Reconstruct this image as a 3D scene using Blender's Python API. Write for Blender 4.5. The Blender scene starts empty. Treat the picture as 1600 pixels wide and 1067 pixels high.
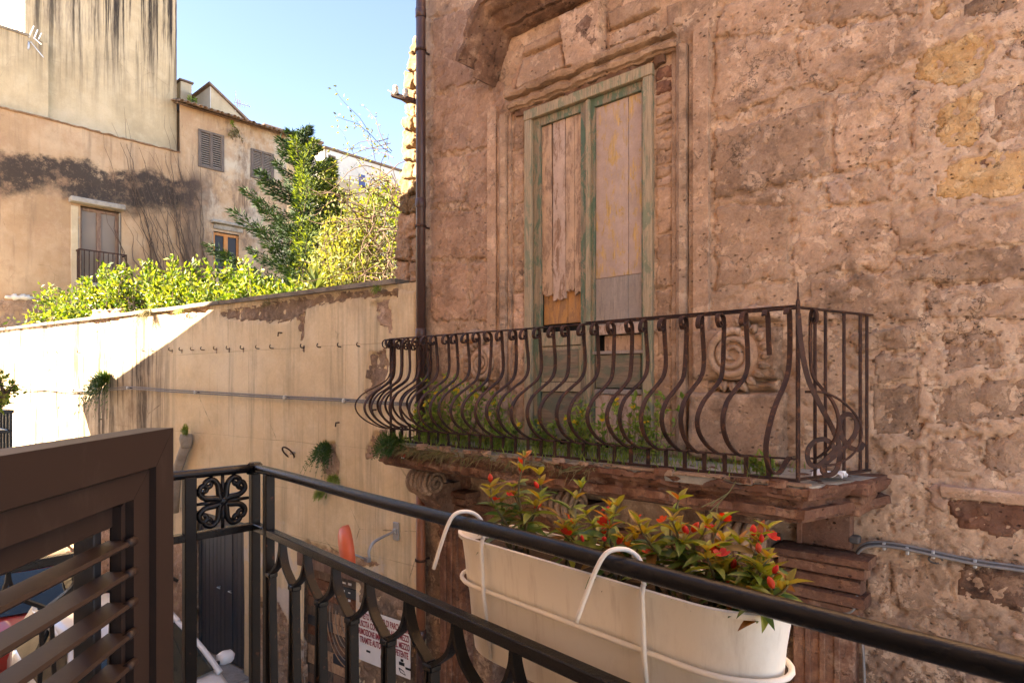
import bpy, math, random
import numpy as np
from mathutils import Vector, Matrix

# ------------------------------------------------------------------ camera, sky, sun, exposure
sc = bpy.context.scene
COL = sc.collection
CZ = 4.15                                     # eye height above the street
YAW = math.radians(42.53)
FW = Vector((-math.sin(YAW), math.cos(YAW), 0))
RT = Vector((math.cos(YAW), math.sin(YAW), 0))

cam = bpy.data.cameras.new('camera')
cam.sensor_width = 36.0
cam.lens = 22.5
cam.shift_y = 66.5 / 1600
cam.clip_start = 0.02
cam.clip_end = 2000
camo = bpy.data.objects.new('camera', cam)
COL.objects.link(camo)
camo.location = (0, 0, CZ)
camo.rotation_euler = (math.radians(90), 0, YAW)
sc.camera = camo

SUN = Vector((0.42, 0.72, -0.55)).normalized()          # direction the light travels
w = bpy.data.worlds.new('World')
sc.world = w
w.use_nodes = True
wn = w.node_tree
bg = wn.nodes['Background']
sky = wn.nodes.new('ShaderNodeTexSky')
sky.sky_type = 'NISHITA'
sky.sun_disc = False
sky.sun_elevation = math.asin(-SUN.z)
sky.sun_rotation = math.atan2(-SUN.x, -SUN.y)
sky.altitude = 1000
sky.air_density = 0.40
sky.dust_density = 0.1
sky.ozone_density = 1.2
wn.links.new(sky.outputs[0], bg.inputs[0])
bg.inputs[1].default_value = 0.09

sl = bpy.data.lights.new('sun', 'SUN')
sl.energy = 5.0
sl.angle = math.radians(0.5)
sl.color = (1.0, 0.93, 0.82)
so = bpy.data.objects.new('sun', sl)
COL.objects.link(so)
so.rotation_euler = SUN.to_track_quat('-Z', 'Y').to_euler()
so.location = (0, 0, 30)

vs = sc.view_settings
vs.view_transform = 'Standard'
vs.look = 'None'
vs.gamma = 1
vs.use_curve_mapping = False
vs.exposure = 3.65
vs.use_white_balance = True
vs.white_balance_temperature = 8000
vs.white_balance_tint = 13
sc.render.engine = 'CYCLES'
sc.cycles.use_denoising = True
sc.cycles.max_bounces = 6
sc.cycles.diffuse_bounces = 4
sc.cycles.transparent_max_bounces = 8
sc.cycles.caustics_reflective = False
sc.cycles.caustics_refractive = False
sc.cycles.sample_clamp_indirect = 6.0

# ------------------------------------------------------------------ helpers
RND = random.Random(11)

def ray(px, py):
    return FW + RT * ((px - 800) / 1000) + Vector((0, 0, (600 - py) / 1000))

def onY(px, py, Y):
    d = ray(px, py)
    p = d * (Y / d.y)
    return Vector((p.x, Y, p.z + CZ))

def onX(px, py, X):
    d = ray(px, py)
    p = d * (X / d.x)
    return Vector((X, p.y, p.z + CZ))

def at(px, py, z):
    p = ray(px, py) * z
    return Vector((p.x, p.y, p.z + CZ))

class Frame:
    """a vertical wall plane: origin, u along it to the right, n out of it to the street"""
    def __init__(s, o, u):
        s.o = Vector(o); s.u = Vector(u).normalized(); s.n = Vector((s.u.y, -s.u.x, 0))
    def uv(s, px, py, off=0):
        d = ray(px, py)
        c = Vector((0, 0, CZ))
        t = ((s.o + s.n * off) - c).dot(s.n) / d.dot(s.n)
        p = c + d * t - s.o
        return (p.dot(s.u), p.z)
    def pt(s, u, v, h=0):
        return s.o + s.u * u + Vector((0, 0, v)) + s.n * h
    def px(s, px, py, h=0):
        u, v = s.uv(px, py, h)
        return s.pt(u, v, h)

F_Y = 4.55
FAC = Frame((0, F_Y, CZ), (1, 0, 0))                     # the palace front
GW = Frame((-5.50, 4.47, CZ), (0.9962, 0.0866, 0))        # the garden wall
LB = -22.5                                               # the block left of the garden faces +X
LBF = Frame((LB, 0, CZ), (0, 1, 0))

# --- numpy gradient noise
_rs = np.random.RandomState(5)
_perm = np.concatenate([_rs.permutation(512)] * 3)
_gr = _rs.rand(512) * 2 * math.pi
_gx, _gy = np.cos(_gr), np.sin(_gr)

def pn(x, y, seed=0):
    x = np.asarray(x, float) + seed * 17.31; y = np.asarray(y, float) + seed * 9.77
    xi = np.floor(x).astype(int); yi = np.floor(y).astype(int)
    fx = x - xi; fy = y - yi
    xi &= 511; yi &= 511
    def g(ix, iy, dx, dy):
        h = _perm[_perm[ix & 511] + (iy & 511)]
        return _gx[h] * dx + _gy[h] * dy
    a = g(xi, yi, fx, fy); b = g(xi + 1, yi, fx - 1, fy)
    c = g(xi, yi + 1, fx, fy - 1); d = g(xi + 1, yi + 1, fx - 1, fy - 1)
    ux = fx * fx * fx * (fx * (fx * 6 - 15) + 10); uy = fy * fy * fy * (fy * (fy * 6 - 15) + 10)
    return (a + (b - a) * ux) * (1 - uy) + (c + (d - c) * ux) * uy

def fbm(x, y, s, octv=4, seed=0, gain=0.5):
    r = 0; a = 1.0; f = 1.0 / s
    for i in range(octv):
        r = r + a * pn(np.asarray(x) * f, np.asarray(y) * f, seed + i * 3)
        a *= gain; f *= 2.03
    return r

def sstep(a, b, x):
    t = np.clip((x - a) / (b - a), 0, 1)
    return t * t * (3 - 2 * t)

# --- mesh builder
class MB:
    def __init__(s):
        s.v = []; s.f = []
    def add(s, vs_, fs_):
        n = len(s.v)
        s.v.extend([tuple(p) for p in vs_]); s.f.extend([tuple(i + n for i in f) for f in fs_])
        return s
    def box(s, a, b, bev=0.0):
        """axis-aligned box from corner a to corner b, with a small chamfer round its edges"""
        x0, x1 = sorted((a[0], b[0])); y0, y1 = sorted((a[1], b[1])); z0, z1 = sorted((a[2], b[2]))
        return s.obox(((x0 + x1) / 2, (y0 + y1) / 2, (z0 + z1) / 2), (x1 - x0, y1 - y0, z1 - z0), None, bev)
    def obox(s, c, size, rot=None, bev=0.0):
        c = Vector(c); hx, hy, hz = size[0] / 2, size[1] / 2, size[2] / 2
        bev = min(bev, hx * .49, hy * .49, hz * .49)
        m = rot if rot is not None else Matrix.Identity(3)
        if bev <= 0:
            vs_ = [c + m @ Vector((x, y, z)) for x in (-hx, hx) for y in (-hy, hy) for z in (-hz, hz)]
            return s.add(vs_, [(0, 1, 3, 2), (4, 6, 7, 5), (0, 4, 5, 1), (2, 3, 7, 6), (0, 2, 6, 4), (1, 5, 7, 3)])
        vs_ = []; idx = {}
        for sx in (-1, 1):
            for sy in (-1, 1):
                for sz in (-1, 1):
                    for k in range(3):
                        p = [sx * hx, sy * hy, sz * hz]
                        for j in range(3):
                            if j != k: p[j] -= (sx, sy, sz)[j] * bev
                        idx[(sx, sy, sz, k)] = len(vs_)
                        vs_.append(c + m @ Vector(p))
        fs_ = []
        for sx in (-1, 1):
            fs_.append([idx[(sx, -1, -1, 0)], idx[(sx, 1, -1, 0)], idx[(sx, 1, 1, 0)], idx[(sx, -1, 1, 0)]][::sx])
            fs_.append([idx[(-1, sx, -1, 1)], idx[(-1, sx, 1, 1)], idx[(1, sx, 1, 1)], idx[(1, sx, -1, 1)]][::sx])
            fs_.append([idx[(-1, -1, sx, 2)], idx[(1, -1, sx, 2)], idx[(1, 1, sx, 2)], idx[(-1, 1, sx, 2)]][::sx])
        for sa in (-1, 1):
            for sb in (-1, 1):
                fs_.append([idx[(-1, sa, sb, 1)], idx[(1, sa, sb, 1)], idx[(1, sa, sb, 2)], idx[(-1, sa, sb, 2)]][::-sa * sb])
                fs_.append([idx[(sa, -1, sb, 0)], idx[(sa, 1, sb, 0)], idx[(sa, 1, sb, 2)], idx[(sa, -1, sb, 2)]][::sa * sb])
                fs_.append([idx[(sa, sb, -1, 0)], idx[(sa, sb, 1, 0)], idx[(sa, sb, 1, 1)], idx[(sa, sb, -1, 1)]][::-sa * sb])
        for sx in (-1, 1):
            for sy in (-1, 1):
                for sz in (-1, 1):
                    fs_.append([idx[(sx, sy, sz, 0)], idx[(sx, sy, sz, 1)], idx[(sx, sy, sz, 2)]][::sx * sy * sz])
        return s.add(vs_, fs_)
    def bar(s, p, q, wd, th, side=None, bev=0.0):
        """straight bar from p to q; wd along `side`, th across"""
        p = Vector(p); q = Vector(q); d = (q - p); L = d.length; d.normalize()
        sd = Vector(side) if side is not None else Vector((0, 0, 1))
        sd = (sd - d * sd.dot(d))
        if sd.length < 1e-4: sd = Vector((1, 0, 0)) - d * d.x
        sd.normalize(); t = d.cross(sd)
        m = Matrix((d, sd, t)).transposed()
        return s.obox((p + q) / 2, (L, wd, th), m, bev)
    def tube(s, pts, r, n=8, cap=True, closed=False):
        pts = [Vector(p) for p in pts]; k = len(pts)
        rr = r if isinstance(r, (list, tuple)) else [r] * k
        base = len(s.v); up = None
        for i, p in enumerate(pts):
            if closed: t = pts[(i + 1) % k] - pts[i - 1]
            else: t = pts[min(i + 1, k - 1)] - pts[max(i - 1, 0)]
            if t.length < 1e-9: t = Vector((0, 0, 1))
            t.normalize()
            if up is None:
                up = Vector((0, 0, 1)) if abs(t.z) < .9 else Vector((1, 0, 0))
            up = (up - t * up.dot(t)).normalized(); b = t.cross(up)
            for j in range(n):
                a = 2 * math.pi * j / n
                s.v.append(tuple(p + (up * math.cos(a) + b * math.sin(a)) * rr[i]))
        for i in range(k if closed else k - 1):
            i2 = (i + 1) % k
            for j in range(n):
                j2 = (j + 1) % n
                s.f.append((base + i * n + j, base + i * n + j2, base + i2 * n + j2, base + i2 * n + j))
        if cap and not closed:
            s.f.append(tuple(base + j for j in range(n))[::-1])
            s.f.append(tuple(base + (k - 1) * n + j for j in range(n)))
        return s
    def flat(s, pts, wd, th, side):
        """flat iron strip swept along pts; width along `side`, thickness across"""
        pts = [Vector(p) for p in pts]; k = len(pts); base = len(s.v); sd0 = Vector(side).normalized()
        for i, p in enumerate(pts):
            t = (pts[min(i + 1, k - 1)] - pts[max(i - 1, 0)]).normalized()
            sd = (sd0 - t * sd0.dot(t)).normalized(); b = t.cross(sd)
            for (a, c) in ((-1, -1), (1, -1), (1, 1), (-1, 1)):
                s.v.append(tuple(p + sd * (a * wd / 2) + b * (c * th / 2)))
        for i in range(k - 1):
            for j in range(4):
                j2 = (j + 1) % 4
                s.f.append((base + i * 4 + j, base + i * 4 + j2, base + i * 4 + 4 + j2, base + i * 4 + 4 + j))
        s.f.append((base + 3, base + 2, base + 1, base))
        s.f.append(tuple(base + (k - 1) * 4 + j for j in range(4)))
        return s
    def loft(s, rings, closed_ring=True, cap=True):
        n = len(rings[0]); base = len(s.v)
        for r in rings: s.v.extend([tuple(p) for p in r])
        for i in range(len(rings) - 1):
            for j in range(n if closed_ring else n - 1):
                j2 = (j + 1) % n
                s.f.append((base + i * n + j, base + i * n + j2, base + (i + 1) * n + j2, base + (i + 1) * n + j))
        if cap and closed_ring:
            s.f.append(tuple(base + j for j in range(n))[::-1])
            s.f.append(tuple(base + (len(rings) - 1) * n + j for j in range(n)))
        return s
    def lathe(s, c, axis, prof, n=16):
        """prof = [(along axis, radius)]"""
        c = Vector(c); ax = Vector(axis).normalized()
        u = ax.cross(Vector((0, 0, 1)) if abs(ax.z) < .9 else Vector((1, 0, 0))).normalized(); v = ax.cross(u)
        rings = [[c + ax * a + (u * math.cos(2 * math.pi * j / n) + v * math.sin(2 * math.pi * j / n)) * max(r, 1e-4) for j in range(n)] for a, r in prof]
        return s.loft(rings)
    def prism(s, poly, off):
        """polygon of 3-D points pushed along off"""
        off = Vector(off); poly = [Vector(p) for p in poly]; n = len(poly)
        return s.add(poly + [p + off for p in poly], [tuple(range(n))[::-1], tuple(range(n, 2 * n))] + [(i, (i + 1) % n, n + (i + 1) % n, n + i) for i in range(n)])
    def build(s, name, mat, parent=None, smooth=False, world=True):
        me = bpy.data.meshes.new(name)
        vv = s.v
        if parent is not None and world:
            o = root_of(parent)
            vv = [(a - o.x, b - o.y, c - o.z) for a, b, c in vv]
        me.from_pydata(vv, [], s.f)
        me.materials.append(mat)
        if smooth is True: me.polygons.foreach_set('use_smooth', [True] * len(me.polygons))
        me.update()
        ob = bpy.data.objects.new(name, me)
        COL.objects.link(ob)
        if parent is not None: ob.parent = parent
        if smooth == 'auto':
            try: me.set_sharp_from_angle(angle=math.radians(40)); me.polygons.foreach_set('use_smooth', [True] * len(me.polygons)); me.set_sharp_from_angle(angle=math.radians(40))
            except Exception: pass
        return ob

def root_of(o):
    """sum of the plain offsets up to the top (roots are only moved, never turned, when they hold world-built parts)"""
    p = Vector((0, 0, 0))
    while o is not None:
        p += o.location; o = o.parent
    return p

def thing(name, label, cat, loc=(0, 0, 0), group=None):
    o = bpy.data.objects.new(name, None)
    o.empty_display_size = .1
    COL.objects.link(o)
    o.location = loc
    tag(o, label, cat, group)
    return o

def tag(o, label=None, cat=None, group=None, kind=None):
    if label: o['label'] = label
    if cat: o['category'] = cat
    if group: o['group'] = group
    if kind: o['kind'] = kind
    return o

def inst(name, me, parent, loc, rot=None, scale=None):
    """another object on shared mesh data; loc in the parent's space"""
    o = bpy.data.objects.new(name, me)
    COL.objects.link(o)
    o.parent = parent
    o.location = loc
    if rot is not None: o.rotation_euler = rot
    if scale is not None: o.scale = scale if not isinstance(scale, (int, float)) else (scale,) * 3
    return o

def copy_tree(src, parent=None):
    c = src.copy(); COL.objects.link(c); c.parent = parent
    for ch in src.children: copy_tree(ch, c)
    return c

def arc(n, f):
    return [f(i / (n - 1)) for i in range(n)]

def bez(pts, n=12):
    """Catmull-Rom through pts"""
    P = [Vector(p) for p in pts]; P = [P[0] * 2 - P[1]] + P + [P[-1] * 2 - P[-2]]
    out = []
    for i in range(1, len(P) - 2):
        for k in range(n):
            t = k / n
            out.append(.5 * ((2 * P[i]) + (P[i + 1] - P[i - 1]) * t + (2 * P[i - 1] - 5 * P[i] + 4 * P[i + 1] - P[i + 2]) * t * t + (3 * P[i] - P[i - 1] - 3 * P[i + 1] + P[i + 2]) * t ** 3))
    out.append(P[-2])
    return out

# --- signed distance to a polygon, inside positive
def poly_sd(U, V, poly):
    d = np.full(U.shape, 1e9); ins = np.zeros(U.shape, bool); n = len(poly)
    for i in range(n):
        ax, ay = poly[i]; bx, by = poly[(i + 1) % n]
        ex, ey = bx - ax, by - ay; L = ex * ex + ey * ey + 1e-12
        t = np.clip(((U - ax) * ex + (V - ay) * ey) / L, 0, 1)
        d = np.minimum(d, np.hypot(U - ax - t * ex, V - ay - t * ey))
        c = ((ay > V) != (by > V)) & (U < (bx - ax) * (V - ay) / (by - ay + 1e-12) + ax)
        ins ^= c
    return np.where(ins, d, -d)

def patch(name, poly, fr, h, amp, mat, parent, res=.02, seed=0, bev=.03, base=None, edge=.02, nscale=.12, smooth=False, dip=.03, octv=4):
    """an irregular slab of stone or plaster lying on wall frame fr; poly in wall (u, v)"""
    us = [p[0] for p in poly]; vs_ = [p[1] for p in poly]
    u = np.arange(min(us) - 2 * res - edge, max(us) + 2 * res + edge, res); v = np.arange(min(vs_) - 2 * res - edge, max(vs_) + 2 * res + edge, res)
    U, V = np.meshgrid(u, v)
    D = poly_sd(U, V, poly) + edge * fbm(U, V, .11, 3, seed + 40) * 1.6
    H = sstep(0, bev, D) * h + amp * fbm(U, V, nscale, octv, seed) * sstep(-.01, bev, D)
    if base is not None: H = H + base(U, V)
    H = np.where(D > 0, H, H - dip - np.maximum(h, 0))
    cell = (D[:-1, :-1] > -res * .2) | (D[1:, :-1] > -res * .2) | (D[:-1, 1:] > -res * .2) | (D[1:, 1:] > -res * .2)
    idx = -np.ones(U.shape, int)
    jj, ii = np.nonzero(cell)
    for a, b in ((0, 0), (1, 0), (0, 1), (1, 1)): idx[jj + a, ii + b] = 0
    sel = np.nonzero(idx == 0); idx[sel] = np.arange(len(sel[0]))
    off = root_of(parent) if parent is not None else Vector((0, 0, 0))
    o = fr.o - off
    Us, Vs, Hs = U[sel], V[sel], H[sel]
    co = np.stack([o.x + fr.u.x * Us + fr.n.x * Hs, o.y + fr.u.y * Us + fr.n.y * Hs, o.z + Vs], 1)
    fs_ = np.stack([idx[jj, ii], idx[jj, ii + 1], idx[jj + 1, ii + 1], idx[jj + 1, ii]], 1)
    me = bpy.data.meshes.new(name)
    me.from_pydata(co.tolist(), [], fs_.tolist())
    me.materials.append(mat)
    me.polygons.foreach_set('use_smooth', [True] * len(me.polygons)); me.update()
    ob = bpy.data.objects.new(name, me); COL.objects.link(ob); ob.parent = parent
    return ob

def rect_poly(u0, v0, u1, v1):
    return [(u0, v0), (u1, v0), (u1, v1), (u0, v1)]

def sheet(name, fr, us, vs_, hfun, mat, parent, hole=None):
    """displaced wall sheet on frame fr over the grid lines us x vs_"""
    U, V = np.meshgrid(np.array(us), np.array(vs_))
    H = hfun(U, V)
    off = root_of(parent) if parent is not None else Vector((0, 0, 0)); o = fr.o - off
    co = np.stack([(o.x + fr.u.x * U + fr.n.x * H).ravel(), (o.y + fr.u.y * U + fr.n.y * H).ravel(), (o.z + V).ravel()], 1)
    nj, ni = U.shape
    idx = np.arange(nj * ni).reshape(nj, ni)
    keep = np.ones((nj - 1, ni - 1), bool)
    if hole is not None:
        cu = (U[:-1, :-1] + U[1:, 1:]) / 2; cv = (V[:-1, :-1] + V[1:, 1:]) / 2
        for (a, b, c, d) in hole: keep &= ~((cu > a) & (cu < c) & (cv > b) & (cv < d))
    jj, ii = np.nonzero(keep)
    fs_ = np.stack([idx[jj, ii], idx[jj, ii + 1], idx[jj + 1, ii + 1], idx[jj + 1, ii]], 1)
    me = bpy.data.meshes.new(name)
    me.from_pydata(co.tolist(), [], fs_.tolist())
    me.materials.append(mat)
    me.polygons.foreach_set('use_smooth', [True] * len(me.polygons)); me.update()
    ob = bpy.data.objects.new(name, me); COL.objects.link(ob); ob.parent = parent
    return ob

def lines(*segs):
    """grid lines: segs = (start, end, step) joined"""
    out = []
    for a, b, s in segs:
        n = max(1, int(round((b - a) / s)))
        out += [a + (b - a) * i / n for i in range(n)]
    out.append(segs[-1][1])
    return out

# ------------------------------------------------------------------ materials
class NM:
    def __init__(s, name, rough=.8, spec=.3, metal=0.0):
        s.m = bpy.data.materials.new(name); s.m.use_nodes = True
        s.t = s.m.node_tree; s.n = s.t.nodes; s.l = s.t.links
        s.b = s.n['Principled BSDF']
        s.b.inputs['Roughness'].default_value = rough
        s.b.inputs['Specular IOR Level'].default_value = spec
        s.b.inputs['Metallic'].default_value = metal
        s._g = None; s._tc = None; s.h = None
    def pos(s):
        if s._g is None: s._g = s.n.new('ShaderNodeNewGeometry')
        return s._g.outputs['Position']
    def island(s):
        s.pos(); return s._g.outputs['Random Per Island']
    def obj(s):
        if s._tc is None: s._tc = s.n.new('ShaderNodeTexCoord')
        return s._tc.outputs['Object']
    def orand(s):
        return s.n.new('ShaderNodeObjectInfo').outputs['Random']
    def _in(s, sock, v):
        if hasattr(v, 'is_output'): s.l.new(v, sock)
        elif v is not None:
            if isinstance(v, (tuple, list)) and len(v) == 3 and len(sock.default_value) == 4: v = (*v, 1)
            sock.default_value = v
    def mapp(s, co, scale=(1, 1, 1), rot=(0, 0, 0), loc=(0, 0, 0)):
        m = s.n.new('ShaderNodeMapping'); s._in(m.inputs['Vector'], co)
        m.inputs['Scale'].default_value = scale; m.inputs['Rotation'].default_value = rot; m.inputs['Location'].default_value = loc
        return m.outputs[0]
    def noise(s, co, scale, detail=4, rough=.55, dist=0.0):
        m = s.n.new('ShaderNodeTexNoise'); s._in(m.inputs['Vector'], co)
        m.inputs['Scale'].default_value = scale; m.inputs['Detail'].default_value = detail
        m.inputs['Roughness'].default_value = rough; m.inputs['Distortion'].default_value = dist
        return m.outputs['Fac']
    def voro(s, co, scale, feat='F1', rnd=1.0, out='Distance'):
        m = s.n.new('ShaderNodeTexVoronoi'); m.feature = feat; s._in(m.inputs['Vector'], co)
        m.inputs['Scale'].default_value = scale; m.inputs['Randomness'].default_value = rnd
        return m.outputs[out]
    def ramp(s, fac, stops, interp='LINEAR'):
        m = s.n.new('ShaderNodeValToRGB'); s._in(m.inputs[0], fac); e = m.color_ramp.elements; m.color_ramp.interpolation = interp
        while len(e) > 1: e.remove(e[-1])
        for i, (p, c) in enumerate(stops):
            q = e[0] if i == 0 else e.new(p)
            q.position = p; q.color = (c, c, c, 1) if isinstance(c, (int, float)) else (*c, 1)
        return m.outputs[0]
    def mix(s, fac, a, b, mode='MIX'):
        m = s.n.new('ShaderNodeMix'); m.data_type = 'RGBA'; m.blend_type = mode
        s._in(m.inputs[0], fac); s._in(m.inputs[6], a); s._in(m.inputs[7], b)
        return m.outputs[2]
    def math(s, op, a, b=None, c=None, clamp=False):
        m = s.n.new('ShaderNodeMath'); m.operation = op; m.use_clamp = clamp
        s._in(m.inputs[0], a)
        if b is not None: s._in(m.inputs[1], b)
        if c is not None: s._in(m.inputs[2], c)
        return m.outputs[0]
    def sep(s, co):
        m = s.n.new('ShaderNodeSeparateXYZ'); s._in(m.inputs[0], co); return m.outputs
    def band(s, x, a, b, c, d):
        """1 between b and c, fading to 0 at a and d"""
        m = s.n.new('ShaderNodeMapRange'); m.interpolation_type = 'SMOOTHSTEP'; s._in(m.inputs[0], x); m.inputs[1].default_value = a; m.inputs[2].default_value = b
        k = s.n.new('ShaderNodeMapRange'); k.interpolation_type = 'SMOOTHSTEP'; s._in(k.inputs[0], x); k.inputs[1].default_value = d; k.inputs[2].default_value = c
        return s.math('MULTIPLY', m.outputs[0], k.outputs[0])
    def step(s, x, a, b):
        m = s.n.new('ShaderNodeMapRange'); m.interpolation_type = 'SMOOTHSTEP'; s._in(m.inputs[0], x); m.inputs[1].default_value = a; m.inputs[2].default_value = b
        return m.outputs[0]
    def bump(s, h, strength=.5, dist=.01):
        m = s.n.new('ShaderNodeBump'); m.inputs['Strength'].default_value = strength; m.inputs['Distance'].default_value = dist
        s._in(m.inputs['Height'], h)
        if s.h is not None: s.l.new(s.h, m.inputs['Normal'])
        s.h = m.outputs[0]
    def done(s, col=None, rough=None):
        if col is not None: s._in(s.b.inputs['Base Color'], col)
        if rough is not None: s._in(s.b.inputs['Roughness'], rough)
        if s.h is not None: s.l.new(s.h, s.b.inputs['Normal'])
        return s.m

def hsv_var(m, col, fac, lo=.8, hi=1.2):
    """multiply colour by a value between lo and hi driven by fac"""
    v = m.n.new('ShaderNodeMapRange'); m._in(v.inputs[0], fac); v.inputs[3].default_value = lo; v.inputs[4].default_value = hi
    h = m.n.new('ShaderNodeHueSaturation'); m._in(h.inputs['Color'], col); m.l.new(v.outputs[0], h.inputs['Value'])
    return h.outputs[0]

def simple(name, col, rough=.6, spec=.3, metal=0.0, var=.12, nscale=8, bump=0.0, bscale=60, bdist=.002):
    m = NM(name, rough, spec, metal)
    n = m.noise(m.obj(), nscale, 5, .6)
    c = hsv_var(m, col, n, 1 - var * 2, 1 + var * 2)
    if bump: m.bump(m.noise(m.obj(), bscale, 4, .6), bump, bdist)
    return m.done(c)

M = {}

def stone_mat(name, c_dark, c_mid, c_light, pits=.6, scale=1.0, per_obj=.17, rough=.95, grey=.3, relief=1.0, mort=False, lime=.5):
    """weathered tufa: mottled base, grey skins, pale lime bloom, dark pits; relief in metres into one bump"""
    m = NM(name, rough, .12)
    p = m.pos()
    nz = m.n.new('ShaderNodeTexNoise'); m._in(nz.inputs['Vector'], p); nz.inputs['Scale'].default_value = 2.3; nz.inputs['Detail'].default_value = 6; nz.inputs['Roughness'].default_value = .72
    r1, g1, b1 = m.sep(nz.outputs['Color'])[0:3]
    mid = m.noise(m.mapp(p, loc=(3, 1, 7)), 8 * scale, 5, .68, .3)
    fine = m.noise(p, 46 * scale, 4, .75)
    c = m.ramp(m.math('ADD', m.math('MULTIPLY', mid, .38), m.math('MULTIPLY', r1, .62)), [(.36, c_dark), (.47, c_mid), (.53, tuple(x * 1.12 for x in c_mid)), (.64, c_light)])
    c = m.mix(m.math('MULTIPLY', m.ramp(g1, [(.50, 0.0), (.60, 1.0)]), grey), c, (.20, .128, .092))
    lb = m.math('MULTIPLY', m.ramp(b1, [(.54, 0.0), (.62, 1.0)]), m.ramp(mid, [(.42, 0.0), (.58, 1.0)]))
    c = m.mix(m.math('MULTIPLY', lb, lime), c, (.60, .41, .28))
    if mort:
        # past the dressed blocks the wall is rubble smeared over with pink lime
        q = m.sep(p); k = m.math('MULTIPLY', m.step(m.math('ADD', q[0], m.math('MULTIPLY', r1, 1.2)), -.95, -.35), m.step(q[2], CZ - 1.1, CZ - .5))
        c = m.mix(m.math('MULTIPLY', k, .30), c, (.54, .355, .235))
        lo = m.math('MULTIPLY', m.step(q[2], CZ - .9, CZ - 1.5), m.ramp(r1, [(.44, 0.0), (.54, 1.0)]))
        c = m.mix(m.math('MULTIPLY', lo, .7), c, (.115, .070, .052))
    # spalled skins: a crisp-edged flake layer, paler fresh stone under it
    sp_ = m.math('MULTIPLY', m.ramp(mid, [(.555, 0.0), (.572, 1.0)]), m.ramp(g1, [(.40, 0.0), (.50, 1.0)]))
    c = m.mix(m.math('MULTIPLY', sp_, .45), c, tuple(min(.7, x * 1.12) for x in c_light))
    chip = m.ramp(fine, [(.60, 0.0), (.66, 1.0)])
    c = hsv_var(m, c, fine, .50, 1.50)
    c = m.mix(m.math('MULTIPLY', chip, .35), c, tuple(x * .35 for x in c_dark))
    # hairline cracks that wander with the grain
    wv = m.n.new('ShaderNodeVectorMath'); wv.operation = 'MULTIPLY_ADD'; m.l.new(nz.outputs['Color'], wv.inputs[0]); wv.inputs[1].default_value = (.9, .9, .9); m.l.new(p, wv.inputs[2])
    ck = m.math('MULTIPLY', m.ramp(m.voro(m.mapp(wv.outputs[0], scale=(1, 1, 1.7)), 1.9, 'DISTANCE_TO_EDGE'), [(.0, 1.0), (.011, 0.0)]), m.ramp(b1, [(.53, 0.0), (.58, 1.0)]))
    c = m.mix(m.math('MULTIPLY', ck, .55), c, tuple(x * .38 for x in c_dark))
    pit = m.voro(m.mapp(p, scale=(1, 1, 1.6)), 17 * scale)
    pm = m.math('MULTIPLY', m.ramp(pit, [(.10, 1.0), (.22, 0.0)]), m.ramp(m.noise(m.mapp(p, loc=(2, 2, 2)), 5.0, 3, .6), [(.47, 0.0), (.57, 1.0)]))
    c = m.mix(m.math('MULTIPLY', pm, pits), c, tuple(x * .42 for x in c_dark))
    if per_obj: c = hsv_var(m, c, m.orand(), 1 - per_obj, 1 + per_obj)
    h = m.math('ADD', m.math('MULTIPLY', fine, .0065 * relief), m.math('MULTIPLY', mid, .007 * relief))
    h = m.math('SUBTRACT', h, m.math('MULTIPLY', m.math('ADD', m.math('MULTIPLY', sp_, .45), m.math('ADD', pm, ck)), .011 * relief))
    m.bump(h, 1.0, 1.0)
    return m.done(c)

M['stone'] = stone_mat('palace_stone', (.20, .120, .074), (.385, .240, .150), (.57, .380, .248))
M['wall'] = stone_mat('palace_wall_face', (.235, .142, .087), (.445, .286, .180), (.63, .438, .292), mort=True)
M['stone_l'] = stone_mat('palace_stone_soft', (.23, .132, .082), (.375, .225, .143), (.52, .335, .22), pits=.45, relief=.9)
M['stone_dark'] = stone_mat('weathered_dark_stone', (.055, .030, .020), (.15, .082, .052), (.31, .185, .115), grey=.5)
M['stone_red'] = stone_mat('red_brown_stone', (.07, .032, .021), (.175, .082, .050), (.32, .165, .095), grey=.3)
M['stone_ochre'] = stone_mat('ochre_tufa', (.25, .14, .066), (.48, .285, .13), (.62, .415, .225), pits=.9, scale=1.4, grey=.12, lime=.2, relief=1.6)
M['stone_grey'] = stone_mat('grey_brown_tufa', (.17, .105, .066), (.34, .213, .135), (.51, .337, .218), pits=.8, scale=1.3, relief=1.6)
M['mortar'] = stone_mat('pink_lime_mortar', (.34, .205, .135), (.47, .30, .205), (.58, .40, .29), pits=.3, grey=.15)
M['stone_dimmed'] = stone_mat('stone_dimmed_for_sun', (.10, .062, .032), (.19, .125, .068), (.29, .20, .115), pits=.7, grey=.2)  # darkened so the sunlit wall end does not burn out

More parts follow.
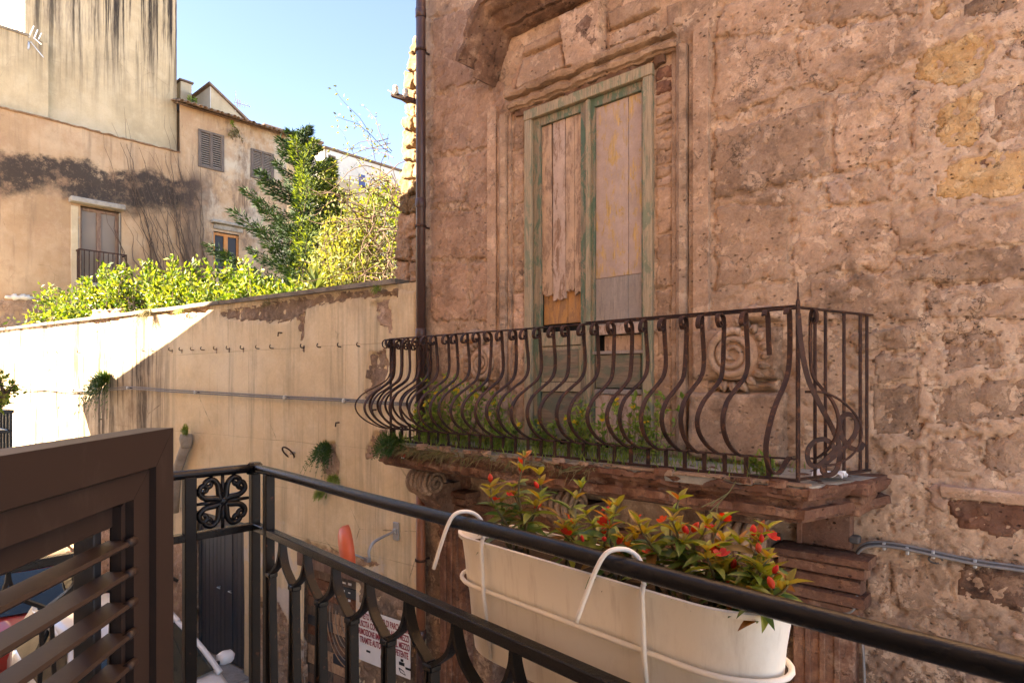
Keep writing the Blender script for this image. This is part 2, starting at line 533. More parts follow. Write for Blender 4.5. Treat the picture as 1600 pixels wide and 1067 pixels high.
def plaster_mat(name, base, light, dirt, streak=.5, sx=2.2, z0=None, z1=None, cracks=.5, axis='x', extra=None, bump=1.0, smask=False):
    """lime plaster: mottled, with long vertical dirt runs"""
    m = NM(name, .92, .15)
    p = m.pos()
    a = m.noise(p, .55, 5, .6, .3); b = m.noise(m.mapp(p, loc=(4, 2, 8)), 2.6, 6, .65)
    c = m.ramp(a, [(.34, tuple(x * .86 for x in base)), (.5, base), (.66, light)])
    c = m.mix(m.ramp(b, [(.48, 0.0), (.72, .75)]), c, light)
    c = m.mix(m.ramp(m.noise(m.mapp(p, loc=(7, 7, 1)), 1.3, 7, .7), [(.54, 0.0), (.74, .55)]), c, tuple(x * .72 for x in base))
    st = m.noise(m.mapp(p, scale=(sx, sx, .10)), 2.0, 5, .68)
    st2 = m.noise(m.mapp(p, scale=(sx * 3, sx * 3, .25), loc=(3, 3, 0)), 2.0, 5, .7)
    sm = m.math('MULTIPLY', m.ramp(st, [(.50, 0.0), (.68, 1.0)]), m.ramp(st2, [(.35, .25), (.6, 1.0)]))
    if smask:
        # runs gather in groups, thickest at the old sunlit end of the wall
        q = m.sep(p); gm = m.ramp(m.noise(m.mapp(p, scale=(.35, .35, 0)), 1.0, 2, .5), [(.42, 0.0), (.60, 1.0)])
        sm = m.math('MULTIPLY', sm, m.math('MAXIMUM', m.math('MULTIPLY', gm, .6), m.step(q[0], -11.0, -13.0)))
    if z0 is not None: sm = m.math('MULTIPLY', sm, m.step(m.sep(p)[2], z0, z1))
    c = m.mix(m.math('MULTIPLY', sm, streak), c, dirt)
    if extra: c = extra(m, p, c)
    c = hsv_var(m, c, m.noise(p, 30, 6, .7), .86, 1.14)
    cr = m.voro(m.mapp(p, loc=(2, 1, 1)), 1.1, 'DISTANCE_TO_EDGE')
    cm = m.math('MULTIPLY', m.ramp(m.math('ADD', cr, m.math('MULTIPLY', m.math('SUBTRACT', m.noise(p, 6, 4, .6), .5), .05)), [(.0, 1.0), (.006, 0.0)]), m.ramp(m.noise(p, .8, 3, .5), [(.54, 0.0), (.60, 1.0)]))
    c = m.mix(m.math('MULTIPLY', cm, cracks), c, tuple(x * .35 for x in dirt))
    m.bump(m.noise(p, 45, 5, .7), .4 * bump, .004)
    m.bump(m.noise(p, 4.5, 5, .65), .45 * bump, .02)
    return m.done(c)

def gw_extra(m, p, c):
    s = m.sep(p)
    # a tall grey run of soot beside the cable, and paler flaked spots low down
    g = m.math('MULTIPLY', m.band(s[0], -13.3, -12.9, -11.6, -11.2), m.step(s[2], 2.6, 4.2))
    n = m.ramp(m.noise(m.mapp(p, scale=(5, 5, .35)), 1.5, 6, .7), [(.42, 0.0), (.60, .8)])
    c = m.mix(m.math('MULTIPLY', g, n), c, (.16, .125, .10))
    f = m.math('MULTIPLY', m.step(s[2], 2.6, 1.6), m.ramp(m.noise(m.mapp(p, loc=(0, 3, 3)), 1.6, 5, .6), [(.52, 0.0), (.56, .8)]))
    c = m.mix(f, c, (.60, .53, .47))
    # the far end is greyer plaster with brown rain runs, darkened further to offset strong sun
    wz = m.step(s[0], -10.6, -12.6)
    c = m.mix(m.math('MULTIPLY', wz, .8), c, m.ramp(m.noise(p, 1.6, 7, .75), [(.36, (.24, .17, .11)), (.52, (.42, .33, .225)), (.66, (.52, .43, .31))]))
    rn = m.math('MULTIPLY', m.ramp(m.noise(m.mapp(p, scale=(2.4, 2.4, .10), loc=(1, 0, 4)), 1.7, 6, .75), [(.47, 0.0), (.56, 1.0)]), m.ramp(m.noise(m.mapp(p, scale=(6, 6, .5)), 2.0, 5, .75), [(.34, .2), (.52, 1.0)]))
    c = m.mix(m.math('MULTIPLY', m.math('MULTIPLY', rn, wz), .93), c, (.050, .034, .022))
    ud = m.math('MULTIPLY', m.step(s[2], CZ + .55, CZ + 1.25), m.ramp(m.noise(m.mapp(p, scale=(1.6, 1.6, .5)), 1.6, 7, .75), [(.46, 0.0), (.60, .75)]))
    c = m.mix(ud, c, (.30, .20, .125))
    c = m.mix(m.ramp(m.noise(m.mapp(p, loc=(2, 6, 9)), 1.1, 8, .78), [(.54, 0.0), (.68, .35)]), c, (.55, .38, .22))
    # scribed block joints
    def ln(x, w):
        return m.ramp(m.math('ABSOLUTE', x), [(0.0, 1.0), (w, 0.0)])
    wob = m.math('MULTIPLY', m.math('SUBTRACT', m.noise(p, 1.5, 3, .6), .5), .03)
    tot = None
    for i, zz in enumerate((CZ + .47, CZ - .14, CZ - .76, CZ - 1.38, CZ - 2.0)):
        if i != 1:
            k = ln(m.math('ADD', m.math('SUBTRACT', s[2], zz), wob), .006); tot = k if tot is None else m.math('MAXIMUM', tot, k)
        vx = m.math('SUBTRACT', m.math('FRACT', m.math('ADD', m.math('MULTIPLY', m.math('ADD', s[0], wob), .92), .5 * i + .2)), .5)
        rowm = m.band(s[2], zz - .001, zz, zz + .60, zz + .601)
        k = m.math('MULTIPLY', ln(vx, .006), rowm); tot = m.math('MAXIMUM', tot, k)
    tot = m.math('MULTIPLY', tot, m.ramp(m.noise(p, 2.2, 3, .6), [(.35, .15), (.6, 1.0)]))
    c = m.mix(m.math('MULTIPLY', tot, .55), c, (.22, .14, .085))
    m.bump(m.math('MULTIPLY', tot, -1.0), .5, .006)
    return c
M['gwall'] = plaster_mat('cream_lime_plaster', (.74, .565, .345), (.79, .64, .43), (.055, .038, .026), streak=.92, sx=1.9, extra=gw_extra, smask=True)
M['rubble'] = stone_mat('rubble_core', (.24, .155, .105), (.40, .27, .185), (.54, .39, .28), scale=1.6)
M['rubble2'] = stone_mat('rubble_dark', (.16, .11, .08), (.29, .20, .14), (.42, .30, .21), scale=1.6)

def tower_extra(m, p, c):
    s = m.sep(p)
    n = m.noise(m.mapp(p, scale=(1, 3.2, .07)), 1.6, 6, .75)
    n2 = m.noise(m.mapp(p, scale=(1, 14, .5)), 1.2, 5, .75)
    k = m.math('MULTIPLY', m.ramp(n, [(.46, 0.0), (.54, 1.0)]), m.ramp(n2, [(.30, 0.0), (.46, 1.0)]))
    k = m.math('MULTIPLY', k, m.step(s[2], CZ + 8.2, CZ + 12.0))
    w2 = m.math('MULTIPLY', m.ramp(m.noise(m.mapp(p, scale=(1, 1.5, .12), loc=(0, 5, 0)), 1.5, 6, .8), [(.50, 0.0), (.66, .8)]), m.step(s[2], CZ + 7.4, CZ + 11.0))
    c = m.mix(w2, c, (.16, .115, .08))
    return m.mix(m.math('MULTIPLY', k, .97), c, (.025, .02, .018))
M['tower'] = plaster_mat('ochre_tower_render', (.49, .365, .215), (.56, .43, .27), (.13, .095, .07), streak=.8, sx=1.2, z0=CZ + 8, z1=CZ + 12, extra=tower_extra, cracks=.2)

def house_extra(m, p, c):
    s = m.sep(p)
    # broad black mould band running along the wall under the old roof line
    zz = m.math('ADD', s[2], m.math('MULTIPLY', m.math('SUBTRACT', m.noise(p, .6, 6, .68), .5), 2.4))
    zz = m.math('SUBTRACT', zz, m.math('MULTIPLY', m.math('SUBTRACT', s[1], 3.5), .09))
    k = m.band(zz, CZ + 4.9, CZ + 5.5, CZ + 6.3, CZ + 6.6)
    k = m.math('MULTIPLY', k, m.math('SUBTRACT', 1.0, m.step(s[1], 8.6, 9.4)))
    k = m.math('MULTIPLY', k, m.ramp(m.noise(p, 2.8, 7, .75), [(.30, .15), (.44, 1.0)]))
    k = m.math('MULTIPLY', k, m.ramp(m.noise(p, 9, 6, .8), [(.25, .6), (.45, 1.0)]))
    c = m.mix(m.math('MULTIPLY', k, .95), c, (.042, .032, .027))
    # dark runs and bare pale patches between the shutters
    v = m.math('MULTIPLY', m.band(s[1], 8.1, 8.5, 8.7, 9.3), m.band(s[2], CZ + 2.3, CZ + 3.4, CZ + 6.8, CZ + 7.4))
    v = m.math('MULTIPLY', v, m.ramp(m.noise(m.mapp(p, scale=(1, 2, .3)), 2.2, 5, .7), [(.3, .1), (.55, 1.0)]))
    c = m.mix(m.math('MULTIPLY', v, .8), c, (.09, .06, .045))
    v2 = m.math('MULTIPLY', m.band(s[1], 9.9, 10.2, 10.7, 11.2), m.band(s[2], CZ + 4.6, CZ + 5.8, CZ + 8.2, CZ + 8.9))
    v2 = m.math('MULTIPLY', v2, m.ramp(m.noise(m.mapp(p, scale=(1, 3, .35)), 2.0, 6, .7), [(.40, .0), (.56, 1.0)]))
    c = m.mix(m.math('MULTIPLY', v2, .8), c, (.12, .07, .045))
    q = m.math('MULTIPLY', m.step(s[1], 8.6, 9.6), m.ramp(m.noise(m.mapp(p, loc=(0, 2, 9)), 1.0, 6, .7), [(.46, 0.0), (.60, .8)]))
    c = m.mix(q, c, (.50, .41, .30))
    q2 = m.math('MULTIPLY', m.step(s[1], 8.2, 9.2), m.ramp(m.noise(m.mapp(p, loc=(0, 8, 4), scale=(1, 1, .5)), 1.6, 7, .75), [(.50, 0.0), (.62, .75)]))
    c = m.mix(q2, c, (.17, .11, .075))
    return m.mix(m.ramp(m.noise(m.mapp(p, loc=(6, 1, 1)), .9, 7, .75), [(.52, 0.0), (.62, .55)]), c, (.36, .21, .12))
M['house'] = plaster_mat('orange_ochre_render', (.42, .262, .145), (.50, .34, .205), (.17, .11, .075), streak=.75, sx=1.3, extra=house_extra, cracks=.3)
M['farhouse'] = plaster_mat('pale_ochre_render', (.52, .40, .25), (.60, .48, .32), (.30, .22, .15), streak=.4, sx=1.0, cracks=.1)
M['white_and_sunlit_render'] = plaster_mat('white_and_sunlit_render', (.66, .60, .50), (.74, .69, .60), (.45, .36, .28), streak=.25, sx=1.0, cracks=.1)  # real white plaster, and house faces whitened to look sunlit
M['own'] = plaster_mat('pale_plaster', (.74, .67, .56), (.80, .74, .64), (.45, .36, .28), streak=.2, sx=1.0)

def tile_mat(name, a, b):
    m = NM(name, .9, .2); n = m.noise(m.pos(), 3.0, 6, .7)
    c = m.ramp(n, [(.3, a), (.6, b), (.72, (.30, .27, .20))])
    m.bump(m.noise(m.pos(), 30, 5, .7), .5, .01)
    return m.done(hsv_var(m, c, m.orand(), .8, 1.2))
M['tile'] = tile_mat('old_clay_tile', (.13, .085, .06), (.25, .16, .105))

def concrete_mat(name, a, b, scale=1.0):
    m = NM(name, .93, .2); n = m.noise(m.pos(), 3.5 * scale, 7, .7)
    c = m.ramp(n, [(.32, a), (.6, b), (.75, tuple(x * .8 for x in b))])
    c = hsv_var(m, c, m.noise(m.pos(), 40, 5, .7), .8, 1.2)
    m.bump(m.noise(m.pos(), 55, 5, .7), .6, .005)
    return m.done(c)
M['concrete'] = concrete_mat('weathered_concrete', (.25, .21, .165), (.42, .36, .29))
M['lintel'] = concrete_mat('grey_stone_lintel', (.20, .17, .135), (.36, .315, .255))
M['coping'] = concrete_mat('dark_coping_stone', (.13, .105, .08), (.27, .22, .165))
M['paving'] = concrete_mat('street_paving_stone', (.20, .175, .15), (.34, .30, .26))
M['slab_top'] = concrete_mat('balcony_floor_slate', (.22, .19, .145), (.40, .36, .29))

def paint_mat(name, paint, wood, wear=.5, rough=.7, sc_=1.0, vertical=True):
    """old paint flaking off grained wood"""
    m = NM(name, rough, .25); p = m.pos()
    gs = (14, 14, .8) if vertical else (.8, .8, 14)
    grain = m.noise(m.mapp(p, scale=gs), 5 * sc_, 6, .65, .3)
    wd = m.ramp(grain, [(.3, tuple(x * .55 for x in wood)), (.55, wood), (.75, tuple(min(1, x * 1.2) for x in wood))])
    pt = hsv_var(m, paint, m.noise(p, 9, 5, .6), .7, 1.3)
    fl = m.noise(m.mapp(p, scale=(1.6, 1.6, .5) if vertical else (.5, .5, 1.6)), 7.5 * sc_, 8, .78, .5)
    k = m.ramp(fl, [(wear - .035, 1.0), (wear + .035, 0.0)])
    c = m.mix(k, wd, pt)
    c = hsv_var(m, c, m.noise(p, 60, 4, .7), .82, 1.18)
    m.bump(k, .35, .002); m.bump(grain, .5, .004)
    return m.done(c)
M['green'] = paint_mat('flaking_green_paint', (.095, .135, .080), (.28, .205, .125), .49)
M['green_pale'] = paint_mat('faded_green_paint', (.20, .20, .12), (.38, .28, .17), .46)
M['wood_tan'] = paint_mat('bare_tan_plank', (.48, .305, .185), (.33, .20, .125), .52)
M['wood_pink'] = paint_mat('pinkish_worn_plank', (.48, .33, .24), (.30, .17, .10), .54)
M['wood_orange'] = paint_mat('fresh_orange_board', (.46, .22, .075), (.36, .18, .08), .5)
M['wood_flake'] = paint_mat('ochre_flakes_on_pink_board', (.42, .295, .225), (.52, .32, .12), .545, sc_=1.2)
M['wood_grey'] = paint_mat('grey_board', (.29, .23, .185), (.33, .26, .205), .5)
M['wood_dark'] = paint_mat('dark_weathered_wood', (.10, .075, .06), (.16, .115, .085), .5)
M['wood_door'] = paint_mat('brown_window_wood', (.17, .095, .065), (.24, .15, .10), .5)
M['wood_win'] = paint_mat('orange_window_wood', (.50, .19, .05), (.50, .22, .08), .5)
M['panel_old'] = paint_mat('worn_green_brown_panel', (.135, .135, .085), (.235, .165, .105), .48, vertical=False)

def iron_mat(name, a, b, rust, wear, rough=.5, metal=.3, spec=.4):
    m = NM(name, rough, spec, metal); p = m.pos()
    n = m.noise(p, 26, 6, .7)
    c = m.ramp(m.noise(p, 7, 5, .6), [(.35, a), (.65, b)])
    k = m.ramp(n, [(wear, 0.0), (wear + .06, 1.0)])
    c = m.mix(k, c, rust)
    m.bump(m.noise(p, 120, 5, .7), .45, .0025)
    m.bump(m.noise(p, 22, 3, .6), .35, .004)
    return m.done(c, m.math('ADD', m.math('MULTIPLY', k, .3), rough))
M['rust'] = iron_mat('rusty_brown_iron', (.030, .015, .011), (.060, .028, .019), (.125, .055, .030), .56, .65, .0, .2)
M['black_iron'] = iron_mat('black_painted_iron', (.005, .005, .006), (.008, .008, .009), (.05, .030, .022), .74, .24, .0, .22)
M['black_rust'] = iron_mat('black_iron_rubbed_to_primer', (.006, .005, .005), (.012, .010, .008), (.08, .035, .022), .62, .42, .0, .18)
M['pipe'] = iron_mat('brown_painted_pipe', (.060, .030, .024), (.080, .040, .031), (.12, .055, .03), .68, .35, .0, .4)
M['pipe_low'] = iron_mat('rust_red_pipe', (.22, .075, .034), (.28, .10, .045), (.33, .15, .07), .6, .5, .0)
M['shutter'] = iron_mat('brown_aluminium', (.058, .036, .028), (.063, .039, .031), (.07, .045, .036), .8, .42, .0, .4)
def alu():
    m = NM('brown_aluminium', .5, .22)
    c = hsv_var(m, (.027, .0175, .0145), m.noise(m.obj(), 3, 4, .6), .9, 1.1)
    d = m.ramp(m.noise(m.mapp(m.obj(), scale=(1, 1, .5)), 14, 6, .75), [(.56, 0.0), (.82, .30)])
    return m.done(m.mix(d, c, (.11, .085, .07)))
M['shutter'] = alu()
M['galv'] = simple('galvanised_steel', (.42, .42, .42), .45, .5, .7, .1)
M['steel'] = simple('antenna_aluminium', (.66, .64, .60), .4, .5, .5, .08)
M['cable'] = simple('grey_cable', (.22, .20, .18), .7, .3, 0, .2, 20)
M['cable_dark'] = simple('dark_cable', (.09, .075, .065), .7, .3, 0, .2, 20)
M['porcelain'] = simple('dirty_porcelain', (.50, .46, .38), .35, .5, 0, .25, 40)

def planter_mat():
    m = NM('cream_plastic', .42, .45)
    c = hsv_var(m, (.86, .80, .68), m.noise(m.pos(), 3, 4, .6), .95, 1.05)
    dust = m.ramp(m.noise(m.mapp(m.pos(), scale=(1, 1, .4)), 9, 7, .75), [(.50, 0.0), (.8, .35)])
    c = m.mix(dust, c, (.42, .33, .24))
    st = m.ramp(m.noise(m.mapp(m.pos(), scale=(9, 9, .6)), 3.0, 5, .7), [(.58, 0.0), (.74, .35)])
    c = m.mix(st, c, (.40, .31, .21))
    spk = m.ramp(m.voro(m.pos(), 70), [(.05, .6), (.10, 0.0)])
    c = m.mix(m.math('MULTIPLY', spk, m.ramp(m.noise(m.pos(), 6, 2, .5), [(.55, 0.0), (.65, 1.0)])), c, (.12, .08, .05))
    m.bump(m.noise(m.pos(), 240, 3, .6), .12, .001)
    return m.done(c)
M['planter'] = planter_mat()
M['wire'] = simple('cream_coated_wire', (.84, .78, .67), .45, .4, 0, .05)
M['soil'] = simple('potting_soil', (.05, .035, .025), .95, .1, 0, .3, 30, .8, 60, .01)

def leaf_mat(name, cols, rough=.5, trans=.35, spec=.3, obj=False):
    m = NM(name, rough, spec)
    r = m.orand() if obj else m.island()
    stops = [(i / max(1, len(cols) - 1), c) for i, c in enumerate(cols)]
    c = m.ramp(r, stops)
    c = hsv_var(m, c, m.noise(m.pos(), 3.0, 3, .6), .75, 1.25)
    m.done(c)
    tr = m.n.new('ShaderNodeBsdfTranslucent')
    tc = m.mix(1.0, c, (1.5, 1.35, .55), 'MULTIPLY'); m.l.new(tc, tr.inputs[0])
    mx = m.n.new('ShaderNodeMixShader'); mx.inputs[0].default_value = trans
    m.l.new(m.b.outputs[0], mx.inputs[1]); m.l.new(tr.outputs[0], mx.inputs[2])
    m.l.new(mx.outputs[0], m.n['Material Output'].inputs[0])
    return m.m
M['citrus'] = leaf_mat('citrus_leaf', [(.025, .055, .008), (.05, .10, .012), (.11, .17, .02), (.20, .25, .03), (.27, .28, .05)], .4, .35)
M['cypress'] = leaf_mat('cypress_spray', [(.010, .028, .010), (.020, .045, .014), (.036, .066, .018)], .75, .12)
M['cypress_y'] = leaf_mat('cypress_young_and_sunlit_spray', [(.08, .13, .025), (.14, .18, .03), (.11, .16, .03)], .7, .3)  # young cypress, and the tall one's right side painted as sunlit
M['olive'] = leaf_mat('grey_green_leaf', [(.10, .13, .04), (.16, .18, .05), (.22, .22, .06)], .55, .4)
M['yellowleaf'] = leaf_mat('yellow_green_leaf', [(.08, .12, .015), (.14, .19, .02), (.20, .23, .03)], .5, .45)
M['fern'] = leaf_mat('fern_leaf', [(.03, .075, .015), (.05, .11, .02), (.09, .14, .03)], .55, .35)
M['weed'] = leaf_mat('weed_leaf', [(.12, .20, .03), (.20, .29, .05), (.28, .32, .08)], .6, .35)
M['drygrass'] = leaf_mat('dry_grass', [(.27, .20, .11), (.20, .17, .08), (.12, .13, .05)], .8, .3)
M['palm'] = leaf_mat('palm_leaf', [(.09, .13, .05), (.14, .18, .07)], .5, .3)
M['pleaf'] = leaf_mat('planter_leaf', [(.05, .11, .02), (.11, .18, .03), (.20, .24, .04), (.18, .21, .035), (.07, .13, .03), (.26, .10, .03)], .38, .3, obj=True)
M['pleaf_top'] = leaf_mat('young_planter_leaf', [(.20, .27, .035), (.30, .29, .04), (.34, .22, .035), (.18, .25, .04), (.40, .12, .03)], .38, .35, obj=True)
M['petal_red'] = leaf_mat('red_petal', [(.60, .025, .012), (.52, .03, .02), (.66, .10, .035)], .5, .3, obj=True)
M['petal_yellow'] = leaf_mat('yellow_petal', [(.62, .42, .015), (.70, .50, .03)], .6, .3)
M['stem'] = simple('green_red_stem', (.13, .10, .04), .6, .3, 0, .2)
M['bark'] = simple('grey_brown_bark', (.11, .08, .055), .9, .2, 0, .3, 12, .8, 30, .02)
M['twig'] = simple('brown_vine_twig', (.10, .065, .045), .85, .2, 0, .3, 8)
M['earth'] = concrete_mat('garden_earth', (.10, .075, .045), (.18, .14, .085))

def glass_mat(name, col, rough=.06):
    m = NM(name, rough, .6)
    m.bump(m.noise(m.pos(), 1.5, 2, .5), .08, .02)
    return m.done(hsv_var(m, col, m.noise(m.pos(), 1.2, 3, .5), .7, 1.3))
M['glass'] = glass_mat('old_window_glass', (.20, .155, .115), .2)
M['glass'].node_tree.nodes['Principled BSDF'].inputs['Specular IOR Level'].default_value = .2
M['pane_dark'] = glass_mat('dark_window_glass', (.04, .035, .03), .15)
M['pane_dark'].node_tree.nodes['Principled BSDF'].inputs['Specular IOR Level'].default_value = .15
M['carglass'] = glass_mat('car_glass', (.012, .02, .02), .03)
def car_mat(name, c):
    m = NM(name, .35, .5); m.b.inputs['Coat Weight'].default_value = .8; m.b.inputs['Coat Roughness'].default_value = .05
    d = m.ramp(m.noise(m.pos(), 4, 7, .7), [(.5, 0.0), (.8, .25)])
    return m.done(m.mix(d, c, (.32, .28, .23)))
M['car_white'] = car_mat('white_car_paint', (.72, .72, .71))
M['car_red'] = car_mat('red_car_paint', (.42, .025, .02))
M['car_silver'] = car_mat('silver_car_paint', (.42, .43, .44))
M['rubber'] = simple('black_rubber', (.018, .018, .018), .75, .3)
M['darkplastic'] = simple('dark_plastic', (.025, .025, .027), .55, .4)
M['lampglass'] = simple('lamp_lens', (.55, .56, .56), .15, .6)
M['gate'] = simple('blue_grey_painted_gate', (.045, .047, .052), .5, .4, 0, .1, 5, .15, 40)
M['orange'] = simple('orange_plastic', (.72, .14, .06), .45, .4, 0, .06)
M['mirror'] = NM('mirror_face', .05, .5, 1.0).done((.7, .7, .7))
M['sign'] = simple('white_sign_board', (.80, .78, .75), .5, .35, 0, .06, 6)
M['sign_red'] = simple('dark_red_print', (.28, .03, .05), .55, .3, 0, .1)
M['sign_blue'] = simple('blue_print', (.06, .08, .20), .55, .3, 0, .1)
M['sign_black'] = simple('black_print', (.02, .02, .02), .55, .3, 0, .1)
M['tape_red'] = simple('red_tape', (.60, .03, .03), .5, .3)
M['black_void'] = simple('dark_interior', (.02, .017, .014), .95, .1)
# ------------------------------------------------------------------ sweeping mouldings
def mould(name, path, prof, mat, parent, fr=FAC, amp=.004, step=.03, seed=0, closed_prof=True, nsc=.08):
    """profile [(across, out)] swept along path [(u, v)] on a wall frame; mitred, worn by noise"""
    # subdivide
    P = [Vector((a, b, 0)) for a, b in path]; pts = []; nrm = []
    for i in range(len(P)):
        d0 = (P[i] - P[i - 1]).normalized() if i > 0 else None
        d1 = (P[i + 1] - P[i]).normalized() if i < len(P) - 1 else None
        if d0 is None: d0 = d1
        if d1 is None: d1 = d0
        n0 = Vector((-d0.y, d0.x, 0)); n1 = Vector((-d1.y, d1.x, 0)); m = (n0 + n1).normalized(); m /= max(.35, m.dot(n0))
        pts.append(P[i]); nrm.append(m)
        if i < len(P) - 1:
            L = (P[i + 1] - P[i]).length; k = max(1, int(L / step))
            dn = (P[i + 2] - P[i + 1]).normalized() if i + 2 < len(P) else d1
            nn = Vector((-dn.y, dn.x, 0)); m2 = (n1 + nn).normalized(); m2 /= max(.35, m2.dot(n1))
            for j in range(1, k):
                t = j / k
                pts.append(P[i].lerp(P[i + 1], t)); nrm.append(m.lerp(m2, t))
    # subdivide profile
    pr = []
    for i in range(len(prof)):
        a = prof[i]; b = prof[(i + 1) % len(prof)]
        pr.append(a)
        if i < len(prof) - 1 or closed_prof:
            L = math.hypot(b[0] - a[0], b[1] - a[1]); k = max(1, int(L / (step * 1.2)))
            for j in range(1, k): pr.append((a[0] + (b[0] - a[0]) * j / k, a[1] + (b[1] - a[1]) * j / k))
    rings = []
    s = 0; n = len(pts)
    A = np.array([p.to_tuple() for p in pts]); 
    L = np.concatenate([[0], np.cumsum(np.linalg.norm(A[1:] - A[:-1], axis=1))])
    S, K = np.meshgrid(L, np.cumsum([0] + [math.hypot(pr[i + 1][0] - pr[i][0], pr[i + 1][1] - pr[i][1]) for i in range(len(pr) - 1)]), indexing='ij')
    D = amp * (fbm(S, K, nsc, 4, seed) + 1.4 * np.minimum(0, fbm(S, K * .4, nsc * 3, 3, seed + 9) - .12) * 2)
    for i in range(n):
        ring = []
        for j, (a, o) in enumerate(pr):
            q = pts[i] + nrm[i] * (a + D[i, j] * .6)
            ring.append(fr.pt(q.x, q.y, max(o + D[i, j], -.02) if o > 0 else o))
        rings.append(ring)
    mb = MB(); mb.loft(rings, closed_prof, closed_prof)
    return mb.build(name, mat, parent, smooth='auto')

# ------------------------------------------------------------------ ground
def ground():
    mb = MB()
    mb.add([(-300, -300, 0), (300, -300, 0), (300, 300, 0), (-300, 300, 0)], [(0, 1, 2, 3)])
    o = mb.build('ground', M['paving']); tag(o, 'grey stone paving of the narrow street', None, None, 'structure')
    # paving slabs of the lane that show between the railings and the cars
    base = tag(bpy.data.objects.new('street', None), 'worn stone slabs paving the narrow lane', None, None, 'structure')
    COL.objects.link(base)
    rr = random.Random(3)
    meshes = []
    for k in range(4):
        b = MB(); b.obox((0, 0, 0), (.78, .38, .05), None, .012)
        ob = b.build('paving_slab', M['paving']); meshes.append(ob.data); bpy.data.objects.remove(ob)
    for r in range(10):
        for c in range(20):
            x = -17.6 + c * .8 + (r % 2) * .4; y = .35 + r * .40
            if x > -4.5: continue
            inst('paving_slab', meshes[(r + c) % 4], base, (x, y, -.010 + rr.uniform(-.004, .004)), (rr.uniform(-.006, .006), rr.uniform(-.006, .006), 0))
ground()

# ------------------------------------------------------------------ the house the camera stands in, and its neighbour
def own_house():
    r = thing('balcony_house', 'pale plastered house behind the viewer with the black iron balcony', 'house', (-2, -.05, 0))
    Y0, Y1 = -.05, -7.5
    XA, XB, ZA, ZB_ = -8.25, 1.15, CZ + 8.4, CZ + 5.3
    def T(x): return ZA + (ZB_ - ZA) * min(1, (x - XA) / (-2.6 - XA))
    def wl(name, pts, y0, y1): MB().prism([(x, y0, z) for x, z in pts], (0, y1 - y0, 0)).build(name, M['own'], r)
    wl('wall', [(XA, 0), (-.62, 0), (-.62, T(-.62)), (-2.6, T(-2.6)), (XA, ZA)], Y0, -.45)
    wl('wall', [(.75, 0), (XB, 0), (XB, ZB_), (.75, ZB_)], Y0, -.45)
    wl('wall', [(-.62, 0), (.75, 0), (.75, CZ - 1.42), (-.62, CZ - 1.42)], Y0, -.45)
    wl('wall', [(-.62, CZ + 1.1), (.75, CZ + 1.1), (.75, ZB_), (-.62, ZB_)], Y0, -.45)
    def b(name, x0, x1, z0, z1, y0, y1): MB().box((x0, y0, z0), (x1, y1, z1), .01).build(name, M['own'], r)
    b('side_wall', XA, XA + .4, 0, ZA - .1, -.452, Y1); b('side_wall', XB - .4, XB, 0, ZB_ - .05, -.452, Y1)
    b('back_wall', XA + .4, XB - .4, 0, ZB_ - .05, Y1 + .3, Y1)
    b('room_floor', XA + .41, XB - .41, CZ - 1.5, CZ - 1.42, -.452, Y1 + .302)
    b('room_ceiling', XA + .41, XB - .41, CZ + 1.6, CZ + 1.7, -.452, Y1 + .302)
    MB().prism([(XA - .05, .04, ZA), (-2.6, .04, T(-2.6)), (XB + .1, .04, ZB_), (XB + .1, .04, ZB_ + .12), (-2.6, .04, T(-2.6) + .12), (XA - .05, .04, ZA + .12)], (0, -7.7, 0)).build('roof', M['tile'], r)
    # balcony floor under the rail
    c = Vector((-2.53, 1.21, 0)); e = Vector((.995, -.099, 0))
    q = [c + Vector((-.07, .07, 0)), c + e * 3.5 + Vector((0, .07, 0)), Vector((1.0, -.05, 0)), Vector((-2.6, -.05, 0))]
    MB().prism([(p.x, p.y, CZ - 1.50) for p in q], (0, 0, .09)).build('balcony_floor', M['concrete'], r)
    # lower neighbour whose sloping roof draws the slanted shadow edge on the garden wall
    n = thing('neighbour_house', 'low plastered neighbouring house with a sloping tiled roof behind the viewer', 'house', (-12, -1, 0))
    def bp(g, py, fr=GW, off=0):
        p = fr.px(g, py); t = (p.y + .06) / SUN.y
        return p - SUN * t
    a = bp(130, 630); m_ = bp(330, 485); c2 = bp(622, 300)
    foot = bp(141, 690)
    poly = [(foot.x, 0), (-8.27, 0), (-8.27, c2.z + .1 if c2.x > -8.27 else c2.z), (m_.x, m_.z), (a.x, a.z), (foot.x, a.z - .25)]
    k = (m_.z - a.z) / (m_.x - a.x)
    poly[2] = (-8.27, m_.z + k * (-8.27 - m_.x))
    MB().prism([(x, -.06, z) for x, z in poly], (0, -6.5, 0)).build('wall', M['own'], n)
    MB().prism([(a.x - .02, -.06, a.z + .005), (-8.27, -.06, poly[2][1] + .005), (-8.27, -.06, poly[2][1] - .1), (a.x - .02, -.06, a.z - .1)], (0, -6.6, 0)).build('roof', M['tile'], n)
own_house()

# ------------------------------------------------------------------ the palace
PAL = thing('palace', 'old brown stone palace front with boarded balcony door and carved surround', 'building', (-3.3, F_Y, 0))

def rough_amp(U, V):
    return .5 + .4 * sstep(-1.9, -.9, U) + .15 * sstep(-.4, -1.2, V)

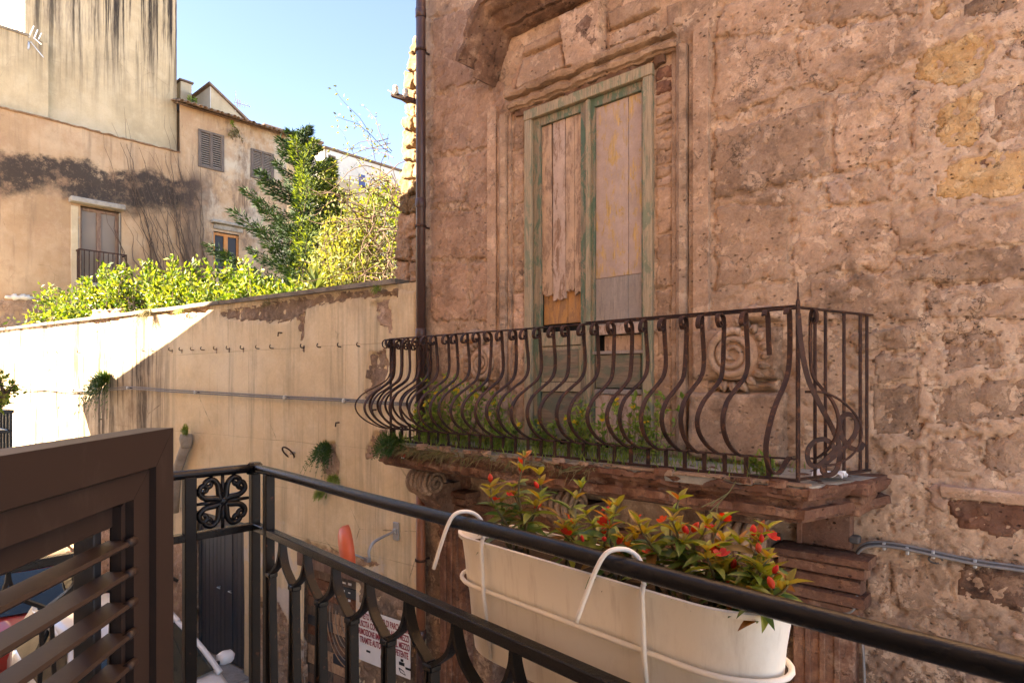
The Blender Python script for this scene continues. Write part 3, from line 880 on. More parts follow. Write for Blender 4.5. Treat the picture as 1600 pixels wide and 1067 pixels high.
JOINT = []
def fdisp(U, V):
    a = rough_amp(U, V)
    h = .010 * fbm(U, V, .9, 3, 1) + a * .0055 * fbm(U, V, .09, 6, 2, .62)
    # a few wandering joints and cracks
    r = np.abs(fbm(U * .7, V * 1.3, .45, 5, 7, .55))
    h = h - a * .016 * sstep(.035, 0, r) * sstep(-.05, .15, fbm(U, V, .6, 2, 12))
    # spalled hollows with crisp rims, and pock holes
    h = h - .017 * a * sstep(.26, .31, fbm(U, V * 1.4, .26, 6, 21, .6))
    h = h - .014 * sstep(.36, .42, fbm(U, V, .06, 3, 31)) * (.4 + a)
    # rubble stones sit back in their mortar; dressed blocks are ringed by an open joint
    for i, (k, pl) in enumerate(JOINT):
        us = [p[0] for p in pl]; vs_ = [p[1] for p in pl]
        m = (U > min(us) - .08) & (U < max(us) + .08) & (V > min(vs_) - .08) & (V < max(vs_) + .08)
        if not m.any(): continue
        d = poly_sd(U[m], V[m], pl) + .03 * 1.6 * fbm(U[m], V[m], .11, 3, 140 + i * 7)
        if k in 'og': h[m] -= .020 * sstep(-.004, .016, d)
        elif k in 'sl': h[m] -= .018 * np.exp(-((d + .006) / .010) ** 2) * sstep(-.2, .1, fbm(U[m], V[m], .3, 2, 50 + i))
    return h

DOOR = (-3.985, -.60, -2.635, 2.53)
MB().box((-5.5, F_Y + .33, 0), (4.0, 14, CZ + 7.5)).box((-5.48, F_Y + .03, CZ + 4.3), (4.0, F_Y + .34, CZ + 7.5)).build('wall_body', M['stone_dark'], PAL)
MB().box((-5.5, F_Y + .035, 0), (-4.47, F_Y + .329, CZ - 1.6)).box((-1.74, F_Y + .035, 0), (4, F_Y + .329, CZ - 1.6)).box((-5.5, F_Y + .035, CZ - 1.599), (-4.0, F_Y + .329, CZ + 4.29)).box((-2.62, F_Y + .035, CZ - 1.599), (4, F_Y + .329, CZ + 4.29)).box((-4.0, F_Y + .035, CZ + 2.55), (-2.62, F_Y + .329, CZ + 4.29)).box((-4.0, F_Y + .035, CZ - 1.599), (-2.62, F_Y + .329, CZ - .62)).build('wall_core', M['stone_dark'], PAL)

# --- individually visible stones of the front (photo outlines on the wall plane)
STONES = [
 # right: rubble stones in pink mortar
 ('o', [(1452, 12), (1474, 4), (1482, 20), (1470, 38), (1453, 34)]),
 ('g', [(1500, -8), (1560, -22), (1592, -8), (1588, 16), (1552, 28), (1502, 26)]),
 ('o', [(1423, 92), (1448, 76), (1500, 58), (1540, 47), (1553, 62), (1548, 96), (1530, 122), (1478, 136), (1432, 122)]),
 ('g', [(1576, 62), (1602, 46), (1650, 56), (1650, 92), (1580, 92)]),
 ('o', [(1457, 182), (1474, 160), (1528, 144), (1534, 198), (1524, 226), (1466, 230)]),
 ('g', [(1553, 150), (1600, 126), (1665, 124), (1665, 214), (1600, 212), (1558, 216)]),
 ('o', [(1462, 288), (1482, 252), (1556, 236), (1650, 224), (1650, 300), (1580, 306), (1472, 312)]),
 ('g', [(1470, 526), (1520, 512), (1556, 510), (1564, 568), (1520, 574), (1482, 580)]),
 ('g', [(1456, 612), (1500, 596), (1600, 588), (1670, 600), (1670, 652), (1560, 656), (1462, 662)]),
 ('g', [(1586, 534), (1604, 522), (1650, 530), (1650, 572), (1596, 570)]),
 ('s', [(1395, 345), (1450, 330), (1590, 318), (1660, 324), (1660, 372), (1480, 392), (1400, 398)]),
 ('s', [(1400, 404), (1470, 398), (1600, 380), (1660, 386), (1660, 436), (1480, 440), (1402, 438)]),
 ('s', [(1440, 446), (1540, 444), (1650, 442), (1650, 496), (1540, 500), (1442, 500)]),
 ('s', [(1332, 518), (1430, 508), (1432, 548), (1334, 552)]),
 ('s', [(1366, 556), (1432, 552), (1434, 598), (1368, 600)]),
 ('g', [(1364, 604), (1432, 603), (1440, 684), (1366, 680)]),
 ('s', [(1450, 690), (1520, 680), (1526, 740), (1452, 742)]),
 ('g', [(1535, 684), (1600, 672), (1665, 680), (1665, 742), (1540, 740)]),
 ('s', [(1424, 140), (1450, 135), (1452, 232), (1428, 240)]),
 # middle: large dressed blocks
 ('s', [(1247, 46), (1340, 38), (1420, 30), (1440, 82), (1338, 130), (1249, 138)]),
 ('s', [(1113, 66), (1242, 54), (1245, 140), (1115, 194)]),
 ('s', [(1303, 152), (1432, 142), (1420, 200), (1424, 252), (1303, 270)]),
 ('s', [(1115, 202), (1290, 158), (1296, 270), (1115, 314)]),
 ('s', [(1240, 332), (1300, 322), (1388, 317), (1392, 416), (1240, 432)]),
 ('s', [(1116, 322), (1234, 318), (1234, 436), (1118, 450)]),
 ('s', [(1262, 440), (1392, 424), (1434, 424), (1430, 500), (1266, 505)]),
 ('s', [(1130, 4), (1240, -10), (1242, 48), (1116, 60)]),
 ('s', [(1250, -14), (1430, -30), (1434, 24), (1250, 40)]),
 ('s', [(1302, 278), (1386, 262), (1388, 312), (1304, 318)]),
 # left: broad worn blocks between the pipe and the door
 ('l', [(676, 30), (738, 10), (722, 92), (745, 126), (678, 146)]),
 ('l', [(676, 152), (788, 122), (788, 228), (676, 242)]),
 ('l', [(676, 248), (724, 242), (726, 316), (676, 322)]),
 ('l', [(730, 240), (788, 234), (788, 322), (732, 326)]),
 ('l', [(674, 328), (788, 330), (788, 402), (674, 404)]),
 ('l', [(674, 410), (732, 410), (732, 500), (674, 502)]),
 ('l', [(738, 408), (790, 406), (790, 500), (738, 502)]),
 # low right, below the string course
 ('g', [(1352, 700), (1440, 700), (1440, 744), (1360, 746)]),
 ('d', [(1500, 872), (1600, 880), (1660, 884), (1660, 962), (1560, 950), (1496, 930)]),
 ('s', [(1390, 880), (1480, 880), (1490, 940), (1400, 960)]),
 ('s', [(1350, 900), (1384, 880), (1392, 965), (1352, 975)]),
 ('g', [(1420, 970), (1540, 965), (1560, 1030), (1430, 1010)]),
]
for k_, pl_ in STONES: JOINT.append((k_, [FAC.uv(x, y) for x, y in pl_]))
sheet('wall', FAC, lines((-5.52, -.2, .0155), (-.2, 4.0, .14)), lines((-4.15, -3.3, .08), (-3.3, 4.35, .0155), (4.35, 7.5, .2)), fdisp, M['wall'], PAL,
      hole=[DOOR, (-4.45, -4.2, -1.75, -1.75)])
kinds = {'o': ('stone_ochre', .006, .026, .02), 'g': ('stone_grey', .004, .026, .02), 's': ('stone', .006, .008, .012), 'l': ('stone_l', .005, .007, .012), 'd': ('stone_dark', .004, .012, .02)}
for i, (k, pl) in enumerate(STONES):
    mt, h, amp, bev = kinds[k]
    poly = [FAC.uv(x, y) for x, y in pl]
    patch('stone_block', poly, FAC, h, amp, M[mt], PAL, .017, 100 + i * 7, bev, base=lambda U, V: fdisp(U, V) * .8, edge=.03, nscale=.09, octv=6)
# pale plaster scab and smooth mortar repairs
for i, pl in enumerate([[(1290, 288), (1312, 274), (1332, 290), (1326, 318), (1300, 326)], [(1442, 760), (1478, 750), (1490, 780), (1476, 802), (1450, 786)], [(1570, 985), (1600, 992), (1660, 1010), (1660, 1016), (1572, 998)]]):
    patch('plaster_scab', [FAC.uv(x, y) for x, y in pl], FAC, .014, .006, M['mortar'], PAL, .016, 300 + i, .02, base=fdisp, edge=.02)

# broken end of the palace wall past the pipe: stones stacked in sunlight
ed = [(646, 57), (640, 100), (637, 128), (632, 160), (635, 190), (629, 226), (633, 250), (626, 286), (624, 330), (622, 384), (621, 440)]
q = [FAC.uv(x, y, -.06) for x, y in ed]
MB().prism([(u + .015, F_Y + .075, CZ + v) for u, v in q] + [(-5.50, F_Y + .075, CZ + q[-1][1]), (-5.50, F_Y + .075, CZ + q[0][1])], (0, .6, 0)).build('broken_wall_end', M['stone_dimmed'], PAL)
ys = [57, 84, 112, 140, 160, 184, 206, 232, 252, 280, 304, 334, 372, 408, 442]
rr = random.Random(4)
for i in range(len(ys) - 1):
    def ex(y):
        for (xa, ya), (xb, yb) in zip(ed, ed[1:]):
            if ya <= y <= yb: return xa + (xb - xa) * (y - ya) / (yb - ya)
        return ed[-1][0]
    y0, y1 = ys[i], ys[i + 1]
    cut = rr.uniform(.35, .65)
    for k in ((0, cut), (cut, 1)):
        xs = [ex(y0) - rr.uniform(0, 3), ex(y1) - rr.uniform(0, 3)]
        pl = [(xs[0] + (668 - xs[0]) * k[0] + 1, y0 + 1), (xs[0] + (668 - xs[0]) * k[1] - 1, y0 + 1), (xs[1] + (668 - xs[1]) * k[1] - 1, y1 - 1), (xs[1] + (668 - xs[1]) * k[0] + 1, y1 - 1)]
        patch('edge_stone', [FAC.uv(x, y, -.05) for x, y in pl], Frame((0, F_Y + .05, CZ), (1, 0, 0)), .025 + rr.uniform(-.01, .02), .028, M['stone_dimmed' if y1 < 335 else 'stone'], PAL, .013, 500 + i * 5 + int(k[0] * 9), .012, edge=.025, dip=.05, nscale=.10, octv=6)  # upper stones, where the sun falls, get the darkened tone

# --- carved door surround
cu = -3.31
for sgn in (-1, 1):
    def U(x): return cu + sgn * x
    def strip(name, x0, x1, v0, v1, prof, mat, amp, seed):
        # vertical member between |offset| x0..x1
        a = min(U(x0), U(x1))
        mould(name, [(a, v1), (a, v0)], [(p * abs(x1 - x0), o) for p, o in prof], mat, PAL, amp=amp, seed=seed, step=.022)
    strip('pilaster_strip', 1.04, 1.16, -.55, 2.72, [(0, -.03), (0, .045), (1, .045), (1, -.03)], M['stone'], .006, 3 + sgn)
    strip('jamb_moulding', .855, 1.035, -.55, 2.60, [(0, -.03), (0, .030), (.20, .032), (.21, .012), (.26, .012), (.28, .055), (.5, .085), (.72, .055), (.74, .012), (.80, .012), (.81, .03), (1, .030), (1, -.03)] if sgn > 0 else [(0, -.03), (0, .030), (.20, .032), (.21, .012), (.26, .012), (.28, .055), (.5, .085), (.72, .055), (.74, .012), (.80, .012), (.81, .03), (1, .030), (1, -.03)], M['stone'], .009, 13 + sgn)
    # ragged infill between the moulding and the frame: little stones and brick
    rr = random.Random(20 + sgn)
    v = -.5
    while v < 2.5:
        hh = rr.uniform(.06, .12) if (sgn > 0 and v > 1.35) else rr.uniform(.25, .6)
        a, b = sorted((U(.70), U(.845)))
        patch('infill_stone', rect_poly(a, v, b, v + hh - .012), FAC, .004 + rr.uniform(0, .006), .014, M[rr.choice(['stone', 'mortar', 'stone', 'stone', 'stone_red' if hh < .3 else 'stone'])], PAL, .016, int(v * 100) + 70 * sgn + 800, .02, base=lambda U_, V_: fdisp(U_, V_) * .3, edge=.014, nscale=.07)
        v += hh
# architrave over the door, worn
mould('architrave', [(-4.16, 2.60), (-2.40, 2.60)], [(0, -.03), (0, .045), (.015, .055), (.02, .085), (.05, .10), (.075, .085), (.08, .06), (.10, .06), (.105, .125), (.125, .14), (.15, .14), (.155, -.03)], M['stone'], PAL, amp=.012, seed=31, step=.022)
mould('architrave_fillet', [(-4.10, 2.545), (-2.52, 2.545)], [(0, -.03), (0, .03), (.05, .045), (.05, -.03)], M['stone_dark'], PAL, amp=.022, seed=34, step=.02)
# frieze panels, keystone
def px_patch(name, pl, h, amp, mat, seed, bev=.02, edge=.008, res=.016, nscale=.1):
    return patch(name, [FAC.uv(x, y) for x, y in pl], FAC, h, amp, M[mat], PAL, res, seed, bev, base=lambda U_, V_: fdisp(U_, V_) * .35, edge=edge, nscale=nscale)
px_patch('frieze_panel', [(821, 74), (879, 48), (882, 64), (821, 90)], .048, .006, 'stone', 41, .012)
px_patch('frieze_panel', [(822, 95), (882, 70), (890, 110), (812, 142), (811, 134)], .055, .006, 'stone', 42, .012)
px_patch('frieze_panel', [(953, 58), (1033, 22), (1034, 50), (953, 84)], .055, .006, 'stone', 43, .012)
px_patch('frieze_panel', [(953, 22), (1034, -14), (1034, 16), (953, 52)], .048, .006, 'stone', 44, .012)
px_patch('frieze_panel', [(800, 128), (818, 92), (816, 112), (808, 140), (801, 150)], .022, .006, 'stone_l', 46)
px_patch('frieze_panel', [(1042, 10), (1066, 0), (1066, 40), (1042, 50)], .022, .008, 'stone', 47)
px_patch('keystone', [(881, 32), (950, 2), (950, 95), (920, 108), (893, 114)], .11, .010, 'stone', 45, .015)
px_patch('keystone_spall', [(908, 50), (930, 24), (944, 32), (946, 70), (936, 82), (912, 68)], .112, .008, 'stone_dark', 48, .02, .02)
# hood mould with drooping ear
hp = [(0, -.03), (.0, .06), (.03, .10), (.05, .10), (.055, .135), (.085, .15), (.12, .20), (.155, .215), (.16, .25), (.20, .30), (.235, .31), (.24, .335), (.285, .34), (.285, -.03)]
path = [(-4.37, 3.0), (-4.335, 3.06), (-4.285, 3.14), (-4.235, 3.23), (-4.20, 3.31), (-4.18, 3.33), (-2.44, 3.33), (-2.42, 3.31), (-2.385, 3.23), (-2.335, 3.14), (-2.285, 3.06), (-2.25, 3.0)]
mould('hood_cornice', path, hp, M['stone_dark'], PAL, amp=.010, seed=51, step=.025)
mould('hood_ear_roll', [(-4.40, 2.93), (-4.36, 3.0), (-4.30, 3.09)], [(0, -.02), (-.01, .10), (.04, .20), (.10, .24), (.14, .2), (.14, -.02)], M['stone_dark'], PAL, amp=.008, seed=52, step=.02)

# --- carved scroll blocks either side of the door foot
def scroll_block(cx, cv, R_, seed, flip):
    f = -1 if flip else 1
    W = R_ * 1.8
    patch('scroll_plinth', rect_poly(cx - W * 1.05, cv - .78, cx + W * 1.08, cv - .26), FAC, .10, .010, M['stone'], PAL, .018, seed, .03, base=lambda a, b: fdisp(a, b) * .4, edge=.01, dip=.1)
    patch('scroll_cushion', rect_poly(cx - W * .8, cv - .27, cx + W * .95, cv - .17), FAC, .08, .012, M['stone'], PAL, .018, seed + 1, .06, base=lambda a, b: fdisp(a, b) * .4, edge=.012, dip=.1)
    patch('scroll_block', rect_poly(cx - W * .98, cv - .185, cx + W * .98, cv + .20), FAC, .07, .008, M['stone'], PAL, .018, seed + 2, .02, base=lambda a, b: fdisp(a, b) * .4, edge=.008, dip=.1)
    arch = [(cx + .02 * f, cv + .21)] + [(cx + f * (.16 + .20 * math.cos(math.pi * (1 - t / 10))), cv + .22 + .15 * math.sin(math.pi * t / 10)) for t in range(11)]
    patch('scroll_cap', arch, FAC, .09, .01, M['stone'], PAL, .018, seed + 3, .05, base=lambda a, b: fdisp(a, b) * .4, edge=.008, dip=.1)
    # disc and spiral
    mb = MB(); c = FAC.pt(cx, cv, .055)
    mb.lathe(c, FAC.n, [(-.02, R_ * .98), (.012, R_ * .98), (.022, R_ * .93), (.024, R_ * .5), (.022, 0)], 36)
    mb.build('disc', M['stone'], PAL, True)
    pts = []
    for i in range(90):
        t = i / 89; a = f * (t * 2.6 * 2 * math.pi) + 1.2; r = R_ * (.93 - .80 * t)
        pts.append(FAC.pt(cx + r * math.cos(a), cv + r * math.sin(a), .083))
    MB().tube(pts, [.030 - .014 * i / 89 for i in range(90)], 8).build('spiral', M['stone'], PAL, True)
    rr = random.Random(seed)
    for i in range(12):
        a = -1.9 + i * .30
        c_ = (cx + f * R_ * 1.05 * math.cos(a), cv + R_ * 1.05 * math.sin(a)); L_ = .085 * rr.uniform(.8, 1.15); dv = Vector((f * math.cos(a + .35), math.sin(a + .35)))
        rings = []
        for t in (0, .2, .45, .7, .9, 1.0):
            wd_l = .030 * math.sin(math.pi * min(.98, .18 + t * .8)) + .003; q = (c_[0] + dv.x * L_ * t, c_[1] + dv.y * L_ * t); pr_ = Vector((-dv.y, dv.x)); lift = .068 + .035 * math.sin(math.pi * t * .9)
            rings.append([FAC.pt(q[0] + pr_.x * wd_l * e1, q[1] + pr_.y * wd_l * e1, h_) for e1, h_ in ((-1, .05), (-.7, lift - .004), (-.25, lift + .004), (0, lift - .006), (.25, lift + .004), (.7, lift - .004), (1, .05))])
        MB().loft(rings).build('acanthus_lobe', M['stone'], PAL, True)
scroll_block(-1.95, .21, .188, 61, False)
scroll_block(-4.52, .20, .165, 71, True)

# --- the boarded door
DR = bpy.data.objects.new('balcony_door', None); COL.objects.link(DR); DR.parent = PAL; DR.location = (0, 0, 0)
def fbx(name, x0, yt, x1, yb, out, th, mat, bev=.004, par=DR, tilt=0):
    """board between photo corners (x0, yt) top left and (x1, yb) bottom right on the plane `out` in front of the wall"""
    u0, v1 = FAC.uv(x0, yt, out); u1, v0 = FAC.uv(x1, yb, out)
    c = FAC.pt((u0 + u1) / 2, (v0 + v1) / 2, out - th / 2)
    m = Matrix.Rotation(tilt, 3, 'Y')
    return MB().obox(c, (u1 - u0, th, v1 - v0), m, bev).build(name, mat, par)
def ubx(name, u0, v0, u1, v1, out, th, mat, bev=.004, par=DR, tilt=0):
    c = FAC.pt((u0 + u1) / 2, (v0 + v1) / 2, out - th / 2)
    return MB().obox(c, (u1 - u0, th, v1 - v0), Matrix.Rotation(tilt, 3, 'Y'), bev).build(name, mat, par)
UL, UR = -3.99, -2.63
ubx('frame_post', UL, -.58, UL + .085, 2.47, .035, .14, M['green_pale'], .006)
ubx('frame_post', UR - .085, -.58, UR, 2.47, .035, .14, M['green_pale'], .006)
ubx('frame_head', UL - .005, 2.472, UR + .005, 2.565, .038, .14, M['green_pale'], .006)
u845 = FAC.uv(846, 300, -.02)[0]; u908 = FAC.uv(909, 300, -.02)[0]; u930 = FAC.uv(930, 300, -.02)[0]; u1004 = FAC.uv(1004, 300, -.02)[0]
# leaf stiles and rails
ubx('leaf_stile', UL + .087, -.57, u845, 2.468, .0, .05, M['green'])
ubx('leaf_stile', u908, -.57, u930 - .06, 2.468, .0, .05, M['green'])
ubx('meeting_strip', u930 - .075, -.57, u930 - .035, 2.468, .018, .03, M['green_pale'])
ubx('leaf_stile', u930 - .058, -.57, u930, 2.468, -.004, .05, M['green'])
ubx('leaf_stile', u1004, -.57, UR - .087, 2.468, .0, .05, M['green'])
ubx('leaf_rail', u845 + .001, 2.39, u908 - .001, 2.467, -.002, .05, M['green'])
ubx('leaf_rail', u930 + .001, 2.39, u1004 - .001, 2.467, -.002, .05, M['green'])
# left leaf: three loose planks, broken at the foot, a fresh board behind
W = u908 - u845
vb = FAC.uv(878, 456, -.03)[1]
for (a, b, top, bot, mt, tl) in ((0, .27, 2.385, vb - .02, 'wood_tan', -.012), (.285, .60, 2.388, vb - .06, 'wood_pink', -.006), (.605, .82, 2.388, vb + .0, 'wood_tan', 0), (.825, .995, 2.388, vb - .035, 'wood_tan', 0)):
    rr = random.Random(int(a * 100))
    mb = MB(); n = 7
    u0, u1 = u845 + W * a + .002, u845 + W * b
    low = [(u0 + (u1 - u0) * i / (n - 1), bot + rr.uniform(-.02, .025)) for i in range(n)]
    mb.prism([FAC.pt(u, v, -.025 + tl * .5) for u, v in low] + [FAC.pt(u1 + tl, top, -.025), FAC.pt(u0 + tl * 0, top, -.025)], (0, .022, 0))
    mb.build('plank', M[mt], DR)
ubx('backing_board', u845 + .002, .55, u845 + W * .6, vb + .12, -.055, .02, M['wood_orange'])
ubx('backing_board', u845 + W * .61, .55, u908 - .002, vb + .12, -.056, .02, M['wood_orange'])
# right leaf: flaked boards over a grey board
W2 = u1004 - u930; vg = FAC.uv(968, 432, -.03)[1]
ubx('plank', u930 + .002, vg + .004, u930 + W2 * .70, 2.388, -.028, .02, M['wood_flake'], .002)
ubx('plank', u930 + W2 * .71, vg + .004, u1004 - .002, 2.388, -.029, .02, M['wood_flake'], .002)
ubx('grey_board', u930 + .002, .50, u930 + W2 * .70, vg, -.024, .02, M['wood_grey'], .002)
ubx('grey_board', u930 + W2 * .705, .50, u1004 - .002, vg, -.024, .02, M['wood_grey'], .002)
# lower panels
def vpx(x, y): return FAC.uv(x, y, -.02)[1]
ubx('leaf_rail', u845 + .001, vpx(878, 540), u908 - .001, vpx(878, 518), -.004, .045, M['green_pale'])
ubx('panel_bead', u845 + .004, vpx(878, 596), u908 - .004, vpx(878, 541), -.012, .03, M['green_pale'])
ubx('lower_panel', u845 + .03, vpx(878, 590), u908 - .03, vpx(878, 546), -.006, .02, M['panel_old'])
ubx('leaf_rail', u845 + .001, vpx(878, 612), u908 - .001, vpx(878, 597), -.004, .045, M['green_pale'])
ubx('lower_panel', u845 + .004, -.5, u908 - .004, vpx(878, 613), -.015, .02, M['panel_old'])
ubx('leaf_rail', u930 + .001, vpx(968, 522), u1004 - .001, .50, -.004, .045, M['wood_pink'])
ubx('backing_board', u930 + W2 * .16, vpx(968, 552), u1004 - .003, vpx(968, 523), -.05, .02, M['wood_tan'])
ubx('loose_batten', u930 - .01, vpx(968, 553), u1004 + .02, vpx(968, 548), .008, .025, M['wood_grey'], .003, tilt=.01)
ubx('lower_panel', u930 + .012, vpx(968, 606), u1004 - .012, vpx(968, 554), -.006, .02, M['panel_old'])
ubx('leaf_rail', u930 + .001, vpx(968, 616), u1004 - .001, vpx(968, 608), -.004, .04, M['wood_grey'])
ubx('lower_panel', u930 + .004, -.5, u1004 - .004, vpx(968, 617), -.014, .02, M['wood_pink'])
ubx('door_back', UL + .02, -.6, UR - .02, 2.5, -.09, .04, M['black_void'])
ubx('threshold', UL, -.60, UR, -.55, .06, .2, M['stone_grey'], .01)

# --- balcony slab, moulded edge, corbels
SL = bpy.data.objects.new('balcony_slab', None); COL.objects.link(SL); SL.parent = PAL; SL.location = (0, 0, 0)
TOPV = -.575
plan = [(-5.32, 4.55), (-5.20, 3.73), (-1.20, 3.73), (-.98, 4.55)]
MB().prism([(x, y, CZ + TOPV - .05) for x, y in plan], (0, 0, .05)).build('floor_slate', M['slab_top'], SL)
def edge_mould(name, v_top, prof, inset, mat, amp, seed):
    """profile [(out, down)] swept round left side, front and right side of the slab"""
    P = [Vector((x, y, 0)) for x, y in plan]
    # densify
    pts = []; nr = []
    segs = [(P[0], P[1]), (P[1], P[2]), (P[2], P[3])]
    ns = []
    for a, b in segs:
        d = (b - a).normalized(); ns.append(Vector((d.y, -d.x, 0)))
    for k, (a, b) in enumerate(segs):
        m0 = ns[k] if k == 0 else (ns[k - 1] + ns[k]).normalized() / max(.3, (ns[k - 1] + ns[k]).normalized().dot(ns[k]))
        m1 = ns[k] if k == 2 else (ns[k + 1] + ns[k]).normalized() / max(.3, (ns[k + 1] + ns[k]).normalized().dot(ns[k]))
        n = max(2, int((b - a).length / .028))
        for i in range(n + (1 if k == 2 else 0)):
            t = i / n; pts.append(a.lerp(b, t)); nr.append(m0.lerp(m1, t))
    pr = []
    for i in range(len(prof) - 1):
        L = math.hypot(prof[i + 1][0] - prof[i][0], prof[i + 1][1] - prof[i][1]); k = max(1, int(L / .025))
        for j in range(k): pr.append((prof[i][0] + (prof[i + 1][0] - prof[i][0]) * j / k, prof[i][1] + (prof[i + 1][1] - prof[i][1]) * j / k))
    pr.append(prof[-1])
    S, K = np.meshgrid(np.arange(len(pts)) * .028, np.arange(len(pr)) * .025, indexing='ij')
    D = amp * (fbm(S, K, .10, 4, seed) + 2.2 * np.minimum(0, fbm(S, K * .5, .42, 3, seed + 5) - .05))
    rings = []
    for i, (p, n) in enumerate(zip(pts, nr)):
        rings.append([p + n * (o - inset + D[i, j]) + Vector((0, 0, CZ + v_top - d + D[i, j] * .4)) for j, (o, d) in enumerate(pr)])
    return MB().loft(rings, False, False).build(name, mat, SL, smooth='auto')
edge_mould('edge_moulding', TOPV - .004, [(-.5, .0), (.025, .002), (.035, .010), (.036, .040), (.020, .046), (.016, .068), (-.015, .072), (-.035, .10), (-.030, .118), (.005, .122), (.010, .17), (-.012, .176), (-.02, .196), (-.06, .20), (-.5, .215)], .0, M['stone_red'], .046, 5)
edge_mould('edge_fascia', TOPV - .205, [(-.4, -.02), (-.10, 0), (-.11, .02), (-.14, .032), (-.6, .04)], .0, M['stone_dark'], .010, 8)
# loose slates along the front edge
rr = random.Random(8)
xs = [FAC.uv(x, 745)[0] for x in (1010,)]
x = -2.55
while x < -1.35:
    L = rr.uniform(.2, .34)
    MB().obox((x + L / 2, 3.76, CZ + TOPV + .008), (L - .01, .10, .018), Matrix.Rotation(rr.uniform(-.03, .03), 3, 'Y') @ Matrix.Rotation(rr.uniform(-.05, .05), 3, 'X'), .005).build('edge_slate', M['stone_grey'], SL)
    x += L
# crumbs of broken slab and mortar lying along the edge
for i in range(26):
    x_ = rr.uniform(-5.1, -1.3); k_ = rr.uniform(.018, .05)
    mb_ = MB(); mb_.loft([[Vector((x_ + k_ * a_ * (1 + .3 * rr.random()), 3.72 + rr.uniform(-.01, .01) + k_ * b_, CZ + TOPV + z_ * k_)) for a_, b_ in ((-1, -.6), (-.2, -.9), (.8, -.6), (1, .3), (.3, .8), (-.8, .5))] for z_ in (-.3, .35 + .3 * rr.random(), .7)])
    mb_.build('slab_crumb', M[rr.choice(['stone_grey', 'stone_red', 'mortar'])], SL)
# right-hand stepped block where the slab meets the wall
for k, (x0, x1, y0, z0, z1) in enumerate([(-1.42, -.99, 4.12, -.66, -.582), (-1.40, -1.03, 4.18, -.72, -.662), (-1.38, -1.06, 4.22, -.80, -.722)]):
    patch('end_step', rect_poly(x0, z0, x1, z1), Frame((0, y0 + .05, CZ), (1, 0, 0)), .05, .012, M['stone_red'], SL, .016, 900 + k, .01, dip=.35, edge=.006)
    MB().box((x0, y0 + .03, CZ + z0), (x1, 4.6, CZ + z1), .008).build('end_step', M['stone_red'], SL)

def corbel(cx, cv, cy, seed):
    """scrolled bracket: ribbed roll with a spiral on its end, block above and leaf below"""
    r = bpy.data.objects.new('corbel', None); COL.objects.link(r); r.parent = PAL; r.location = (0, 0, 0)
    MB().box((cx - .17, cy - .12, CZ + cv + .13), (cx + .19, 4.6, CZ + cv + .22), .01).build('abacus', M['stone_dark'], r)
    for i in range(5):
        x = cx - .15 + i * .062
        MB().lathe((x, cy, CZ + cv), (1, 0, 0), [(-.030, .085), (-.026, .115), (-.012, .132), (.012, .132), (.026, .115), (.030, .085)], 20).build('roll_rib', M['stone_grey'], r, True)
    pts = [Vector((cx + .155, cy + (.115 - .10 * t / 40) * math.cos(t * .33), CZ + cv + (.115 - .10 * t / 40) * math.sin(t * .33))) for t in range(41)]
    MB().tube(pts, [.02] * 41, 7).build('roll_spiral', M['stone_grey'], r, True)
    MB().loft([[Vector((cx + sx * wd, y, CZ + z)) for sx, y in ((-1, cy - o), (1, cy - o), (1, 4.6), (-1, 4.6))] for wd, o, z in ((.14, -.02, cv - .02), (.15, .04, cv - .12), (.14, -.04, cv - .2), (.12, -.16, cv - .33), (.10, -.26, cv - .5), (.06, -.34, cv - .58))]).build('bracket_body', M['stone_dark'], r)
corbel(-4.98, -.98, 4.15, 1)
corbel(-3.25, -.98, 4.15, 2)
corbel(-1.78, -1.02, 4.15, 3)
# entablature of the doorway below
mould('lower_frieze', [(-5.2, -1.62), (-1.12, -1.62)], [(0, -.02), (0, .05), (.05, .06), (.06, .03), (.34, .03), (.36, .07), (.42, .075), (.42, -.02)], M['stone_red'], PAL, amp=.010, seed=81, step=.03)
mould('lower_architrave', [(-4.62, -1.80), (-1.60, -1.80)], [(0, -.02), (0, .06), (.06, .08), (.12, .10), (.175, .11), (.175, -.02)], M['stone_dark'], PAL, amp=.010, seed=83, step=.03)
for a, b in ((-1.52, -1.14), (-5.12, -4.72)):
    MB().box((a, F_Y - .10, 0), (b, F_Y + .03, CZ - 1.46), .01).build('pilaster', M['stone_red'], PAL)
    for k, (z0, z1, o) in enumerate([(-1.14, -1.08, .20), (-1.22, -1.145, .17), (-1.32, -1.23, .14), (-1.40, -1.325, .17), (-1.455, -1.405, .13)]):
        mould('capital_step', [(a - (o - .1), z0), (b + (o - .1), z0)], [(0, -.02), (0, o - .02), (.01, o), (z1 - z0 - .01, o), (z1 - z0, o - .02), (z1 - z0, -.02)], M['stone_red'], PAL, amp=.006, seed=90 + k, step=.025)
    for dx in (.1, .19, .28):
        MB().box((a + dx - .018, F_Y - .116, .3), (a + dx + .018, F_Y - .099, CZ - 1.52), .006).build('pilaster_reed', M['stone_red'], PAL)
    MB().box((a + .03, F_Y - .06, CZ - 1.07), (b - .03, F_Y + .03, CZ - .80), .01).build('frieze_block', M['stone_red'], PAL)
    MB().box((a + .015, F_Y - .075, CZ - 1.07), (a + .05, F_Y - .058, CZ - .81), .004).build('frieze_fillet', M['stone_red'], PAL)
# wooden street door under the balcony
for i in range(9):
    MB().box((-4.44 + i * .3, F_Y + .20, 0.02), (-4.44 + i * .3 + .285, F_Y + .25, CZ - 1.76), .006).build('street_door_plank', M['wood_tan'], PAL)
MB().box((-4.46, F_Y + .26, 0), (-1.74, F_Y + .32, CZ - 1.7)).build('street_door_back', M['black_void'], PAL)

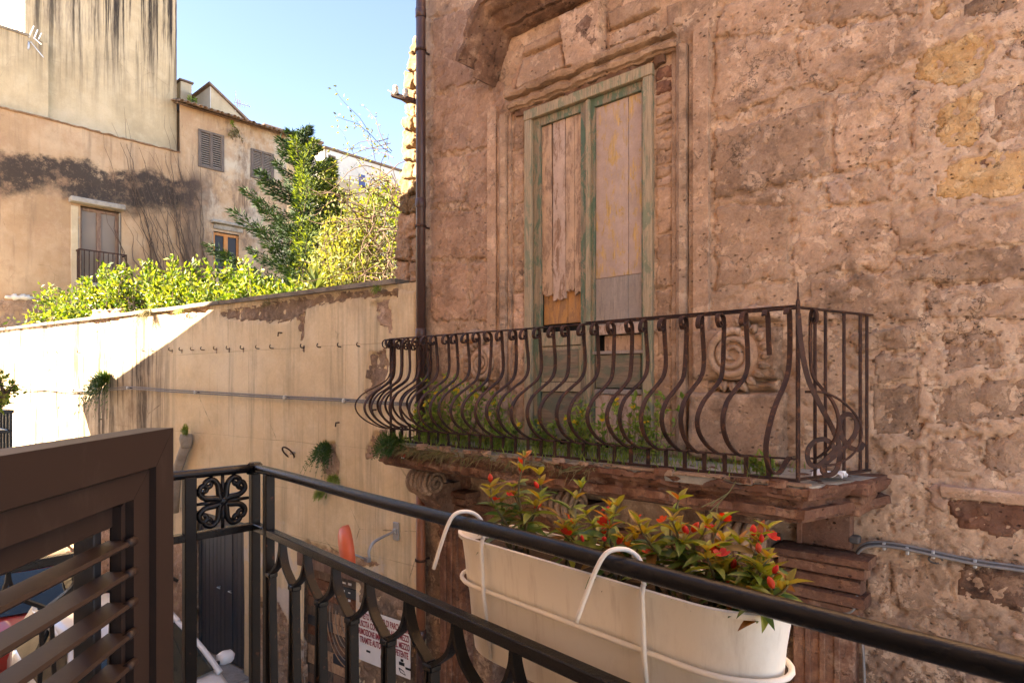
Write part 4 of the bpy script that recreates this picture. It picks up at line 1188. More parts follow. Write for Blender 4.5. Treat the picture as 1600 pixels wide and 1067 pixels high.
# --- string course and dark red band at the right
mould('string_course', [(-.69, -.665), (2.5, -.665)], [(0, -.02), (0, .03), (.03, .05), (.035, .055), (.065, .06), (.07, -.02)], M['mortar'], PAL, amp=.008, seed=95, step=.02)
patch('red_band', [FAC.uv(x, y) for x, y in [(1478, 782), (1560, 786), (1680, 790), (1680, 838), (1590, 834), (1560, 838), (1490, 820)]], FAC, .008, .006, M['stone_red'], PAL, .018, 96, .015, base=fdisp, edge=.03)
patch('red_band', [FAC.uv(x, y) for x, y in [(1484, 772), (1680, 778), (1680, 786), (1484, 782)]], FAC, .018, .01, M['stone'], PAL, .014, 97, .015, base=fdisp, edge=.01)
# ------------------------------------------------------------------ the garden wall
GWT = thing('garden_wall', 'long cream plastered garden wall with dark coping and flaking patches', 'wall', (-10, 4, 0))
u_l, v_l = GW.uv(0, 517); u_r, v_r = GW.uv(622, 444)
def vtop(u): return v_r + (v_l - v_r) * (u - u_r) / (u_l - u_r)
gate_u = (GW.uv(308, 900)[0], GW.uv(381, 900)[0]); shop_u = (GW.uv(474, 950)[0], GW.uv(557, 950)[0])
GATE = (gate_u[0], -4.2, gate_u[1], -1.98); SHOP = (shop_u[0], -4.2, shop_u[1], GW.uv(520, 897)[1])
BARE = [
 [(342, 486), (400, 476), (470, 464), (540, 456), (622, 452), (622, 466), (560, 466), (520, 474), (482, 480), (470, 494), (440, 505), (400, 502), (352, 500)],
 [(462, 492), (476, 488), (474, 520), (470, 545), (466, 520)],
 [(578, 472), (606, 464), (614, 500), (612, 522), (596, 508)],
 [(578, 552), (604, 546), (608, 566), (600, 600), (578, 628), (568, 628), (572, 590)],
 [(582, 676), (606, 668), (604, 700), (590, 716), (568, 716), (578, 694)],
 [(505, 690), (522, 692), (530, 730), (524, 756), (508, 752), (500, 720)],
 [(140, 486), (185, 484), (186, 500), (165, 510), (150, 520)],
 [(260, 482), (330, 476), (320, 492), (290, 500), (262, 494)],
 [(400, 930), (432, 940), (456, 980), (474, 1002), (474, 1130), (396, 1130)],
 [(556, 880), (600, 900), (640, 930), (650, 1000), (652, 1130), (560, 1130), (560, 1040), (562, 930)],
 [(100, 826), (190, 812), (306, 850), (306, 1100), (100, 1100)],
 [(455, 850), (480, 846), (560, 872), (600, 880), (560, 890), (520, 876), (470, 866)],
]
bare_uv = [[GW.uv(x, y) for x, y in pl] for pl in BARE]
def gdisp(U, V):
    h = .018 * fbm(U, V, 1.6, 3, 3) + .004 * fbm(U, V, .25, 4, 4)
    for i, pl in enumerate(bare_uv):
        us = [p[0] for p in pl]; vs_ = [p[1] for p in pl]
        m = (U > min(us) - .1) & (U < max(us) + .1) & (V > min(vs_) - .1) & (V < max(vs_) + .1)
        if not m.any(): continue
        d = poly_sd(U[m], V[m], pl) + .05 * fbm(U[m], V[m], .15, 3, 60 + i)
        h[m] -= .04 * sstep(0, .03, d)
    return h
vl = lines((-4.15, 2.2, .03))
U0, V0 = np.meshgrid(np.array(lines((-19.0, .12, .03))), np.linspace(0, 1, 200))
def gw_sheet():
    us = np.array(lines((-19.0, .12, .03))); t = np.linspace(0, 1, 190)
    U, T = np.meshgrid(us, t)
    V = -4.15 + T * (vtop(U) + 4.15)
    H = gdisp(U, V)
    o = GW.o - GWT.location
    co = np.stack([(o.x + GW.u.x * U + GW.n.x * H).ravel(), (o.y + GW.u.y * U + GW.n.y * H).ravel(), (o.z + V).ravel()], 1)
    nj, ni = U.shape; idx = np.arange(nj * ni).reshape(nj, ni)
    cu_ = (U[:-1, :-1] + U[1:, 1:]) / 2; cv = (V[:-1, :-1] + V[1:, 1:]) / 2
    keep = np.ones((nj - 1, ni - 1), bool)
    for a, b, c, d in (GATE, SHOP): keep &= ~((cu_ > a) & (cu_ < c) & (cv > b) & (cv < d))
    jj, ii = np.nonzero(keep)
    fs_ = np.stack([idx[jj, ii], idx[jj, ii + 1], idx[jj + 1, ii + 1], idx[jj + 1, ii]], 1)
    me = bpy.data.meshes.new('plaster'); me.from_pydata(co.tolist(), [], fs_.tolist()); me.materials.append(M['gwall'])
    me.polygons.foreach_set('use_smooth', [True] * len(me.polygons)); me.update()
    ob = bpy.data.objects.new('plaster', me); COL.objects.link(ob); ob.parent = GWT
gw_sheet()
for i, pl in enumerate(bare_uv):
    patch('bare_rubble', pl, GW, .012, .030, M['rubble' if i % 3 else 'rubble2'], GWT, .024, 700 + i * 3, .03, base=gdisp, edge=.03, nscale=.13)
# loose rubble stones standing out of the bare foot of the wall
rr = random.Random(9)
for i, k in ((8, 26), (9, 22), (10, 46)):
    pl = bare_uv[i]; us = [p[0] for p in pl]; vs_ = [p[1] for p in pl]; n = 0
    while n < k:
        u = rr.uniform(min(us), max(us)); v = rr.uniform(max(min(vs_), -3.4), max(vs_))
        n += 1
        if poly_sd(np.array([u]), np.array([v]), pl)[0] < .05: continue
        s = rr.uniform(.05, .12)
        patch('rubble_stone', [(u + s * math.cos(a) * rr.uniform(.8, 1.3), v + s * math.sin(a) * rr.uniform(.6, .9)) for a in (0, 1.1, 2.2, 3.3, 4.3, 5.3)], GW, .03, .03, M[rr.choice(['rubble', 'rubble2', 'stone_grey', 'stone_dimmed'])], GWT, .03, 1000 + n + i * 60, .05, base=gdisp, edge=.01, dip=.03)
# thickness and coping
MB().prism([GW.pt(-19, -4.15, -.08), GW.pt(gate_u[0] - .02, -4.15, -.08), GW.pt(gate_u[0] - .02, vtop(gate_u[0]), -.08), GW.pt(-19, vtop(-19) - .01, -.08)], -GW.n * .35).prism(
    [GW.pt(gate_u[1] + .02, -4.15, -.08), GW.pt(shop_u[0] - .02, -4.15, -.08), GW.pt(shop_u[0] - .02, vtop(shop_u[0]) - .01, -.08), GW.pt(gate_u[1] + .02, vtop(gate_u[1]) - .01, -.08)], -GW.n * .35).prism(
    [GW.pt(gate_u[0] - .01, -1.98, -.08), GW.pt(gate_u[1] + .01, -1.98, -.08), GW.pt(gate_u[1] + .01, vtop(gate_u[1]) - .012, -.08), GW.pt(gate_u[0] - .01, vtop(gate_u[0]) - .012, -.08)], -GW.n * .35).prism(
    [GW.pt(shop_u[0] - .01, SHOP[3], -.08), GW.pt(.05, SHOP[3], -.08), GW.pt(.05, vtop(0) - .012, -.08), GW.pt(shop_u[0] - .01, vtop(shop_u[0]) - .012, -.08)], -GW.n * .35).prism(
    [GW.pt(shop_u[1] + .02, -4.15, -.08), GW.pt(.05, -4.15, -.08), GW.pt(.05, SHOP[3] - .005, -.08), GW.pt(shop_u[1] + .02, SHOP[3] - .005, -.08)], -GW.n * .35).build('wall_core', M['rubble2'], GWT)
u = u_r + .02; rr = random.Random(2)
while u > -18.8:
    L = rr.uniform(.55, .95); a, b = u - L + .006, u
    o = rr.uniform(.045, .075)
    q = [GW.pt(a, vtop(a), o), GW.pt(b, vtop(b), o + rr.uniform(-.008, .008)), GW.pt(b, vtop(b), -.46), GW.pt(a, vtop(a), -.46)]
    MB().prism(q, (0, 0, .055)).build('coping_stone', M['coping'], GWT)
    u -= L
# short plastered return between the wall and the pipe
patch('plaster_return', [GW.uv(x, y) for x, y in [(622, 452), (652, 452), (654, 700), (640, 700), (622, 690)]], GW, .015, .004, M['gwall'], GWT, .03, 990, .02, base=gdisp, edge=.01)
# row of old iron hooks along the scribed line
hk = [78, 92, 108, 125, 226, 240, 268, 284, 302, 318, 338, 358, 380, 404, 426, 474, 500, 532, 562]
for x in hk:
    y = 552 + (541 - 552) * (x - 80) / 480
    p = GW.px(x, y, .01)
    pts = [p - GW.n * .04, p + GW.n * .03, p + GW.n * .045 + Vector((0, 0, .02)), p + GW.n * .035 + Vector((0, 0, .045))]
    MB().tube(bez(pts, 4), .007, 6).build('iron_hook', M['rust'], GWT, True)
    if RND.random() < .6:
        patch('hook_scar', [(a + GW.uv(x, y)[0], b + GW.uv(x, y)[1]) for a, b in ((-.02, .03), (.025, .035), (.02, -.06), (-.02, -.05))], GW, .004, .008, M['rubble2'], GWT, .012, int(x), .01, base=gdisp, edge=.01)
for x, y in ((80, 578), (96, 635), (160, 655), (440, 520), (530, 660), (610, 690), (588, 640)):
    p = GW.px(x, y, .0)
    MB().tube([p - GW.n * .03, p + GW.n * .05, p + GW.n * .055 + Vector((0, 0, -.05))], .010, 6).build('iron_spike', M['rust'], GWT, True)
# iron ring
p = GW.px(456, 708, .03)
MB().tube([p + (GW.u * math.cos(a) * .10 + (GW.n * .6 + Vector((0, 0, .8))).normalized() * math.sin(a) * .10) - GW.u * .08 for a in [i * 2 * math.pi / 24 for i in range(24)]], .011, 7, closed=True).build('iron_ring', M['rust'], GWT, True)
MB().tube([p - GW.n * .08, p + GW.n * .02], .02, 7).build('ring_staple', M['concrete'], GWT, True)

# --- grey gate
g = bpy.data.objects.new('gate', None); COL.objects.link(g); g.parent = GWT; g.location = (0, 0, 0); g['label'] = 'dark blue grey double gate with vertical boards'
a, b = gate_u; mid = a + (b - a) * .62
def gbx(name, u0, v0, u1, v1, h, th, mat, par, bev=.004):
    c = GW.pt((u0 + u1) / 2, (v0 + v1) / 2, h - th / 2)
    m = Matrix((GW.u, -GW.n, Vector((0, 0, 1)))).transposed()
    return MB().obox(c, (u1 - u0, th, v1 - v0), m, bev).build(name, mat, par)
gbx('gate_frame', a - .02, -4.14, a + .05, -2.0, -.03, .08, M['gate'], g); gbx('gate_frame', b - .05, -4.14, b + .02, -2.0, -.03, .08, M['gate'], g); gbx('gate_frame', a + .05, -2.07, b - .05, -1.97, -.03, .08, M['gate'], g)
k = a + .052
while k < b - .06:
    wd = .115
    gbx('gate_board', k + .003, -4.12, min(k + wd, b - .052) - .003, -2.075, -.05 + (.012 if abs(k - mid) < .08 else 0), .04, M['gate'], g)
    k += wd
for kk, s_ in ((mid - .22, 1), (mid + .10, 1)):
    pp = GW.pt(kk, -3.05, -.045)
    MB().tube([pp, pp + GW.n * .05, pp + GW.n * .055 + GW.u * .09], .011, 6).build('gate_handle', M['galv'], g, True)
gbx('gate_back', a - .02, -4.15, b + .02, -1.96, -.10, .02, M['black_void'], g)
# --- painted shop boards
s = bpy.data.objects.new('shop_boards', None); COL.objects.link(s); s.parent = GWT; s.location = (0, 0, 0); s['label'] = 'boarded doorway painted dark with pale curved lines'
a, b = shop_u; top = SHOP[3]
gbx('lintel_board', a - .12, top - .005, b + .08, top + .17, .02, .08, M['wood_door'], s, .01)
rr = random.Random(14); v = top - .02; i = 0
mats = [M['wood_door'], M['stone_red'], M['stone_red'], M['wood_door'], M['wood_dark'], M['gate'], M['stone_red'], M['wood_dark'], M['wood_tan'], M['wood_tan'], M['wood_dark'], M['wood_door'], M['gate'], M['wood_tan']]
while v > -4.1:
    hh = .125
    gbx('board', a + .005, v - hh + .008, (a + b) / 2 - .004, v, -.06 + rr.uniform(-.004, .004), .03, mats[i % len(mats)], s)
    gbx('board', (a + b) / 2 + .004, v - hh + .008, b - .005, v, -.06 + rr.uniform(-.004, .004), .03, mats[(i + 4) % len(mats)], s)
    v -= hh; i += 1
for j in range(7):
    r0 = .10 + j * .055
    pts = [GW.pt(b - .18 + r0 * 1.1 * math.cos(t), top - .55 + r0 * 1.35 * math.sin(t), -.054) for t in np.linspace(2.9, 5.3, 16)]
    MB().flat(pts, .014, .004, GW.u).build('painted_line', M['lintel'] if j % 2 else M['wood_tan'], s)
for j in range(9):
    uu = (a + b) / 2 + .05 + (j % 3) * .13; vv = top - .10 - (j // 3) * .10
    gbx('painted_mark', uu, vv, uu + rr.uniform(.03, .08), vv + rr.uniform(.012, .03), -.053, .004, M['sign'], s, 0)
gbx('shop_back', a - .02, -4.15, b + .02, top, -.10, .02, M['black_void'], s)

# --- no-parking sign
sg = thing('parking_sign', 'white board with dark red Italian no parking text on the wall beside the pipe', 'sign', GW.px(600, 1000, .03))
c4 = [GW.uv(561, 944, .03), GW.uv(641, 980, .03), GW.uv(641, 1064, .03), GW.uv(561, 1026, .03)]
su0, su1 = c4[0][0], c4[1][0]; sv1 = (c4[0][1] + c4[1][1]) / 2; sv0 = (c4[2][1] + c4[3][1]) / 2
gbx('board', su0, sv0, su1, sv1, .035, .012, M['sign'], sg, .001)
Wd, Hd = su1 - su0, sv1 - sv0
def text(body, u, v, size, mat, par, sx=1.0, fr=GW, h=.0375):
    cu_ = bpy.data.curves.new('lettering', 'FONT'); cu_.body = body; cu_.size = size; cu_.align_x = 'CENTER'; cu_.align_y = 'CENTER'; cu_.extrude = .0008; cu_.offset = .0022
    cu_.materials.append(mat)
    tmp = bpy.data.objects.new('lettering', cu_); COL.objects.link(tmp); bpy.context.view_layer.update()
    me = bpy.data.meshes.new_from_object(tmp.evaluated_get(bpy.context.evaluated_depsgraph_get())); bpy.data.objects.remove(tmp)
    o = bpy.data.objects.new('lettering', me); COL.objects.link(o); o.parent = par
    o.location = fr.pt(u, v, h) - root_of(par)
    o.rotation_euler = (math.radians(90), 0, math.atan2(fr.u.y, fr.u.x)); o.scale = (sx, 1, 1)
    return o
for i, t in enumerate(['DIVIETO ASSOLUTO DI PARCHEGGIO', 'USCITA CONTINUA DI AUTOMEZZI', 'RIMOZIONE IMMEDIATA DEL MEZZO', 'TRAMITE AUTORITÀ COMPETENTE']):
    text(t, (su0 + su1) / 2, sv1 - Hd * (.13 + .155 * i), Hd * .165, M['sign_red'], sg, .52)
cc = (su0 + su1) / 2 + Wd * .06
def disc(name, r, h, mat, n=28): MB().lathe(GW.pt(cc, sv0 + Hd * .20, h), GW.n, [(0, r), (.0012, r)], n).build(name, mat, sg)
disc('no_parking_ring', Hd * .165, .0355, M['sign_red']); disc('no_parking_disc', Hd * .125, .0372, M['sign_blue'])
MB().bar(GW.pt(cc - Hd * .10, sv0 + Hd * .30, .039), GW.pt(cc + Hd * .10, sv0 + Hd * .10, .039), Hd * .03, .001, Vector((0, 0, 1))).build('no_parking_bar', M['sign_red'], sg)
# little tow-truck pictogram
for dx, dz, ww, hh in ((.24, .20, .10, .06), (.36, .16, .10, .04), (.27, .27, .05, .05), (-.40, .20, .08, .04)):
    gbx('pictogram', cc + Wd * dx, sv0 + Hd * dz, cc + Wd * dx + Wd * ww, sv0 + Hd * (dz + hh), .037, .002, M['sign_black'], sg, 0)
MB().tube([GW.pt(cc + Wd * .24, sv0 + Hd * .14, .037), GW.pt(cc + Wd * .33, sv0 + Hd * .11, .037), GW.pt(cc + Wd * .36, sv0 + Hd * .05, .037), GW.pt(cc + Wd * .27, sv0 + Hd * .07, .037), GW.pt(cc + Wd * .24, sv0 + Hd * .14, .037)], .004, 5).build('pictogram', M['sign_black'], sg)

# --- orange convex mirror on its arm
mr = thing('traffic_mirror', 'orange rimmed round street mirror on a bent galvanised arm', 'mirror', GW.px(624, 832, .02))
pl = GW.px(621, 829, .0)
m3 = Matrix((GW.u, -GW.n, Vector((0, 0, 1)))).transposed()
MB().obox(pl + GW.n * .02, (.09, .02, .20), m3, .004).build('wall_plate', M['galv'], mr)
MB().obox(pl + GW.n * .04, (.05, .04, .06), m3, .006).build('socket', M['galv'], mr)
e = at(577, 872, (pl - Vector((0, 0, CZ))).dot(FW) - .28)
k1 = pl + GW.n * .05; k3 = Vector((e.x, e.y, e.z))
pts = [k1, k1.lerp(Vector((k3.x, k3.y, k1.z)), .75) + Vector((0, 0, -.06)), Vector((k3.x, k3.y, k1.z - .14)), k3]
MB().tube(bez(pts, 8), .016, 9).build('arm', M['galv'], mr, True)
MB().obox(k3 + Vector((-.03, 0, -.02)), (.07, .05, .05), None, .006).build('clamp', M['galv'], mr)
mc = at(541, 856, (k3 - Vector((0, 0, CZ))).dot(FW) + .02)
ax = (RT + FW * .40 + Vector((0, 0, .12))).normalized()
MB().lathe(mc, ax, [(-.07, .03), (-.065, .16), (-.045, .215), (-.01, .24), (.055, .245), (.06, .225), (.05, .215)], 32).build('housing', M['orange'], mr, True)
MB().lathe(mc, ax, [(.042, .218), (.056, .16), (.064, .08), (.067, 0)], 32).build('mirror_face', M['mirror'], mr, True)
MB().tube([mc - ax * .05, k3 + Vector((-.05, 0, -.02))], .012, 8).build('neck', M['galv'], mr, True)

# --- cable run with porcelain bobbins
cb = thing('cable_run', 'twin grey cables strung along the cream garden wall', 'cable', GW.px(300, 612, .05))
cp = [(-40, 600), (0, 603), (60, 606), (105, 610), (170, 608), (206, 606), (260, 610), (312, 613), (380, 617), (452, 621), (520, 624), (566, 627), (640, 632)]
def cpts(dy, h): return bez([GW.px(x, y + dy, h) for x, y in cp], 5)
MB().tube(cpts(-1.5, .055), .010, 6).build('cable_strand', M['cable'], cb, True)
MB().tube(cpts(1.5, .06), .010, 6).build('cable_strand', M['cable'], cb, True)
MB().tube([GW.px(x, y + 4 + 1.3 * math.sin(x * .05), .03) for x, y in [(i, 604 + i * .034) for i in range(10, 170, 5)]], .008, 6).build('loose_wire', M['cable_dark'], cb, True)
for x, y in ((40, 605), (120, 609), (206, 606), (312, 613), (452, 621), (545, 626)):
    p = GW.px(x, y, .0)
    MB().tube([p - GW.n * .03, p + GW.n * .06], .010, 6).build('cable_pin', M['rust'], cb, True)
    MB().lathe(p + GW.n * .045, GW.n, [(0, .02), (.006, .032), (.014, .018), (.026, .018), (.034, .032), (.04, .02)], 12).build('bobbin', M['porcelain'], cb, True)

# --- stub of stoneware drain in the wall
dp = thing('drain_stub', 'grey broken drain pipe slanting down the wall with a weed in its mouth', 'drainpipe', GW.px(290, 720, .08))
t0 = GW.px(291, 684, .09); t1 = GW.px(286, 706, .09); t2 = GW.px(276, 738, .09); t3 = GW.px(272, 800, .09)
MB().tube([t0 - Vector((0, 0, .10)), t1 - Vector((0, 0, .02)), t2, t3], [.074, .075, .072, .07], 12).build('pipe', M['concrete'], dp, True)
MB().lathe(t0, (0, 0, -1), [(-.06, .085), (.0, .10), (.02, .10), (.10, .085), (.16, .07)], 14).build('mouth', M['lintel'], dp, True)

# ------------------------------------------------------------------ brown downpipe on the palace corner
pp = thing('downpipe', 'brown metal downpipe running down the corner of the palace', 'drainpipe', FAC.px(657, 900, .12))
PX = FAC.uv(657.5, 400, .12)[0]
PY = F_Y - .12
MB().tube([(PX, PY, CZ + 6.8), (PX, PY, CZ - .9)], .052, 16).build('upper_pipe', M['pipe'], pp, True)
MB().tube([(PX, PY, CZ - .88), (PX, PY, CZ - 2.75)], .050, 16).build('lower_pipe', M['pipe_low'], pp, True)
MB().tube([(PX, PY, CZ - 2.745), (PX, PY, .05)], .047, 16).build('foot_pipe', M['rust'], pp, True)
for z in (1.95, 4.0, -.86, -2.7, .55):
    MB().lathe((PX, PY, CZ + z), (0, 0, 1), [(-.05, .053), (-.045, .059), (.045, .059), (.05, .053)], 16).build('joint_collar', M['pipe'], pp, True)
for z in (1.70, 3.6, -.2, -1.9):
    MB().lathe((PX, PY, CZ + z), (0, 0, 1), [(-.012, .053), (-.012, .062), (.012, .062), (.012, .053)], 16).build('clip', M['rust'], pp, True)
    MB().bar((PX, PY + .05, CZ + z), (PX, F_Y + .02, CZ + z), .02, .012).build('clip_arm', M['rust'], pp)
# iron arm with two insulators
ar = thing('insulator_arm', 'rusty iron arm with two porcelain insulators at the palace corner', 'bracket', FAC.px(650, 158, .05))
d0 = FAC.px(652, 160, .05); zc = (d0 - Vector((0, 0, CZ))).dot(FW)
d1 = at(612, 148, zc + .02)
MB().bar(d0, d1, .05, .05, (0, 0, 1), .004).build('arm', M['rust'], ar)
for x, y in ((618, 150), (634, 155)):
    p = at(x, y, zc + .01)
    MB().lathe(p, (0, 0, 1), [(0, .02), (.02, .035), (.05, .035), (.06, .022), (.075, .03), (.10, .03), (.115, .018), (.12, 0)], 12).build('insulator', M['porcelain'], ar, True)
p = at(612, 145, zc); MB().tube([p, p + Vector((-.04, -.02, .03))], .006, 6).build('wire_end', M['cable'], ar)

# cables on the palace, low right
cr = thing('wall_cables', 'bundle of grey cables bending along the palace wall at the right', 'cable', FAC.px(1345, 900, .03))
for k, dy in enumerate((0, 3, 6)):
    h = .03 + .012 * k
    pts = [FAC.px(x, y + dy, h) for x, y in [(1690, 902), (1600, 886), (1530, 876), (1470, 864), (1420, 853), (1380, 847), (1352, 849), (1339, 862), (1337, 890), (1338, 925), (1340, 955), (1346, 985), (1350, 1040), (1352, 1120)]]
    MB().tube(bez(pts, 5), .0085, 7).build('cable_strand', M['cable_dark' if k == 1 else 'cable'], cr, True)
for x, y in ((1384, 849), (1420, 856), (1460, 862), (1525, 876), (1338, 900)):
    p = FAC.px(x, y + 2, 0); MB().obox(p + FAC.n * .035, (.018, .035, .05), None, .003).build('cable_clip', M['galv'], cr)
p = FAC.px(1335, 842, .03); MB().obox(p, (.07, .06, .05), None, .008).build('junction_box', M['cable_dark'], cr)
p = FAC.px(1462, 874, .03); MB().tube([p + Vector((.035 * math.cos(t), -.004, .02 * math.sin(t))) for t in np.linspace(0, 5.2, 14)], .006, 6).build('loose_loop', M['cable_dark'], cr, True)
MB().tube(bez([FAC.px(x, y, .13) for x, y in [(1262, 948), (1290, 953), (1320, 958), (1335, 950), (1339, 930)]], 6), .008, 6).build('cable_tail', M['cable'], cr, True)
# ------------------------------------------------------------------ houses round the garden
def lb(px, py, X=LB): return onX(px, py, X)
def wbox(name, y0, y1, z0, z1, x0, th, mat, par, bev=.01):
    """board on a wall that faces +X; x0 is its front face"""
    return MB().box((x0 - th, y0, z0), (x0, y1, z1), bev).build(name, mat, par)
def hdisp(U, V): return .03 * fbm(U, V, 1.6, 4, 41) + .008 * fbm(U, V, .3, 3, 43)

TW = thing('tower_house', 'tall ochre tower house with black rain streaks and a lower orange wall', 'building', (LB, 6, 0))
z_led = CZ + 7.68
yT0 = lb(40, 30, LB - .25).y; yT1 = 8.2
# street-side face, whitened in colour as the sunlit side, and upper tower
TF = Frame((LB - .25, 0, CZ), (0, 1, 0))
sheet('tower_wall', TF, lines((yT0, yT1, .10)), lines((7.5, 16, .12)), hdisp, M['tower'], TW)
MB().box((LB - 8, yT0 + .02, CZ + 7), (LB - .30, yT1 - .02, CZ + 16)).build('tower_core', M['tower'], TW)
MB().box((LB - 8, yT0 - .02, CZ + 9.2), (LB - .26, yT0 + .018, CZ + 16)).build('street_face', M['white_and_sunlit_render'], TW)
for z in (10.2, 10.5, 11.9): MB().box((LB - 8, yT0 - .06, CZ + z), (LB - .30, yT0 - .021, CZ + z + .08), .01).build('street_moulding', M['white_and_sunlit_render'], TW)
MB().box((LB - 1.6, yT0 - .04, CZ + 12.0), (LB - .6, yT0 - .021, CZ + 14.5), .01).build('orange_blind', M['wood_win'], TW)
# low wing that runs on to the street under the capping
wc = lb(38, 56, LB - .05); zW = wc.z
MB().box((LB - 8, 2.4, CZ + 7), (LB - .06, yT0 + .5, zW)).build('wing_core', M['tower'], TW)
sheet('wing_wall', Frame((LB - .05, 0, CZ), (0, 1, 0)), lines((2.4, yT0 + .02, .1)), lines((7.5, zW - CZ, .1)), hdisp, M['tower'], TW)
MB().box((LB - 8, 2.35, zW), (LB + .0, yT0 + .05, zW + .07), .01).build('wing_capping', M['coping'], TW)
# lower orange wall
w1 = lb(124, 322); w2 = lb(187, 412)
WIN1 = (w1.y, 1.5, w2.y, w1.z - CZ)
sheet('lower_wall', LBF, lines((2.4, 8.2, .09)), lines((-2, 7.68, .09)), hdisp, M['house'], TW, hole=[WIN1])
MB().box((LB - 8, 2.42, 0), (LB - .5, 8.2, z_led - .02)).build('lower_core', M['house'], TW)
mould('ledge_tiles', [(2.4, 7.66), (8.2, 7.66)], [(0, -.3), (0, .06), (.02, .10), (.04, .09), (.06, -.3)], M['tile'], TW, LBF, amp=.02, seed=4, step=.08)
# tall window with its glass and little balcony
y0, y1, v0, v1 = WIN1[0], WIN1[2], WIN1[1], WIN1[3]
for a, b in ((y0, y0 + .09), (y1 - .09, y1), ((y0 + y1) / 2 - .06, (y0 + y1) / 2 + .06)): wbox('window_post', a, b, CZ + v0, CZ + v1, LB - .10, .08, M['wood_door'], TW)
wbox('window_head', y0 + .09, y1 - .09, CZ + v1 - .09, CZ + v1, LB - .102, .08, M['wood_door'], TW)
wbox('window_rail', y0 + .09, y1 - .09, CZ + v0 + .55, CZ + v0 + .62, LB - .104, .06, M['wood_door'], TW)
for a, b in ((y0 + .09, (y0 + y1) / 2 - .06), ((y0 + y1) / 2 + .06, y1 - .09)): wbox('window_pane', a, b, CZ + v0, CZ + v1 - .09, LB - .14, .01, M['glass'], TW, 0)
for a, b in ((y0 - .02, y0 - .001), (y1 + .001, y1 + .02)): wbox('window_reveal', a, b, CZ + v0, CZ + v1, LB + .0, .3, M['lintel'], TW, 0)
wbox('stone_jamb', y0 - .22, y0 - .03, CZ + v0 + .35, CZ + v1 - .02, LB + .02, .05, M['farhouse'], TW, .02)
p = lb(107, 308); q = lb(192, 330); wbox('lintel', p.y, q.y, q.z - .02, p.z, LB + .28, .5, M['lintel'], TW, .02)
rl = bpy.data.objects.new('window_balcony', None); COL.objects.link(rl); rl.parent = TW; rl.location = (0, 0, 0)
by0, by1 = lb(119, 400).y, lb(192, 400).y; zt = lb(150, 396).z
MB().bar((LB + .35, by0, zt), (LB + .35, by1, zt), .04, .03).bar((LB, by0, zt), (LB + .35, by0, zt), .04, .03).bar((LB, by1, zt), (LB + .35, by1, zt), .04, .03).build('rail', M['rust'], rl)
for i in range(11):
    y = by0 + (by1 - by0) * i / 10; MB().bar((LB + .35, y, zt), (LB + .35, y, zt - .95), .022, .022).build('bar', M['rust'], rl)
for i in (1, 2): MB().bar((LB + .12 * i, by0, zt), (LB + .12 * i, by0, zt - .95), .022, .022).build('bar', M['rust'], rl)
MB().box((LB - .1, by0 - .05, zt - 1.05), (LB + .42, by1 + .05, zt - .95), .01).build('slab', M['concrete'], rl)
# fallen render at the foot, by the street
for i, pl in enumerate([[(-40, 462), (20, 466), (58, 462), (84, 452), (88, 540), (-40, 540)]]):
    patch('bare_stone', [LBF.uv(x, y) for x, y in pl], LBF, .03, .10, M['stone_grey'], TW, .09, 61 + i, .1, base=hdisp, edge=.1, nscale=.35)
patch('pale_scab', [LBF.uv(x, y) for x, y in [(8, 462), (30, 458), (60, 464), (60, 470), (28, 470), (10, 468)]], LBF, .12, .03, M['white_and_sunlit_render'], TW, .06, 66, .05, edge=.06)
# dry creeper stems on both walls
rr = random.Random(6)
for i in range(34):
    y = rr.uniform(6.9, 9.6); z = CZ + rr.uniform(2.2, 3.6); L = rr.uniform(2.5, 6.5); pts = []
    for k in range(14):
        pts.append(Vector((LB + .05 + (0 if z < z_led else -.2), y, z))); y += rr.uniform(-.16, .07) - .03; z += L / 14
    MB().tube(pts, [.016 * (1 - k / 16) for k in range(14)], 4).build('creeper_stem', M['twig'], TW)
# TV aerial on the wing
an = thing('tv_aerial', 'white television aerial on a bent pole by the tower', 'aerial', lb(30, 83, LB + .1))
zz = 18.3
def a_(x, y, dz=0): return at(x, y, zz + dz)
MB().tube(bez([a_(29, 83), a_(38, 81), (a_(44, 76)), a_(45, 66)], 6), .03, 8).build('pole', M['galv'], an, True)
MB().obox(a_(30, 82), (.12, .12, .18), None, .02).build('wall_bracket', M['galv'], an)
MB().tube([a_(44, 64), a_(90, 66, 1.2)], .018, 6).build('boom', M['steel'], an)
for (x0, y0_, x1, y1_) in ((45, 59, 53, 41), (53, 61, 59, 47), (60, 62, 65, 52), (48, 66, 68, 90), (54, 61, 65, 70)):
    MB().tube([a_(x0, y0_), a_(x1, y1_)], .016, 5).build('element', M['steel'], an)
for i in range(8):
    p = a_(66 + i * 3, 65.2 + i * .1, .6 + i * .08); MB().tube([p + Vector((-.06, 0, -.05)), p + Vector((.06, 0, .05))], .010, 5).build('director', M['steel'], an)
MB().tube([a_(29, 86), a_(25, 110), a_(18, 150), a_(2, 205)], .012, 5).build('lead', M['sign'], an)

